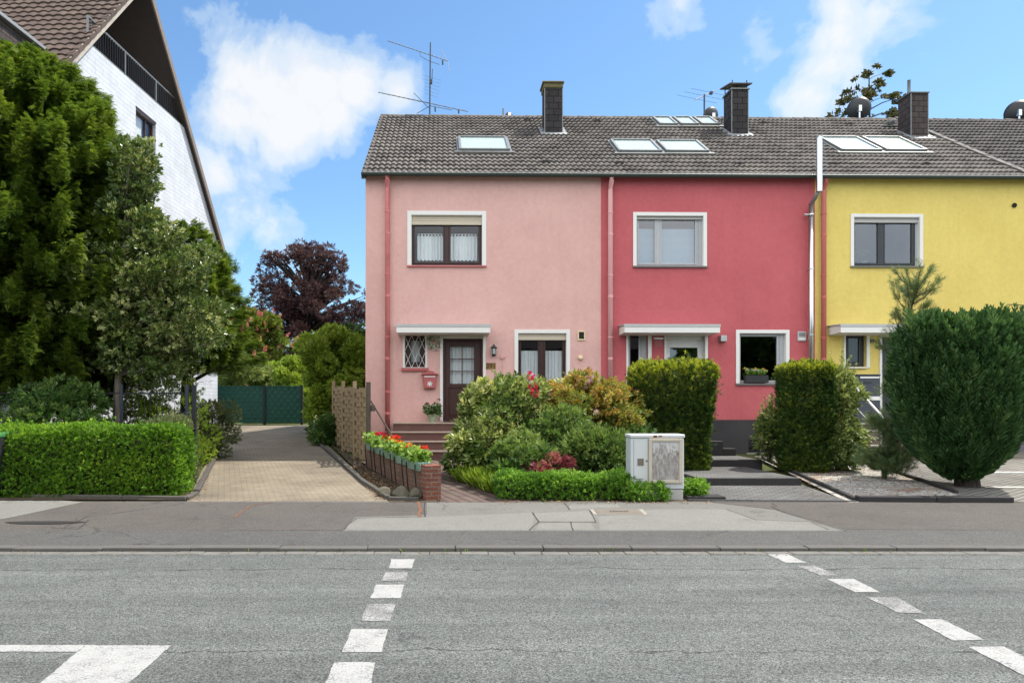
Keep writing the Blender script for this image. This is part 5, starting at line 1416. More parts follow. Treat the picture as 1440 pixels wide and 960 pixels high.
# brick wall beside the path, stepping back at the same angle as the drive
A = Vector((-.32, 11.42, 0)); B = Vector((-1.86, 15.7, 0)); dw = (B-A).normalized(); nl = Vector((-dw.y, dw.x, 0)); ang = math.atan2(dw.y, dw.x)
WF = Matrix.Translation((A.x, A.y, 0)) @ Matrix.Rotation(ang, 4, 'Z')      # a along the wall, b to its left, z up
LW = (B-A).length
def wz(a): return yard_z(A.y+dw.y*a)
t = thing('brick_wall', 'low brick garden wall with a red end pillar beside the path', 'garden wall', WF @ Matrix.Translation((0, .06, wz(0))))
mb = MB(); mb.prism([(.26, -.0, wz(.26)-.1), (LW, 0, wz(LW)-.1), (LW, 0, wz(LW)+.40), (.26, 0, wz(.26)+.40)], (0, .12, 0)); mb.build('wall', MATS['brick_brown'], t, WF)
mb = MB(); mb.box(0, .25, -.10, .16, wz(0)-.1, wz(0)+.54); mb.build('pillar', MATS['brick_red'], t, WF, bevel=.006)
mb = MB(); mb.box(-.004, .254, -.104, .164, wz(0)+.54, wz(0)+.552); mb.build('cap', MATS['brick_red'], t, WF, bevel=.004)
blab = ['flower box with red geraniums nearest the brick pillar', 'second flower box from the brick pillar, orange and yellow blooms', 'middle flower box on the brick wall, orange red blooms',
        'fourth flower box from the brick pillar, dark red blooms', 'leafy green flower box nearest the wooden fence']
nb_ = 5
fl = [[('pt_red', 3, .05, 1.0)], [('pt_orange', 2, .045, .9), ('pt_yellow', 5, .04, .8)], [('pt_red', 5, .06, 1.0), ('pt_orange', 3, .05, .7)], [('pt_crimson', 4, .05, 1.0), ('pt_red', 4, .055, .9), ('pt_darkred', 3, .05, 1.3)], [('pt_white', 3, .04, .7)]]
boxes = []
for k in range(nb_):
    a0 = .30+k*.80; a1 = a0+.66; zb = wz((a0+a1)/2)+.405
    t = thing('flower_box', blab[k], 'flower box', WF @ Matrix.Translation(((a0+a1)/2, .09, zb)), 'flower boxes along the brick wall')
    mb = MB(); mb.prism([(a0+.02, .01, zb), (a0, -.02, zb+.15), (a0, .20, zb+.15), (a0+.02, .17, zb)], (a1-a0, 0, 0)); 
    bx = mb.build('box', MATS['planter_green'], t, WF, bevel=.005)
    mb = MB(); n = 11
    for j in range(n):
        a = a0+.03+(a1-a0-.03)*j/n; mb.prism([(a, .178, zb+.01), (a, .206, zb+.14), (a, .214, zb+.14), (a, .186, zb+.01)], (.028, 0, 0))
    for j in range(4):
        b = .0+j*.05; mb.box(a0-.016, a0-.002, b, b+.022, zb+.02, zb+.14)
    mb.build('ribs', MATS['planter_green'], bx, WF)
    for a in (a0+.05, a1-.10): mb = MB(); mb.tube([(a, .235, zb+.12), (a, .235, zb-.02), (a, .20, wz(a)+.02)], .011, 6); mb.build('bracket', MATS['iron_dark'], t, WF)
    c = WF @ Vector(((a0+a1)/2+.02, .09, zb+.235)); nn = 330
    P = (g.random((nn, 3))*2-1)*np.array([.34, .14, .10]); A3 = np.array(WF.to_3x3()); P = P @ A3.T+np.array(c)
    D = norm(rand_dirs(nn, g)+np.array([0, 0, .6])); N = norm(rand_dirs(nn, g)*.6+np.array([0, -.3, .8]))
    V, Fc, vv = inst(leaf_t(.85, .1), P, D, N, .085*(.6+.8*g.random(nn)), g.random(nn), g); np_obj('foliage', V, Fc, vv, MATS['lf_geranium'], t)
    for m, kk, fs_, hz in fl[k]:
        Q = ((g.random((kk, 3))*2-1)*np.array([.28, .11, .05])+np.array([0, 0, .07+.05*hz])) @ A3.T+np.array(c); pp = []
        for q in Q:
            n9 = 14; d = rand_dirs(n9, g); d[:, 2] = np.abs(d[:, 2])*.8
            V, Fc, vv = inst(leaf_t(.9), np.repeat(q[None], n9, 0)+d*fs_*.5, d, rand_dirs(n9, g), np.full(n9, fs_), g.random(n9), g); np_obj('flower', V, Fc, vv, MATS[m], t)
# boulders at the foot of the pillar
def boulder(c, r, label, seed):
    bm = bmesh.new(); bmesh.ops.create_icosphere(bm, subdivisions=3, radius=1)
    P = np.array([v.co for v in bm.verts]); d = 1+.16*lump(P, 1.6, seed)+.06*lump(P, 4.5, seed+1)
    gg = np.random.default_rng(seed); 
    for k in range(5):
        nn = norm(gg.normal(size=3)); h = .62+.2*gg.random(); s_ = P @ nn; d = np.where(s_*d > h, h/np.maximum(s_, .05), d)
    P = P*d[:, None]*np.array(r)
    mb = MB(); mb.add([Vector(p)+Vector(c) for p in P], [[v.index for v in f.verts] for f in bm.faces]); bm.free()
    props(mb.build('boulder', MATS['rock']), label, 'rock', 'boulders at the foot of the brick pillar')
boulder(yq(-.64, 11.56, .06), (.11, .10, .13), 'upright pale boulder touching the brick pillar', 21)
boulder(yq(-.88, 11.66, .06), (.15, .12, .12), 'broad boulder in the middle of the three at the pillar', 22)
boulder(yq(-1.17, 11.78, .05), (.13, .11, .10), 'boulder farthest from the brick pillar', 23)

# woven wooden fence along the drive
FA = Vector((-1.92, 15.75, 0)); FB = Vector((-3.52, 20.6, 0)); dF = (FB-FA).normalized(); FL = (FB-FA).length
FF = Matrix.Translation(FA) @ Matrix.Rotation(math.atan2(dF.y, dF.x), 4, 'Z')
fz = lambda a: yard_z(FA.y+dF.y*a)
t = thing('wooden_fence', 'woven wooden panel fence between the drive and the pink house', 'fence', FF @ Matrix.Translation((0, 0, fz(0))))
npan = 3; pw = FL/npan
for k in range(npan):
    a0, a1 = k*pw+.05, (k+1)*pw-.05; zb, zt = fz(a0)+.08, 2.06+.06*k
    mb = MB(); n = 15; hh = (zt-zb)/n
    for j in range(n):
        z0 = zb+j*hh; m = 12; pts = []
        for q in range(m+1):
            a = a0+(a1-a0)*q/m; b = .022*math.cos(q/m*math.pi*4+(math.pi if j % 2 else 0)); pts.append((a, b))
        for (aa, ba), (ab, bb) in zip(pts[:-1], pts[1:]):
            mb.add([(aa, ba-.005, z0), (ab, bb-.005, z0), (ab, bb-.005, z0+hh*.93), (aa, ba-.005, z0+hh*.93), (aa, ba+.005, z0), (ab, bb+.005, z0), (ab, bb+.005, z0+hh*.93), (aa, ba+.005, z0+hh*.93)],
                   [[0,1,2,3],[7,6,5,4],[0,4,5,1],[3,2,6,7]])
    for q in (.02, .5, .98): a = a0+(a1-a0)*q; mb.box(a-.016, a+.016, .024, .036, zb-.03, zt+.02); mb.box(a-.016, a+.016, -.036, -.024, zb-.03, zt+.02)
    mb.build('panel', MATS['wood_fence'], t, FF, fixn=True)
for k in range(npan+1):
    a = k*pw; h = 2.12+.06*k
    mb = MB(); mb.box(a-.045, a+.045, -.045, .045, fz(a)-.2, h+(.06 if k else .05)); mb.build('post', MATS['wood_dark' if k == 0 else 'wood_fence'], t, FF, bevel=.006)
mb = MB(); mb.tube([(.02, -.06, 1.75), (-.45, -.62, fz(0)+.35)], .02, 6); mb.box(-.12, .0, -.12, -.05, 1.52, 1.66); mb.build('brace', MATS['wood_dark'], t, FF)

# green gate across the drive
Yg = 29.0
def gx(px): return (px-640)*.029
gz0, gz1 = yard_z(Yg)+.05, 1.65+.0268*Yg
t = thing('drive_gate', 'dark green privacy gate closing the end of the drive', 'gate', (gx(365), Yg, yard_z(Yg)))
for a, b in ((296, 371), (373.5, 423)):
    x0, x1 = gx(a), gx(b); mb = MB(); n = 9; hh = (gz1-gz0)/n; m = int((x1-x0)/.13)
    for j in range(n):
        z0 = gz0+j*hh
        for q in range(m):
            xa, xb = x0+(x1-x0)*q/m, x0+(x1-x0)*(q+1)/m; s = .018*(1 if (q+j) % 2 else -1); mid = (xa+xb)/2
            for u, w_, y0, y1 in ((xa, mid, 0, s), (mid, xb, s, 0)):
                mb.poly((u, Yg+y0, z0+.004), (w_, Yg+y1, z0+.004), (w_, Yg+y1, z0+hh-.004), (u, Yg+y0, z0+hh-.004))
    mb.box(x0, x1, Yg+.02, Yg+.03, gz0, gz1)
    p = mb.build('panel', MATS['gate_green'], t, fixn=False)
    mb = MB(); rect_frame(mb, x0-.02, x1+.02, gz0-.02, gz1+.02, .045, Yg-.03, Yg+.035); mb.build('frame', MATS['gate_green'], p)
for a in (372.3, 424.6): mb = MB(); x = gx(a); mb.box(x-.045, x+.045, Yg-.06, Yg+.03, yard_z(Yg)-.2, gz1+.06); mb.build('post', MATS['iron_dark'], t, bevel=.005)

# metal bar fence behind the left hedge
def ft(px, Y): return (px-640)*Y/1000
t = thing('bar_fence', 'thin dark metal bar fence behind the clipped left hedge', 'fence', (ft(180, 13.6), 13.6, yard_z(13.6)))
Yf = 13.6; zb, zt = yard_z(Yf)+.1, 1.65+.026*Yf
x0, x1 = ft(-60, Yf), ft(263, Yf); mb = MB(); n = int((x1-x0)/.115)
for k in range(n+1): x = x0+(x1-x0)*k/n; mb.tube([(x, Yf, zb), (x, Yf, zt)], .0055, 5)
for z in (zb+.1, zt-.12): mb.box(x0, x1, Yf-.014, Yf-.0065, z-.014, z+.014)
mb.build('bars', MATS['iron_dark'], t)
for px in (-50, 105, 172, 264):
    mb = MB(); x = ft(px, Yf); mb.box(x-.03, x+.03, Yf-.055, Yf-.022, yard_z(Yf)-.2, zt+.05); mb.build('post', MATS['iron_blue'], t, bevel=.004)
Tb = Vector((ft(273, 13.3), 13.3, 0))
mb = MB(); mb.box(Tb.x-.035, Tb.x+.035, 13.27, 13.34, yard_z(13.3)-.2, 1.65+.025*13.3+.05); mb.build('gate_post', MATS['iron_dark'], t, bevel=.004)
# side fence back along the drive
P0 = Vector((ft(264, Yf), Yf, 0)); P1 = Vector((-6.5, 19.5, 0)); mb = MB(); n = 50
for k in range(n+1):
    p = P0.lerp(P1, k/n); z = yard_z(p.y); mb.tube([(p.x-.25, p.y, z+.1), (p.x-.25, p.y, z+1.25)], .0055, 5)
mb.tube([(P0.x-.25, P0.y, yard_z(P0.y)+1.2), (P1.x-.25, P1.y, yard_z(P1.y)+1.2)], .014, 6)
mb.build('side_bars', MATS['iron_dark'], t)

# wheelie bin cut by the left edge
bx, bY = ft(-26, 11.42), 11.42
t = thing('wheelie_bin', 'dark wheelie bin with green lid at the left edge of the photo', 'wheelie bin', (bx, bY+.3, yard_z(11.4)))
bz = yard_z(11.4)
mb = MB(); mb.add([(bx-.22, bY+.06, bz+.05), (bx+.22, bY+.06, bz+.05), (bx+.22, bY+.5, bz+.05), (bx-.22, bY+.5, bz+.05), (bx-.29, bY, bz+1.0), (bx+.29, bY, bz+1.0), (bx+.29, bY+.62, bz+1.0), (bx-.29, bY+.62, bz+1.0)],
    [[0,3,2,1],[4,5,6,7],[0,1,5,4],[1,2,6,5],[2,3,7,6],[3,0,4,7]]); mb.build('body', MATS['bin_black'], t, bevel=.02, seg=2)
mb = MB(); mb.prism([(bx-.30, bY-.02, bz+1.002), (bx-.30, bY-.02, bz+1.05), (bx-.30, bY+.3, bz+1.10), (bx-.30, bY+.64, bz+1.07), (bx-.30, bY+.64, bz+1.002)], (.60, 0, 0)); mb.build('lid', MATS['bin_green'], t, bevel=.012, seg=2)
for sx in (-.27, .27):
    mb = MB(); mb.lathe([(.03, -.03), (.10, -.03), (.115, -.015), (.115, .015), (.10, .03), (.03, .03)], (bx+sx, bY+.52, bz+.115), 18, Matrix.Rotation(R(90), 4, 'Y')); mb.build('wheel', MATS['rubber'], t)
mb = MB(); mb.tube([(bx-.25, bY+.68, bz+.98), (bx+.25, bY+.68, bz+.98)], .018, 8); mb.build('handle', MATS['bin_black'], t)

# ================================================================== steep gabled house on the left
da = math.atan2(1, .06)
GF = Matrix.Translation((-10.2, 16.4, 0)) @ Matrix.Rotation(da, 4, 'Z')    # a along the gable wall (away), b into the house (left), z up
t = thing('gabled_house', 'tall white brick house with a steep brown tiled roof and a gable balcony', 'house', GF @ Matrix.Translation((6, 0, .5)))
zE, zR, LA, DBk = 8.2, 15.0, 12.0, 11.0; tp = (zR-zE)/(LA/2); zB = 11.55
def zr_(a): return zE+tp*min(a, LA-a)
aB0 = (zB-zE)/tp; aB1 = LA-aB0
W0, W1, wz0, wz1 = 5.58, 6.86, 9.47, 10.83
mb = MB()
# gable wall with the window opening; above the balcony floor it is open
for a, b, c, d in ((0, W0, .2, wz0), (W1, LA, .2, wz0), (W0, W1, .2, wz0)):
    zt0 = min(zE, d)
    mb.poly((a, 0, c), (b, 0, c), (b, 0, min(zE, d)), (a, 0, min(zE, d)))
def trap(z0, z1, holes=None):
    a0, a1 = (z0-zE)/tp, LA-(z0-zE)/tp; b0, b1 = (z1-zE)/tp, LA-(z1-zE)/tp
    if holes: 
        mb.poly((a0, 0, z0), (W0, 0, z0), (W0, 0, z1), (b0, 0, z1)); mb.poly((W1, 0, z0), (a1, 0, z0), (b1, 0, z1), (W1, 0, z1))
    else: mb.poly((a0, 0, z0), (a1, 0, z0), (b1, 0, z1), (b0, 0, z1))
trap(zE, wz0); trap(wz0, wz1, True); trap(wz1, zB)
for z0, z1, a0, a1 in ((wz0, wz1, W0, W0), (wz0, wz1, W1, W1)): mb.poly((a0, 0, z0), (a0, .2, z0), (a0, .2, z1), (a0, 0, z1))
mb.poly((W0, 0, wz0), (W1, 0, wz0), (W1, .2, wz0), (W0, .2, wz0)); mb.poly((W0, 0, wz1), (W1, 0, wz1), (W1, .2, wz1), (W0, .2, wz1))
mb.poly((0, 0, .2), (0, DBk, .2), (0, DBk, zE), (0, 0, zE)); mb.poly((LA, 0, .2), (LA, DBk, .2), (LA, DBk, zE), (LA, 0, zE))
mb.poly((0, DBk, .2), (LA, DBk, .2), (LA, DBk, zE), (LA/2, DBk, zR), (0, DBk, zE))
mb.build('wall', MATS['brick_white'], t, GF, fixn=False)
mb = MB(); mb.poly((aB0, 0, zB), (aB1, 0, zB), (aB1, 1.9, zB), (aB0, 1.9, zB)); mb.build('balcony_floor', MATS['white_plaster'], t, GF)
mb = MB(); mb.poly((aB0, 1.9, zB), (aB1, 1.9, zB), (LA/2, 1.9, zR)); mb.build('balcony_back_wall', MATS['wood_soffit'], t, GF)
fr = MB(); rect_frame(fr, W0, W1, wz0, wz1, .07, .10, .17)
fr.box((W0+W1)/2+.12, (W0+W1)/2+.19, .095, .165, wz0+.07, wz1-.07); w = fr.build('window', MATS['frame_brown'], t, GF)
mb = MB(); mb.box(W0+.05, W1-.05, .13, .138, wz0+.05, wz1-.05); mb.build('pane', MATS['glass'], w, GF)
mb = MB(); mb.box(W0+.1, W0+.75, .2, .22, wz0+.05, wz1-.05); mb.build('blind', MATS['white_plaster'], w, GF)
mb = MB(); mb.poly((W0-.3, .9, wz0-.3), (W1+.3, .9, wz0-.3), (W1+.3, .9, wz1+.3), (W0-.3, .9, wz1+.3)); mb.build('room', MATS['room_black'], w, GF)
mb = MB(); mb.box(W0-.06, W1+.06, -.06, .1, wz0-.05, wz0-.004); mb.build('sill', MATS['frame_brown'], w, GF)
mb = MB(); mb.box(W0-.01, W1+.01, -.012, -.002, wz1, wz1+.07); mb.build('lintel', MATS['frame_brown'], w, GF)
# railing
mb = MB(); n = 46
r0, r1 = aB0+.12, aB1-.12
for k in range(n+1): a = r0+(r1-r0)*k/n; mb.box(a-.008, a+.008, .045, .061, zB+.08, zB+.74)
rl = mb.build('balcony_railing', MATS['iron_dark'], t, GF)
mb = MB(); mb.box(r0, r1, .03, .075, zB+.74, zB+.78); mb.box(r0, r1, .04, .065, zB+.05, zB+.08)
for k in range(4): a = r0+(r1-r0)*k/3; mb.box(a-.022, a+.022, .028, .072, zB, zB+.78)
mb.build('rail', MATS['zinc'], rl, GF)
# roof: near slope tiled, far slope tiled, dark soffit beneath, boards along the gable
ct, st_ = 1/math.sqrt(1+tp*tp), tp/math.sqrt(1+tp*tp); Lr = (LA/2+.35)/ct; OV = .14
mb = MB(); tile_plane(mb, (-.35, DBk, zE-.35*tp+.14), (0, -1, 0), (ct, 0, st_), DBk+OV, Lr, .34, .3, .03, .045, 7)
tile_plane(mb, (LA+.35, -OV, zE-.35*tp+.14), (0, 1, 0), (-ct, 0, st_), DBk+OV, Lr, .34, .3, .03, .045, 7)
roof = mb.build('roof', MATS['roof_tiles_brown'], t, GF, fixn=False)
mb = MB()
for sg in (0, 1):
    q = lambda a, z: (a if sg == 0 else LA-a, -OV+.02, z)
    mb.prism([q(-.35, zE-.35*tp+.10), q(LA/2, zR+.10), q(LA/2, zR-.08), q(-.35, zE-.35*tp-.08)], (0, DBk+OV-.04, 0))
mb.build('soffit', MATS['wood_soffit'], roof, GF)
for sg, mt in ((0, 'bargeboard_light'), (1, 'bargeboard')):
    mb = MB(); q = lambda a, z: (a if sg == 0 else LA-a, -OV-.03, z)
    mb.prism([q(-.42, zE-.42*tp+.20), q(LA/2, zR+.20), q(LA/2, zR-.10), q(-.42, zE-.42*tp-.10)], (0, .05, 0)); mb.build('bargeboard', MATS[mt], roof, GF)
mb = MB()
n = 24
for k in range(n):
    a, b = -.35+(LA/2+.35)*k/n, -.35+(LA/2+.35)*(k+1)/n; z = lambda a: zE+tp*a+.12
    mb.prism([(a-.03, -OV-.06, z(a)-.06), (a-.03, -OV-.06, z(a)+.10), (b, -OV-.06, z(b)+.06), (b, -OV-.06, z(b)-.06)], (0, .16, 0))
mb.build('verge_tiles', MATS['roof_tiles_brown'], roof, GF)
# slate dormer on the street slope
dz = 11.0; a_in = (dz-zE)/tp
mb = MB(); mb.prism([(.25, .85, zE+tp*.25-.1), (a_in+.1, .85, dz), (.25, .85, dz)], (0, 5.5, 0)); d = mb.build('dormer', MATS['slate_brown'], roof, GF)
mb = MB(); mb.box(.1, a_in+.05, .73, 6.5, dz+.002, dz+.10); mb.build('dormer_roof', MATS['lead'], d, GF, bevel=.01)
mb = MB(); mb.box(.23, .246, 1.8, 5.4, 9.0, 10.6); mb.build('dormer_window', MATS['glass_dark'], d, GF)
# ================================================================== vegetation
LEAF = leaf_t(.55); LEAFW = leaf_t(.8, .1); LEAFN = leaf_t(.32)
SPR = sprig_t(6, .55, 1); SPRH = sprig_t(5, .62, 21, .8, .62); SPRR = sprig_t(6, .52, 31, 1.1, .6); SPR2 = sprig_t(7, .42, 5); FROND = frond_t(8, .075, .18, lift=.35); PLUME = plume_t(24, .085, 3); TUFT = needle_tuft_t(); FROND2 = frond_t(6, .13, .4, 8)
def px_x(px, Y): return (px-640)*Y/1000
def px_z(py, Y): return EYE-(py-570)*Y/1000
def plant(name, label, cat, base, group=None): return thing(name, label, cat, base, group)

# ---- clipped hedge on the left, in front
g = np.random.default_rng(101)
def hedge(name, label, cat, x0, x1, y0, y1, z0, z1, n, size, tmpl, mat, g, inset=.07, M=None, taper=0, topfun=None, group=None, **kw):
    c = Vector(((x0+x1)/2, (y0+y1)/2, z0)); c = M @ c if M else c
    t = plant(name, label, cat, c, group)
    V, Fc, vv = box_hedge(g, x0, x1, y0, y1, z0, z1, n, size, tmpl, M=M, taper=taper, topfun=topfun, **kw); np_obj('foliage', V, Fc, vv, MATS[mat], t)
    hedge_core(x0, x1, y0, y1, z0, z1, inset, taper, M, topfun).build('branches', MATS['twigs'], t, smooth=True)  # added closed core standing in for branches, blocks light through the hedge
    return t
hx0, hx1 = px_x(-130, 11.65), px_x(247, 11.65)
def top1(u): return np.where(u > -.35, 1.0, 1.0-.22*np.clip((-.35-u)/.25, 0, 1))*(1+.02*np.sin(u*9)) if hasattr(u, '__len__') else (1.0 if u > -.35 else 1-.22*min(1, max(0, (-.35-u)/.25)))
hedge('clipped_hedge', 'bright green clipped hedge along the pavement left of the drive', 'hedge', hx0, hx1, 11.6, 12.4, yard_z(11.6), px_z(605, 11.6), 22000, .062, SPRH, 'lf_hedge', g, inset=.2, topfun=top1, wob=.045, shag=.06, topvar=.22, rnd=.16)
# side hedge along the drive
SA = Vector((px_x(286, 13.0), 12.6, 0)); SM = Matrix.Translation(SA) @ Matrix.Rotation(math.atan2(1, -.325), 4, 'Z')
hedge('clipped_hedge', 'low dull grey green hedge running back along the left edge of the drive', 'hedge', 0, 3.2, .12, .75, yard_z(13), 1.38, 5200, .055, SPR2, 'lf_sidehedge', g, M=SM, wob=.06, shag=.05)
def round_shrub(name, label, cat, c, rad, n, size, tmpl, mat, g, nclump=40, rc=.35, core=.72, stemmat='twigs', group=None, topvar=.15, inner=.6, shoots=0, **kw):
    z0 = c[2]-rad[2]
    t = plant(name, label, cat, (c[0], c[1], z0), group)
    (V, Fc, vv), cc = broad_crown(g, c, rad, nclump, rc, n, size, tmpl, inner=inner, topvar=topvar, **kw)
    keep = None
    mb = MB()
    if shoots:   # single long shoots standing out of the crown
        pp = [(V, Fc, vv)]
        for k in range(shoots):
            d = rand_dirs(1, g)[0]; d[2] = abs(d[2])*.9+.15; d /= np.linalg.norm(d); e = np.array(c)+d*np.array(rad)*(1.12+.28*g.random()); b0 = np.array(c)+d*np.array(rad)*.6
            m = 7; f = np.linspace(.15, 1, m); Q = b0+(e-b0)*f[:, None]; Q[:, 2] += .03*np.sin(f*3); pp.append(inst(tmpl, Q, norm(d+g.normal(0, .45, (m, 3))), rand_dirs(m, g), size*(.9-.35*f), .45+.4*g.random(m), g))
            mb.tube([b0, e], [.008, .003], 4, cap=False)
        V, Fc, vv = merge(pp)
    V[:, 2] = np.maximum(V[:, 2], z0+.01)
    np_obj('foliage', V, Fc, vv, MATS[mat], t)
    for q in cc[:26]:
        b = Vector((c[0]+.12*(q[0]-c[0]), c[1]+.12*(q[1]-c[1]), z0)); e = Vector(q); m = b.lerp(e, .55)+Vector((0, 0, .06)); mb.tube([b, m, e], [.022, .014, .006], 5, cap=False)
    mb.build('stems', MATS[stemmat], t, fixn=False)
    return t
round_shrub('clipped_shrub', 'rounded yellow green shrub at the far end of the side hedge', 'shrub', (px_x(300, 17), 17, 1.05), (.42, .45, .72), 2600, .075, SPR2, 'lf_sidehedge', g, rc=.2)
round_shrub('clipped_shrub', 'domed yellow green shrub seen through the metal bar fence', 'shrub', (px_x(222, 15.6), 15.8, 1.05), (.95, .75, .95), 5200, .085, SPR2, 'lf_bright', g, rc=.3)
round_shrub('rhododendron_bush', 'dark leaved bush under the yew tree behind the hedge', 'shrub', (px_x(55, 13.2), 13.2, .95), (1.05, .5, .85), 3000, .13, SPR, 'lf_deep', g, rc=.3)

# ---- big yew on the far left
def trunk(mb, pts, rs, n=9): mb.tube(pts, rs, n)
g = np.random.default_rng(202)
def yew(label, base, H, z0, prof, nb, dens, size, g, mat='lf_yew', tmpl=FROND, **kw):
    t = plant('yew_tree', label, 'tree', base)
    (V, Fc, vv), lines = conifer(g, base, H, z0, prof, nb, kw.pop('rise', .35), kw.pop('droop', .55), dens, size, tmpl, **kw)
    np_obj('crown', V, Fc, vv, MATS[mat], t)
    mb = MB(); ln = kw.get('lean', (0, 0))
    mb.tube([(base[0], base[1], base[2]-.1), (base[0]+ln[0]*.5, base[1]+ln[1]*.5, base[2]+H*.5), (base[0]+ln[0], base[1]+ln[1], base[2]+H*.97)], [.19, .11, .02], 9); mb.build('trunk', MATS['bark_dark'], t)
    mb = MB(); limbs(mb, lines); mb.build('branches', MATS['bark_dark'], t, fixn=False)
    return t
bY = 14.9; bx_ = px_x(40, bY)
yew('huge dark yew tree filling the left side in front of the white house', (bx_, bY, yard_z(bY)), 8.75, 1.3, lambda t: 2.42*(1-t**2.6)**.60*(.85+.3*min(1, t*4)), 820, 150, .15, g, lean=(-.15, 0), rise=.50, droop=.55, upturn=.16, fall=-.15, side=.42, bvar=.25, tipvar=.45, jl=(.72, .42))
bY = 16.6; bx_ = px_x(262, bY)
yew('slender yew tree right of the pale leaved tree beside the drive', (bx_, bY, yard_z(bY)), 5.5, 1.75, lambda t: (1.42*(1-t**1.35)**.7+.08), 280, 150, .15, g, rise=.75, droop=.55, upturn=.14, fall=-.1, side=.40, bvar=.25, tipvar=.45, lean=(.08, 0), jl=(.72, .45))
# ---- pale leaved holly-like tree with the light grey trunk
g = np.random.default_rng(303)
bY = 14.0; bx_ = px_x(164, bY); bz = yard_z(bY)
t = plant('holly_tree', 'pale green broadleaf tree with a straight light grey trunk', 'tree', (bx_, bY, bz))
cs = [((px_x(205, bY), bY, px_z(400, bY)), (1.15, .9, 1.25), 75, 5200), ((px_x(190, bY), bY-.1, px_z(318, bY)), (.52, .5, .85), 32, 1700), ((px_x(190, bY), bY, px_z(235, bY)), (.24, .24, .75), 18, 700), ((px_x(165, bY), bY-.1, px_z(455, bY)), (.80, .8, .85), 50, 2800), ((px_x(255, bY), bY-.1, px_z(450, bY)), (.7, .7, .85), 45, 2500), ((px_x(205, bY), bY, px_z(510, bY)), (1.0, .7, .38), 25, 1000)]
parts = []; allc = []
for c, rad, nc, nl in cs:
    p, cc = broad_crown(g, c, rad, nc, .21, int(nl*.8), .125, SPRH, inner=.25, lean=(0, -.1, .35)); parts.append(p); allc.append(cc[:14])
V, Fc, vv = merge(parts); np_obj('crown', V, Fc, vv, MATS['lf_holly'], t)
mb = MB(); mb.tube([(bx_, bY, bz-.1), (bx_+.01, bY, bz+1.6), (bx_+.10, bY, bz+3.0), (bx_+.3, bY, bz+4.2)], [.085, .068, .05, .02], 10); mb.build('trunk', MATS['bark_grey'], t)
mb = MB()
for cc in allc:
    for q in cc: b = Vector((bx_+.05, bY, min(max(q[2]-.7, bz+2.0), bz+3.2))); mb.tube([b, b.lerp(Vector(q), .5)+Vector((0, 0, .1)), q], [.028, .018, .007], 5, cap=False)
mb.build('branches', MATS['bark_grey'], t, fixn=False)

# ---- trees beyond the drive
def broad_tree(name, label, base, H, crowns, mat, leaf, tmpl, g, trunk_r=.2, rc=.5, bark='bark', inner=.3, lean=(0,0,.3), tfac=.75, blooms=None):
    t = plant(name, label, 'tree', base); parts = []; allc = []
    for c, rad, nc, nl in crowns:
        p, cc = broad_crown(g, c, rad, nc, rc, nl, leaf, tmpl, inner=inner, lean=lean); parts.append(p); allc.append(cc)
    V, Fc, vv = merge(parts); np_obj('crown', V, Fc, vv, MATS[mat], t)
    b = Vector(base); mb = MB(); mb.tube([b-Vector((0, 0, .2)), b+Vector((.05, 0, H*.3)), b+Vector((-.05, 0, H*.6)), b+Vector((.05, 0, H*.93))], [trunk_r, trunk_r*.75, trunk_r*.45, .02], 8); mb.build('trunk', MATS[bark], t)
    mb = MB()
    for cc in allc:
        for q in cc[:30]:
            s = b+Vector((0, 0, max(H*.2, min((q[2]-b.z)*tfac, H*.85)))); mb.tube([s, s.lerp(Vector(q), .55)+Vector((0, 0, .15)), q], [trunk_r*.28, trunk_r*.16, .01], 5, cap=False)
    mb.build('branches', MATS[bark], t, fixn=False)
    if blooms:
        m, k, fs_ = blooms; cc = np.concatenate(allc); c0 = cc.mean(0)
        Q = cc[g.integers(0, len(cc), k)]+rand_dirs(k, g)*rc; d = norm(Q-c0); Q += d*rc*.35
        D = norm(d*.5+np.array([0, 0, .8])+g.normal(0, .2, (k, 3))); V, Fc, vv = inst(plume_t(14, .28, 6), Q, D, rand_dirs(k, g), fs_*(.7+.6*g.random(k)), g.random(k), g); np_obj('blossoms', V, Fc, vv, MATS[m], t)
    return t
g = np.random.default_rng(404)
Y = 52.0; bx_ = px_x(432, Y)
broad_tree('copper_beech', 'dark purple copper beech far behind the green gate', (bx_, Y, 1.9), 11.6,
    [((bx_-.2, Y, px_z(405, Y)), (2.6, 2.4, 3.2), 60, 4200), ((bx_-1.9, Y, px_z(430, Y)), (2.1, 2.0, 1.9), 34, 2300), ((bx_+2.0, Y, px_z(430, Y)), (2.3, 2, 1.9), 34, 2400), ((bx_+.3, Y, px_z(475, Y)), (3.2, 2.6, 2.6), 60, 5200), ((px_x(425, Y), Y, px_z(362, Y)), (1.3, 1.2, 1.0), 16, 1000), ((px_x(470, Y), Y, px_z(372, Y)), (1.2, 1.2, 1.1), 14, 900), ((px_x(385, Y), Y, px_z(372, Y)), (1.0, 1.1, 1.0), 10, 520)],
    'lf_beech', .25, SPR2, g, .42, .40, 'bark_dark', lean=(0, 0, -.35), inner=.12)
Y = 38.0
broad_tree('red_horse_chestnut', 'chestnut tree with pink blossoms between the left trees and the beech', (px_x(352, Y), Y, 1.4), 5.2,
    [((px_x(352, Y), Y, px_z(482, Y)), (1.55, 1.5, 1.75), 60, 5200)], 'lf_chestnut', .26, SPR, g, .16, .42, blooms=('lf_bloom_pink', 260, .36))
Y = 33.0
round_shrub('lilac_bush', 'pale green bush above the left half of the green gate', 'shrub', (px_x(350, Y), Y, px_z(540, Y)), (1.2, 1.1, 1.45), 5200, .17, SPR2, 'lf_pale', g, rc=.35)
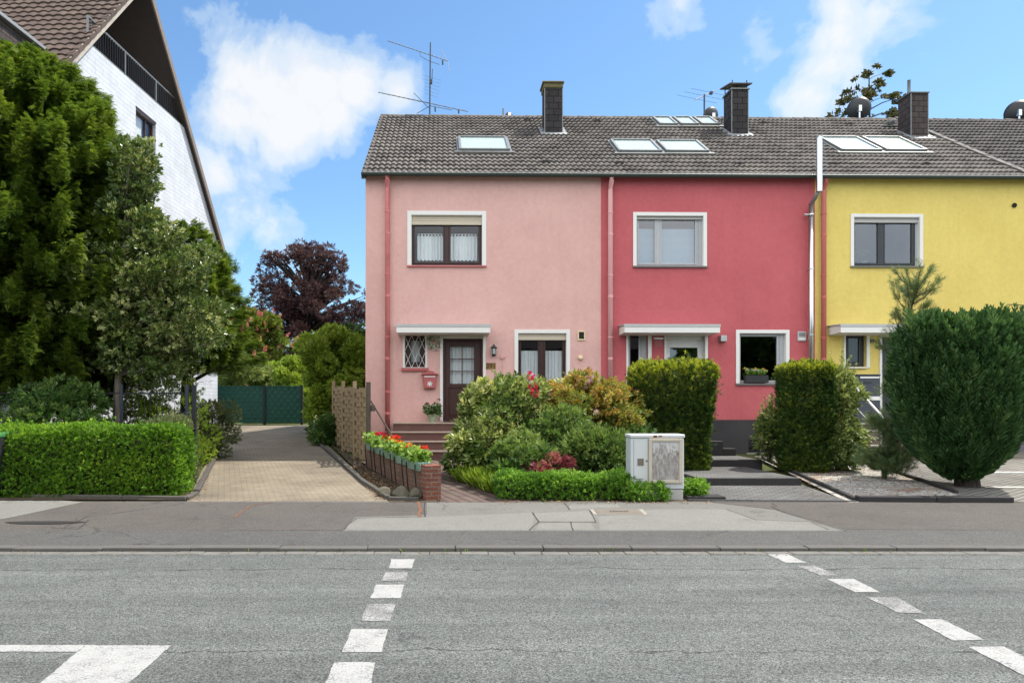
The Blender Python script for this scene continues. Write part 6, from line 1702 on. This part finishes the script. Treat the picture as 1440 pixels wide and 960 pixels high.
round_shrub('garden_bush', 'yellow green bush growing round the right end of the green gate', 'shrub', (px_x(415, 31), 31, px_z(553, 31)), (.85, .8, 1.45), 5200, .15, SPR, 'lf_bright', g, rc=.3)
round_shrub('garden_bush', 'low light green bush behind the middle of the green gate', 'shrub', (px_x(392, 34), 34.5, px_z(548, 34)), (1.3, .8, 1.2), 3800, .17, SPR, 'lf_bright', g, rc=.35)
Y = 23.5
t = round_shrub('laurel_shrub', 'tall leafy green shrub behind the wooden fence', 'shrub', (px_x(478, Y), Y, px_z(535, Y)), (1.02, 1.1, 1.7), 9500, .15, SPR, 'lf_bright', g, nclump=70, rc=.34, inner=.4)
round_shrub('laurel_shrub', 'rounded dark green shrub at the house corner behind the fence', 'shrub', (px_x(497, 26), 26.5, px_z(505, 26)), (1.0, .9, 1.25), 4200, .16, SPR, 'lf_deep', g, rc=.32)
round_shrub('ivy_clump', 'ivy clump at the far foot of the wooden fence', 'ground cover', (-3.75, 20.6, yard_z(20.6)+.28), (.32, .7, .42), 1500, .12, SPR, 'lf_deep', g, rc=.18)
# log retaining wall and shed roof far back
mb = MB()
for k in range(4): mb.box(px_x(432, 40), px_x(462, 40), 40+.5*k, 40.4+.5*k, .8, 1.75+.42*k)
props(mb.build('retaining_wall', MATS['log_wall']), 'grey stepped timber retaining wall at the end of the lane', 'garden wall')
Y = 36.0; c = Vector((px_x(391, Y), Y, 1.2)); zt = px_z(530, Y)
t = thing('garden_shed', 'little dark roofed shed showing above the green gate', 'shed', c)
mb = MB(); mb.box(c.x-.45, c.x+.45, Y, Y+1.2, 1.0, zt-.1); mb.build('wall', MATS['wood_dark'], t)
mb = MB(); mb.prism([(c.x-.6, Y-.1, zt-.2), (c.x, Y-.1, zt+.15), (c.x+.6, Y-.1, zt-.2), (c.x+.6, Y-.1, zt-.12), (c.x, Y-.1, zt+.23), (c.x-.6, Y-.1, zt-.12)], (0, 1.4, 0)); mb.build('roof', MATS['roof_tiles_dark'], t)
mb = MB(); mb.tube([(px_x(395, 36.5), 36.5, zt), (px_x(395, 36.5), 36.5, px_z(508, 36.5))], .045, 8); props(mb.build('vent_pole', MATS['grey_light']), 'pale thin pole above the shed roof', 'pole')
# far tree belt closing the horizon
g = np.random.default_rng(505)
belt = [(290, 70, 500, 'lf_deep'), (340, 66, 505, 'lf_chestnut'), (385, 72, 500, 'lf_deep'), (445, 68, 490, 'lf_deep'), (490, 62, 475, 'lf_chestnut'), (540, 66, 470, 'lf_deep')]
blb = ['dark far tree left of the chestnut, half hidden by the white house', 'green far tree just behind the pink chestnut', 'dark far tree in the gap between chestnut and beech', 'dark far tree at the foot of the copper beech', 'green far tree behind the tall shrub by the fence', 'far tree hidden mostly behind the pink house corner']
for (px, Y, py, m), lb in zip(belt, blb):
    zt = px_z(py, Y); x = px_x(px, Y); z0 = 1.5
    broad_tree('background_tree', lb, (x, Y, z0), zt-z0, [((x, Y, (zt+z0)/2+.3), (2.6, 2.2, (zt-z0)/2), 40, 3200)], m, .42, SPR, g, .2, .8)
# tree behind the roofs
Y = 33.0; x = px_x(1222, Y); g = np.random.default_rng(606)
t = plant('roadside_pine', 'sparse dark tree rising behind the roof of the yellow house', 'tree', (x, Y, 1.0))
(V, Fc, vv), lines = conifer(g, (x, Y, 1.0), px_z(98, Y)-1.0, 9.5, lambda t: 2.35*(1-t**1.6)**.8+.25, 46, .55, .35, 11, .30, sprig_t(7, .6, 9), bvar=.5, tipvar=.3, side=.35)
np_obj('crown', V, Fc, vv, MATS['lf_shadetree'], t)
mb = MB(); mb.tube([(x, Y, .8), (x+.1, Y, 9), (x, Y, px_z(100, Y))], [.24, .12, .02], 8); mb.build('trunk', MATS['bark_dark'], t)
mb = MB(); limbs(mb, lines); mb.build('branches', MATS['bark_dark'], t, fixn=False)

# ---- front garden of the pink house
g = np.random.default_rng(707)
def shrub(name, label, px0, px1, pyt, Y, z0, n, size, tmpl, mat, ry=.7, cat='shrub', **kw):
    kw.setdefault('shoots', 0 if cat == 'plant' else 34)
    x0, x1 = px_x(px0, Y), px_x(px1, Y); zt = px_z(pyt, Y)
    q = kw.get('rc', .35)*.62+size*.35; x0 += q; x1 -= q; zt -= q*.8
    return round_shrub(name, label, cat, ((x0+x1)/2, Y, (z0+zt)/2), ((x1-x0)/2, ry, (zt-z0)/2), n, size, tmpl, mat, g, **kw)
shrub('rhododendron_bush', 'tall pale leaved rhododendron covering the right side of the brown door', 660, 775, 524, 14.4, .3, 3300, .165, SPRR, 'lf_rhodo', rc=.24, nclump=70, inner=.45)
t = shrub('azalea_bush', 'wide azalea with orange and yellow green leaves below the pink house window', 738, 905, 536, 14.5, .3, 7200, .115, SPRR, 'lf_azalea', rc=.22, nclump=120, inner=.6)
def blooms(t, spots, mat, r):
    pp = []
    for px, py, Y in spots:
        c = np.array(at(px, py, Y)); k = 26; d = rand_dirs(k, g); pp.append(inst(leaf_t(.85), c+d*r*.55, d, rand_dirs(k, g), np.full(k, r*.8), g.random(k), g))
    V, Fc, vv = merge(pp); np_obj('blossoms', V, Fc, vv, MATS[mat], t)
blooms(t, [(814, 533, 14.5), (828, 536, 14.5), (822, 541, 14.4)], 'pt_violet', .09)
blooms(t, [(746, 528, 13.9), (752, 552, 13.7), (749, 543, 13.8)], 'pt_crimson', .085)
blooms(t, [(790, 585, 13.85), (845, 592, 13.85), (770, 596, 13.8), (862, 572, 14)], 'pt_red', .03)
shrub('garden_bush', 'loose light green bush filling the gap between both rose bushes', 735, 830, 585, 13.4, .25, 2600, .12, SPRH, 'lf_rose', rc=.2, nclump=50, ry=.45)
shrub('garden_bush', 'dark leafy bush squeezed between the azalea and the wide yew block', 850, 915, 580, 14.1, .25, 1900, .12, SPRR, 'lf_deep', rc=.2, nclump=40, ry=.45)
t = shrub('azalea_bush', 'slim leafy shoots with violet buds at the pink window sill', 770, 842, 530, 15.4, .35, 900, .13, SPRR, 'lf_rhodo', rc=.18, nclump=30)
shrub('rose_bush', 'dense blue green rose bush in front of the pale rhododendron', 683, 790, 618, 12.9, .2, 3000, .15, SPRH, 'lf_rose', rc=.2, nclump=60, inner=.45, ry=.55)
shrub('rose_bush', 'green bush with fine light leaves left of the utility cabinet', 785, 885, 596, 13.0, .2, 3400, .13, SPR2, 'lf_rose', rc=.2, nclump=60, inner=.45, ry=.55)
shrub('garden_bush', 'leafy green bush filling the gap beside the entrance steps', 634, 735, 580, 13.7, .25, 2400, .16, SPRR, 'lf_rhodo', rc=.2, nclump=45, ry=.5)
shrub('coral_bells', 'low dark red leafed plants in front of the rose bushes', 742, 815, 637, 12.3, .17, 1300, .075, SPR, 'lf_purple', rc=.12, nclump=26, ry=.28, cat='plant')
def grass_clump(name, label, px, py_t, Y, rx, n, mat, L, cat='plant', tmpl=None, spread=.55):
    x = px_x(px, Y); z0 = yard_z(Y); t = plant(name, label, cat, (x, Y, z0))
    P = np.stack([x+g.normal(0, rx*.45, n), Y+g.normal(0, rx*.4, n), np.full(n, z0)+g.random(n)*L*.5], 1)
    D = norm(np.stack([(P[:, 0]-x)/rx*spread+g.normal(0, .2, n), (P[:, 1]-Y)/rx*spread+g.normal(0, .2, n), np.ones(n)], 1)); N = rand_dirs(n, g)
    V, Fc, vv = inst(tmpl or leaf_t(.14, .03, .0), P, D, N, L*(.5+.5*g.random(n)), g.random(n), g); np_obj('foliage', V, Fc, vv, MATS[mat], t)
    return t
GT = leaf_t(.10, .02)
grass_clump('lavender_clump', 'fresh green lavender clump nearest the entrance steps', 664, 646, 13.2, .26, 1100, 'lf_lavender', .28, tmpl=GT)
grass_clump('lavender_clump', 'fresh green lavender clump in the middle of the path edge', 684, 652, 12.6, .30, 1300, 'lf_lavender', .30, tmpl=GT)
grass_clump('lavender_clump', 'fresh green lavender clump nearest the low front hedge', 706, 662, 12.1, .28, 1200, 'lf_lavender', .28, tmpl=GT)
hedge('low_hedge', 'knee high glossy green border hedge left of the utility cabinet', 'hedge', px_x(702, 11.5), px_x(893, 11.5), 11.42, 12.0, yard_z(11.4), px_z(669, 11.5), 3300, .075, SPR, 'lf_ground', g, inset=.12, wob=.07, shag=.05, rnd=.15, upbias=.5)
V, Fc, vv = box_hedge(g, px_x(880, 11.38), px_x(935, 11.38), 11.28, 11.44, yard_z(11.4), px_z(684, 11.4), 420, .07, SPR, shag=.05, upbias=.6)
props(np_obj('ground_cover', V, Fc, vv, MATS['lf_ground']), 'leafy ground cover creeping in front of the utility cabinet foot', 'plant')
shrub('spurge_clump', 'small bright green clump right of the utility cabinet', 960, 992, 668, 11.75, .14, 700, .07, SPR, 'lf_ground', ry=.22, rc=.1, nclump=18, cat='plant')
# ---- clipped yews of the red house
g = np.random.default_rng(808)
YH = sprig_t(7, .34, 12, .9)
def trap_hedge(label, px0, px1, pyt, Y, depth, n, taper):
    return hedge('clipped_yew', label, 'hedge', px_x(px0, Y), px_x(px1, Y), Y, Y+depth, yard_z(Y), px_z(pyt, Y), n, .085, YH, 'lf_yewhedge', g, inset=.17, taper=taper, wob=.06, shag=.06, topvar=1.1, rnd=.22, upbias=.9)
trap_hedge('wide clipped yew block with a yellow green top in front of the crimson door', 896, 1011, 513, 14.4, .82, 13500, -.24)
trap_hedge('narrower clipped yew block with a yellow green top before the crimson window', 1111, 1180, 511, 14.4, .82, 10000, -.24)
shrub('variegated_shrub', 'loose yellow leaved shrub between the narrow yew block and the yellow house', 1150, 1208, 500, 15.0, .3, 2200, .13, SPRR, 'lf_pale', rc=.2, nclump=60, ry=.5)
shrub('rose_bush', 'thin rose bush left of the narrow yew block at the basement window', 1064, 1100, 556, 15.2, .45, 650, .10, SPR, 'lf_rhodo', rc=.14, nclump=22, ry=.3, inner=.2)

# ---- thuja and slender pine in the gravel
g = np.random.default_rng(909)
Y = 12.75; x = px_x(1352, Y); z0 = yard_z(Y)
t = plant('round_thuja', 'big dark green barrel shaped thuja with its bare foot in the gravel', 'tree', (x, Y, z0))
zb, zt = z0+.08, px_z(468, Y)
def tprof(f): # half width over height fraction
    return np.interp(f, [0, .06, .16, .3, .45, .6, .75, .88, .95, 1.0], [.18, .42, .70, .89, .98, 1.00, .97, .90, .79, .52])
n = 5600; f = g.random(n)**.8; az = g.random(n)*6.283; top = g.random(n) < .22
f = np.where(top, .97+.03*g.random(n), f); r = tprof(f)*np.where(top, np.sqrt(g.random(n)), 1.0)
Pl = np.stack([r*np.cos(az), r*np.sin(az)*.95, zb+f*(zt-zb)], 1)
nrm_ = norm(np.stack([np.cos(az), np.sin(az), (f-.45)*1.0], 1))
ridge = .10*lump(np.stack([az*2.2, f*1.2, az*0], 1), 2.2, 5)+.05*lump(Pl, 5, 8); Pl[:, :2] *= (1+ridge-.09*g.random(n))[:, None]; Pl[:, 2] += .10*lump(Pl*np.array([1, 1, 0]), 4, 9)*(f > .9)
P = Pl+np.array([x, Y, 0]); D = norm(np.stack([np.cos(az)*.30, np.sin(az)*.30, np.ones(n)], 1)+g.normal(0, .14, (n, 3)))
var = .25+.35*g.random(n)+.3*ridge/.1*.5+.25*(f > .9)*g.random(n)
V, Fc, vv = inst(PLUME, P, D, nrm_+g.normal(0, .3, (n, 3)), .33*(.6+.8*g.random(n)), var, g, .12)
k = 26; aa = g.random(k)*6.283; rr = np.sqrt(g.random(k))*.95; Q = np.stack([x+rr*np.cos(aa), Y+rr*np.sin(aa), zt-.05+.12*g.random(k)], 1); Q[:6, 0] = x+.25+.45*g.random(6); Q[:6, 2] += .10
p2 = inst(PLUME, Q, norm(np.array([0, 0, 1.])+g.normal(0, .12, (k, 3))), rand_dirs(k, g), .36*(.7+.6*g.random(k)), .5+.3*g.random(k), g)
V, Fc, vv = merge([(V, Fc, vv), p2]); np_obj('crown', V, Fc, vv, MATS['lf_thuja'], t)
mb = MB(); mb.lathe([(float(tprof(q))*.78, zb+.05+q*(zt-zb-.2)) for q in np.linspace(0, 1, 14)], (x, Y, 0), 24); mb.build('branches', MATS['twigs'], t, smooth=True)  # closed core body added inside the crown in place of branches
mb = MB()
for dx, dy, r_ in ((0, 0, .14), (.12, -.05, .09), (-.1, .05, .10), (.2, .1, .06), (-.24, -.05, .03), (.26, .0, .03)):
    mb.tube([(x+dx*.5+.12, Y+dy, z0-.1), (x+dx*.8+.09, Y+dy, z0+.18), (x+dx*1.8, Y+dy*1.5, z0+.65)], [r_*1.4, r_, r_*.6], 8)
mb.build('trunk', MATS['bark_dark'], t)
g = np.random.default_rng(910)
Y = 13.7; x0 = px_x(1243, Y); z0 = yard_z(Y); zt = px_z(372, Y); lx = px_x(1292, Y)-x0
t = plant('slender_pine', 'slender leaning pine growing in the gravel left of the thuja', 'tree', (x0, Y, z0))
Ps, Ds, vs_ = [], [], []; mb = MB(); H = zt-z0
def stem(z): f = (z-z0)/H; return np.array([x0+lx*f, Y, z])
trunk_pts = [stem(z0+H*f) for f in (0, .25, .5, .75, .93)]
mb.tube([Vector(p) for p in trunk_pts], [.05, .042, .032, .02, .008], 7); mb.build('trunk', MATS['bark'], t)
mb = MB()
def tuft_branch(z, az, L, rise, n, wid):
    s0 = stem(z); o = np.array([math.cos(az), math.sin(az), 0]); q = g.random(n)**.7
    P = s0+o*(L*q)[:, None]+g.normal(0, wid, (n, 3)); P[:, 2] += rise*L*q**1.3
    Ps.append(P); D = o*.8+np.array([0, 0, .55+rise*.5])+g.normal(0, .35, (n, 3)); Ds.append(D); vs_.append(.2+.5*g.random(n)+.2*q)
    mb.tube([Vector(s0), Vector(s0+o*L*.6+np.array([0, 0, rise*L*.45])), Vector(s0+o*L+np.array([0, 0, rise*L]))], [.014, .009, .004], 5, cap=False)
for k in range(16): tuft_branch(z0+.12+.10*g.random(), g.random()*6.28, .25+.25*g.random(), .35, 44, .06)
for k in range(26): tuft_branch(z0+.30+.75*g.random(), g.random()*6.28, .28+.16*g.random(), .2, 44, .06)
for k in range(22): tuft_branch(z0+1.1+1.0*g.random(), g.random()*6.28, .16+.12*g.random(), .25, 16, .05)
for k in range(34): tuft_branch(z0+2.1+1.55*g.random(), g.random()*6.28, (.58-.22*g.random())*(1-.25*g.random()), .62+.3*g.random(), 26, .035)
for k in range(7): tuft_branch(z0+H*.88, k*.9, .25+.1*g.random(), 1.3, 16, .02)
P = np.concatenate(Ps); D = np.concatenate(Ds); v = np.concatenate(vs_); n = len(P)
V, Fc, vv = inst(TUFT, P, D, rand_dirs(n, g), .17*(.7+.6*g.random(n)), v, g, .1); np_obj('needles', V, Fc, vv, MATS['lf_pine'], t); mb.build('branches', MATS['bark'], t, fixn=False)

# ---- small loose stuff: dead leaves on the drive edge and gravel, weeds in the kerb joint
g = np.random.default_rng(1010)
def litter(name, pts, n, size, mat, label=None, up=.02):
    A = [pts[i] for i in range(4)]; a, b = g.random(n), g.random(n)
    P = np.array([(A[0]*(1-u)+A[1]*u)*(1-v)+(A[3]*(1-u)+A[2]*u)*v for u, v in zip(a, b)])+np.array([0, 0, up])
    D = norm(rand_dirs(n, g)*np.array([1, 1, .15])); N = norm(np.array([0, 0, 1.])+g.normal(0, .25, (n, 3)))
    V, Fc, vv = inst(leaf_t(.6, .15), P, D, N, size*(.5+g.random(n)), g.random(n), g); return props(np_obj(name, V, Fc, vv, MATS[mat]), kind='stuff')
litter('dead_leaves', [yp(500,668), yp(518,668), yp(556,703), yp(528,703)], 420, .035, 'litter')
litter('dead_leaves', [yp(262,705), yp(288,705), yp(300,655), yp(290,655)], 150, .03, 'litter')
litter('dead_leaves', [yp(1110,700), yp(1330,700), yp(1290,660), yp(1120,655)], 650, .03, 'litter')
litter('dead_leaves', [pave_pt(700,709), pave_pt(1000,709), pave_pt(1000,705.6), pave_pt(700,705.6)], 220, .03, 'litter')
litter('soil_debris', [yq(-.6,11.5), yq(-.9,11.5), yq(-2.3,15.4), yq(-2.0,15.4)], 300, .04, 'litter')
litter('gutter_grit', [Vector((-8, 7.8, 0)), Vector((9, 7.8, 0)), Vector((9, 8.05, 0)), Vector((-8, 8.05, 0))], 420, .022, 'litter', up=.012)
n = 110; xs_ = g.random(n)*16-7; cl = (lump(np.stack([xs_*1.2, xs_*0, xs_*0], 1), 1.3, 4) > .1); xs_ = xs_[cl]; n = len(xs_)
P = np.stack([xs_, 8.035+g.normal(0, .008, n), np.zeros(n)+.005], 1); D = norm(np.stack([g.normal(0, .5, n), g.normal(0, .4, n)-.2, np.ones(n)], 1))
V, Fc, vv = inst(leaf_t(.3), P, D, rand_dirs(n, g), .035*(.5+g.random(n)), g.random(n), g); props(np_obj('kerb_weeds', V, Fc, vv, MATS['lf_hedge']), kind='stuff')

# ================================================================== across the street (seen only as reflections in the panes)
# a plain terrace roof and trees, kept behind the camera
g = np.random.default_rng(1111)
t = thing('opposite_house', 'dark roofed terrace across the street, mirrored in the window panes', 'house', (2, -19, 0))
mb = MB(); mb.box(-10, 16, -27, -19, 0, 6.2); mb.build('wall', MATS['brick_brown'], t)
mb = MB(); mb.prism([(-10.4, -18.6, 6.1), (-10.4, -23, 9.6), (-10.4, -27.4, 6.1)], (26.8, 0, 0)); mb.build('roof', MATS['roof_tiles_dark'], t)
for x, lb in ((-17, 'broad tree across the street, mirrored in the left panes'), (22.5, 'broad tree across the street, mirrored in the crimson house panes')):
    broad_tree('street_tree', lb, (x, -15, 0), 8, [((x, -15, 4.6), (4.4, 2.6, 3.8), 60, 4200)], 'lf_deep', .5, SPR, g, .25, .9)

# ================================================================== world, sun, camera
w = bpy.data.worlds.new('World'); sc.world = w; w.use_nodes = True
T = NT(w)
SUN_AZ = R(69); SUN_EL = R(59.5)
sky = T.n('ShaderNodeTexSky', sky_type='NISHITA', sun_disc=False, sun_elevation=SUN_EL, sun_rotation=SUN_AZ, air_density=1.0, dust_density=.6, ozone_density=2.0, altitude=100)
dirv = T.n('ShaderNodeVectorMath', operation='NORMALIZE', i={0: T.coord('Generated')}).outputs[0]
nz = T.n('ShaderNodeTexNoise', i={'Vector': dirv, 'Scale': 8.0, 'Detail': 10.0, 'Roughness': .60, 'Distortion': .35}).outputs['Fac']
nz2 = T.n('ShaderNodeTexNoise', i={'Vector': dirv, 'Scale': 22.0, 'Detail': 6.0, 'Roughness': .6}).outputs['Fac']
warp = T.n('ShaderNodeVectorMath', operation='MULTIPLY_ADD', i={0: T.n('ShaderNodeTexNoise', i={'Vector': dirv, 'Scale': 5.0, 'Detail': 4.0}).outputs['Color'], 1: (.10, .10, .10), 2: dirv}).outputs[0]
def cloud(px, py, r, soft=1.0):
    d = Vector(((px-XP)/FX, 1, -(py-YP)/FX)).normalized()+Vector((.05, .05, .05))
    dist = T.n('ShaderNodeVectorMath', operation='DISTANCE', i={0: warp, 1: tuple(d)}).outputs['Value']
    return T.math('MULTIPLY', T.math('SUBTRACT', 1.0, T.math('DIVIDE', dist, r/FX)), soft)
field = None
for c in [(350,120,78), (430,105,72), (490,115,60), (320,160,66), (405,160,72), (560,120,42), (380,185,55), (455,150,60), (1200,8,44,.6), (1180,55,40,.55), (1165,105,38,.5), (1140,150,42,.6), (1225,40,36,.5), (330,340,80,.5), (290,250,70,.5), (965,8,30,.42), (1070,48,26,.36), (1270,20,36,.35)]:
    v = cloud(*c); field = v if field is None else T.math('MAXIMUM', field, v)
field = T.math('MAXIMUM', field, -.7)
# visible clouds, then an added unseen bright cloud behind and overhead as fill light
dens = T.math('ADD', field, T.math('MULTIPLY_ADD', nz, 2.6, T.math('MULTIPLY_ADD', nz2, .5, -1.55)))
mask = T.ramp(dens, [(-.12, 0), (.2, .36), (.6, .74), (1.0, .90)], 'EASE')
skyc = T.mix(1.0, sky.outputs[0], (SKY_TINT), 'MULTIPLY')
shade = T.ramp(T.math('ADD', dens, T.math('MULTIPLY', nz2, .3)), [(.1, (.66, .84, 1.0)), (.65, (.90, .97, 1.0)), (1.0, (1, 1, 1))])
def kmul(c, k): return T.n('ShaderNodeVectorMath', operation='SCALE', i={0: c, 'Scale': k}).outputs[0]
front = T.mix(mask, skyc, kmul(shade, CLOUD_F))
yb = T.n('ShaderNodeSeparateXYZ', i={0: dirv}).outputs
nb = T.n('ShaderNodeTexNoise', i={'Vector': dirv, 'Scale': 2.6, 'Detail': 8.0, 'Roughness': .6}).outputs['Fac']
fill_mask = T.math('MULTIPLY', T.ramp(T.math('MULTIPLY_ADD', yb[1], -1.0, T.math('MULTIPLY_ADD', nb, .5, -.25)), [(-.72, 0), (-.45, 1)]), T.math('MULTIPLY', T.ramp(nb, [(.34, .0), (.50, 1)], 'EASE'), T.ramp(yb[2], [(.06, .25), (.36, 1)])))  # bright cloud added out of view to lift the shaded facades and drive
fill_tone = T.ramp(T.n('ShaderNodeTexNoise', i={'Vector': dirv, 'Scale': 4.0, 'Detail': 8.0, 'Roughness': .6}).outputs['Fac'], [(.35, (.62, .64, .68)), (.6, (1, .97, .92))])
allsky = T.mix(fill_mask, front, kmul(fill_tone, CLOUD_FILL))
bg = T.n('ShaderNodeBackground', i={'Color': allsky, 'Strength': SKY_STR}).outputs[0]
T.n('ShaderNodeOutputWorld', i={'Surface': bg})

sun = bpy.data.lights.new('sun', 'SUN'); sun.energy = SUN_STR; sun.angle = R(.8); sun.color = (1, .94, .85)
so = bpy.data.objects.new('sun', sun); COL.objects.link(so)
sd = Vector((math.sin(SUN_AZ)*math.cos(SUN_EL), math.cos(SUN_AZ)*math.cos(SUN_EL), math.sin(SUN_EL)))
so.rotation_euler = sd.to_track_quat('Z', 'Y').to_euler(); so.location = sd*60

cam = bpy.data.cameras.new('camera'); co = bpy.data.objects.new('camera', cam); COL.objects.link(co); sc.camera = co
co.location = (0, 0, EYE); co.rotation_euler = (R(90), 0, 0)
cam.sensor_width = 36; cam.lens = 36*FX/1440; cam.shift_x = (720-XP)/1440; cam.shift_y = (YP-480)/1440; cam.clip_start = .05; cam.clip_end = 2000
vs = sc.view_settings; vs.view_transform = 'Standard'; vs.look = 'None'; vs.exposure = EXPO; vs.gamma = 1; vs.use_curve_mapping = False

cy = sc.cycles; cy.max_bounces = 6; cy.diffuse_bounces = 3; cy.glossy_bounces = 3; cy.transmission_bounces = 4; cy.transparent_max_bounces = 8
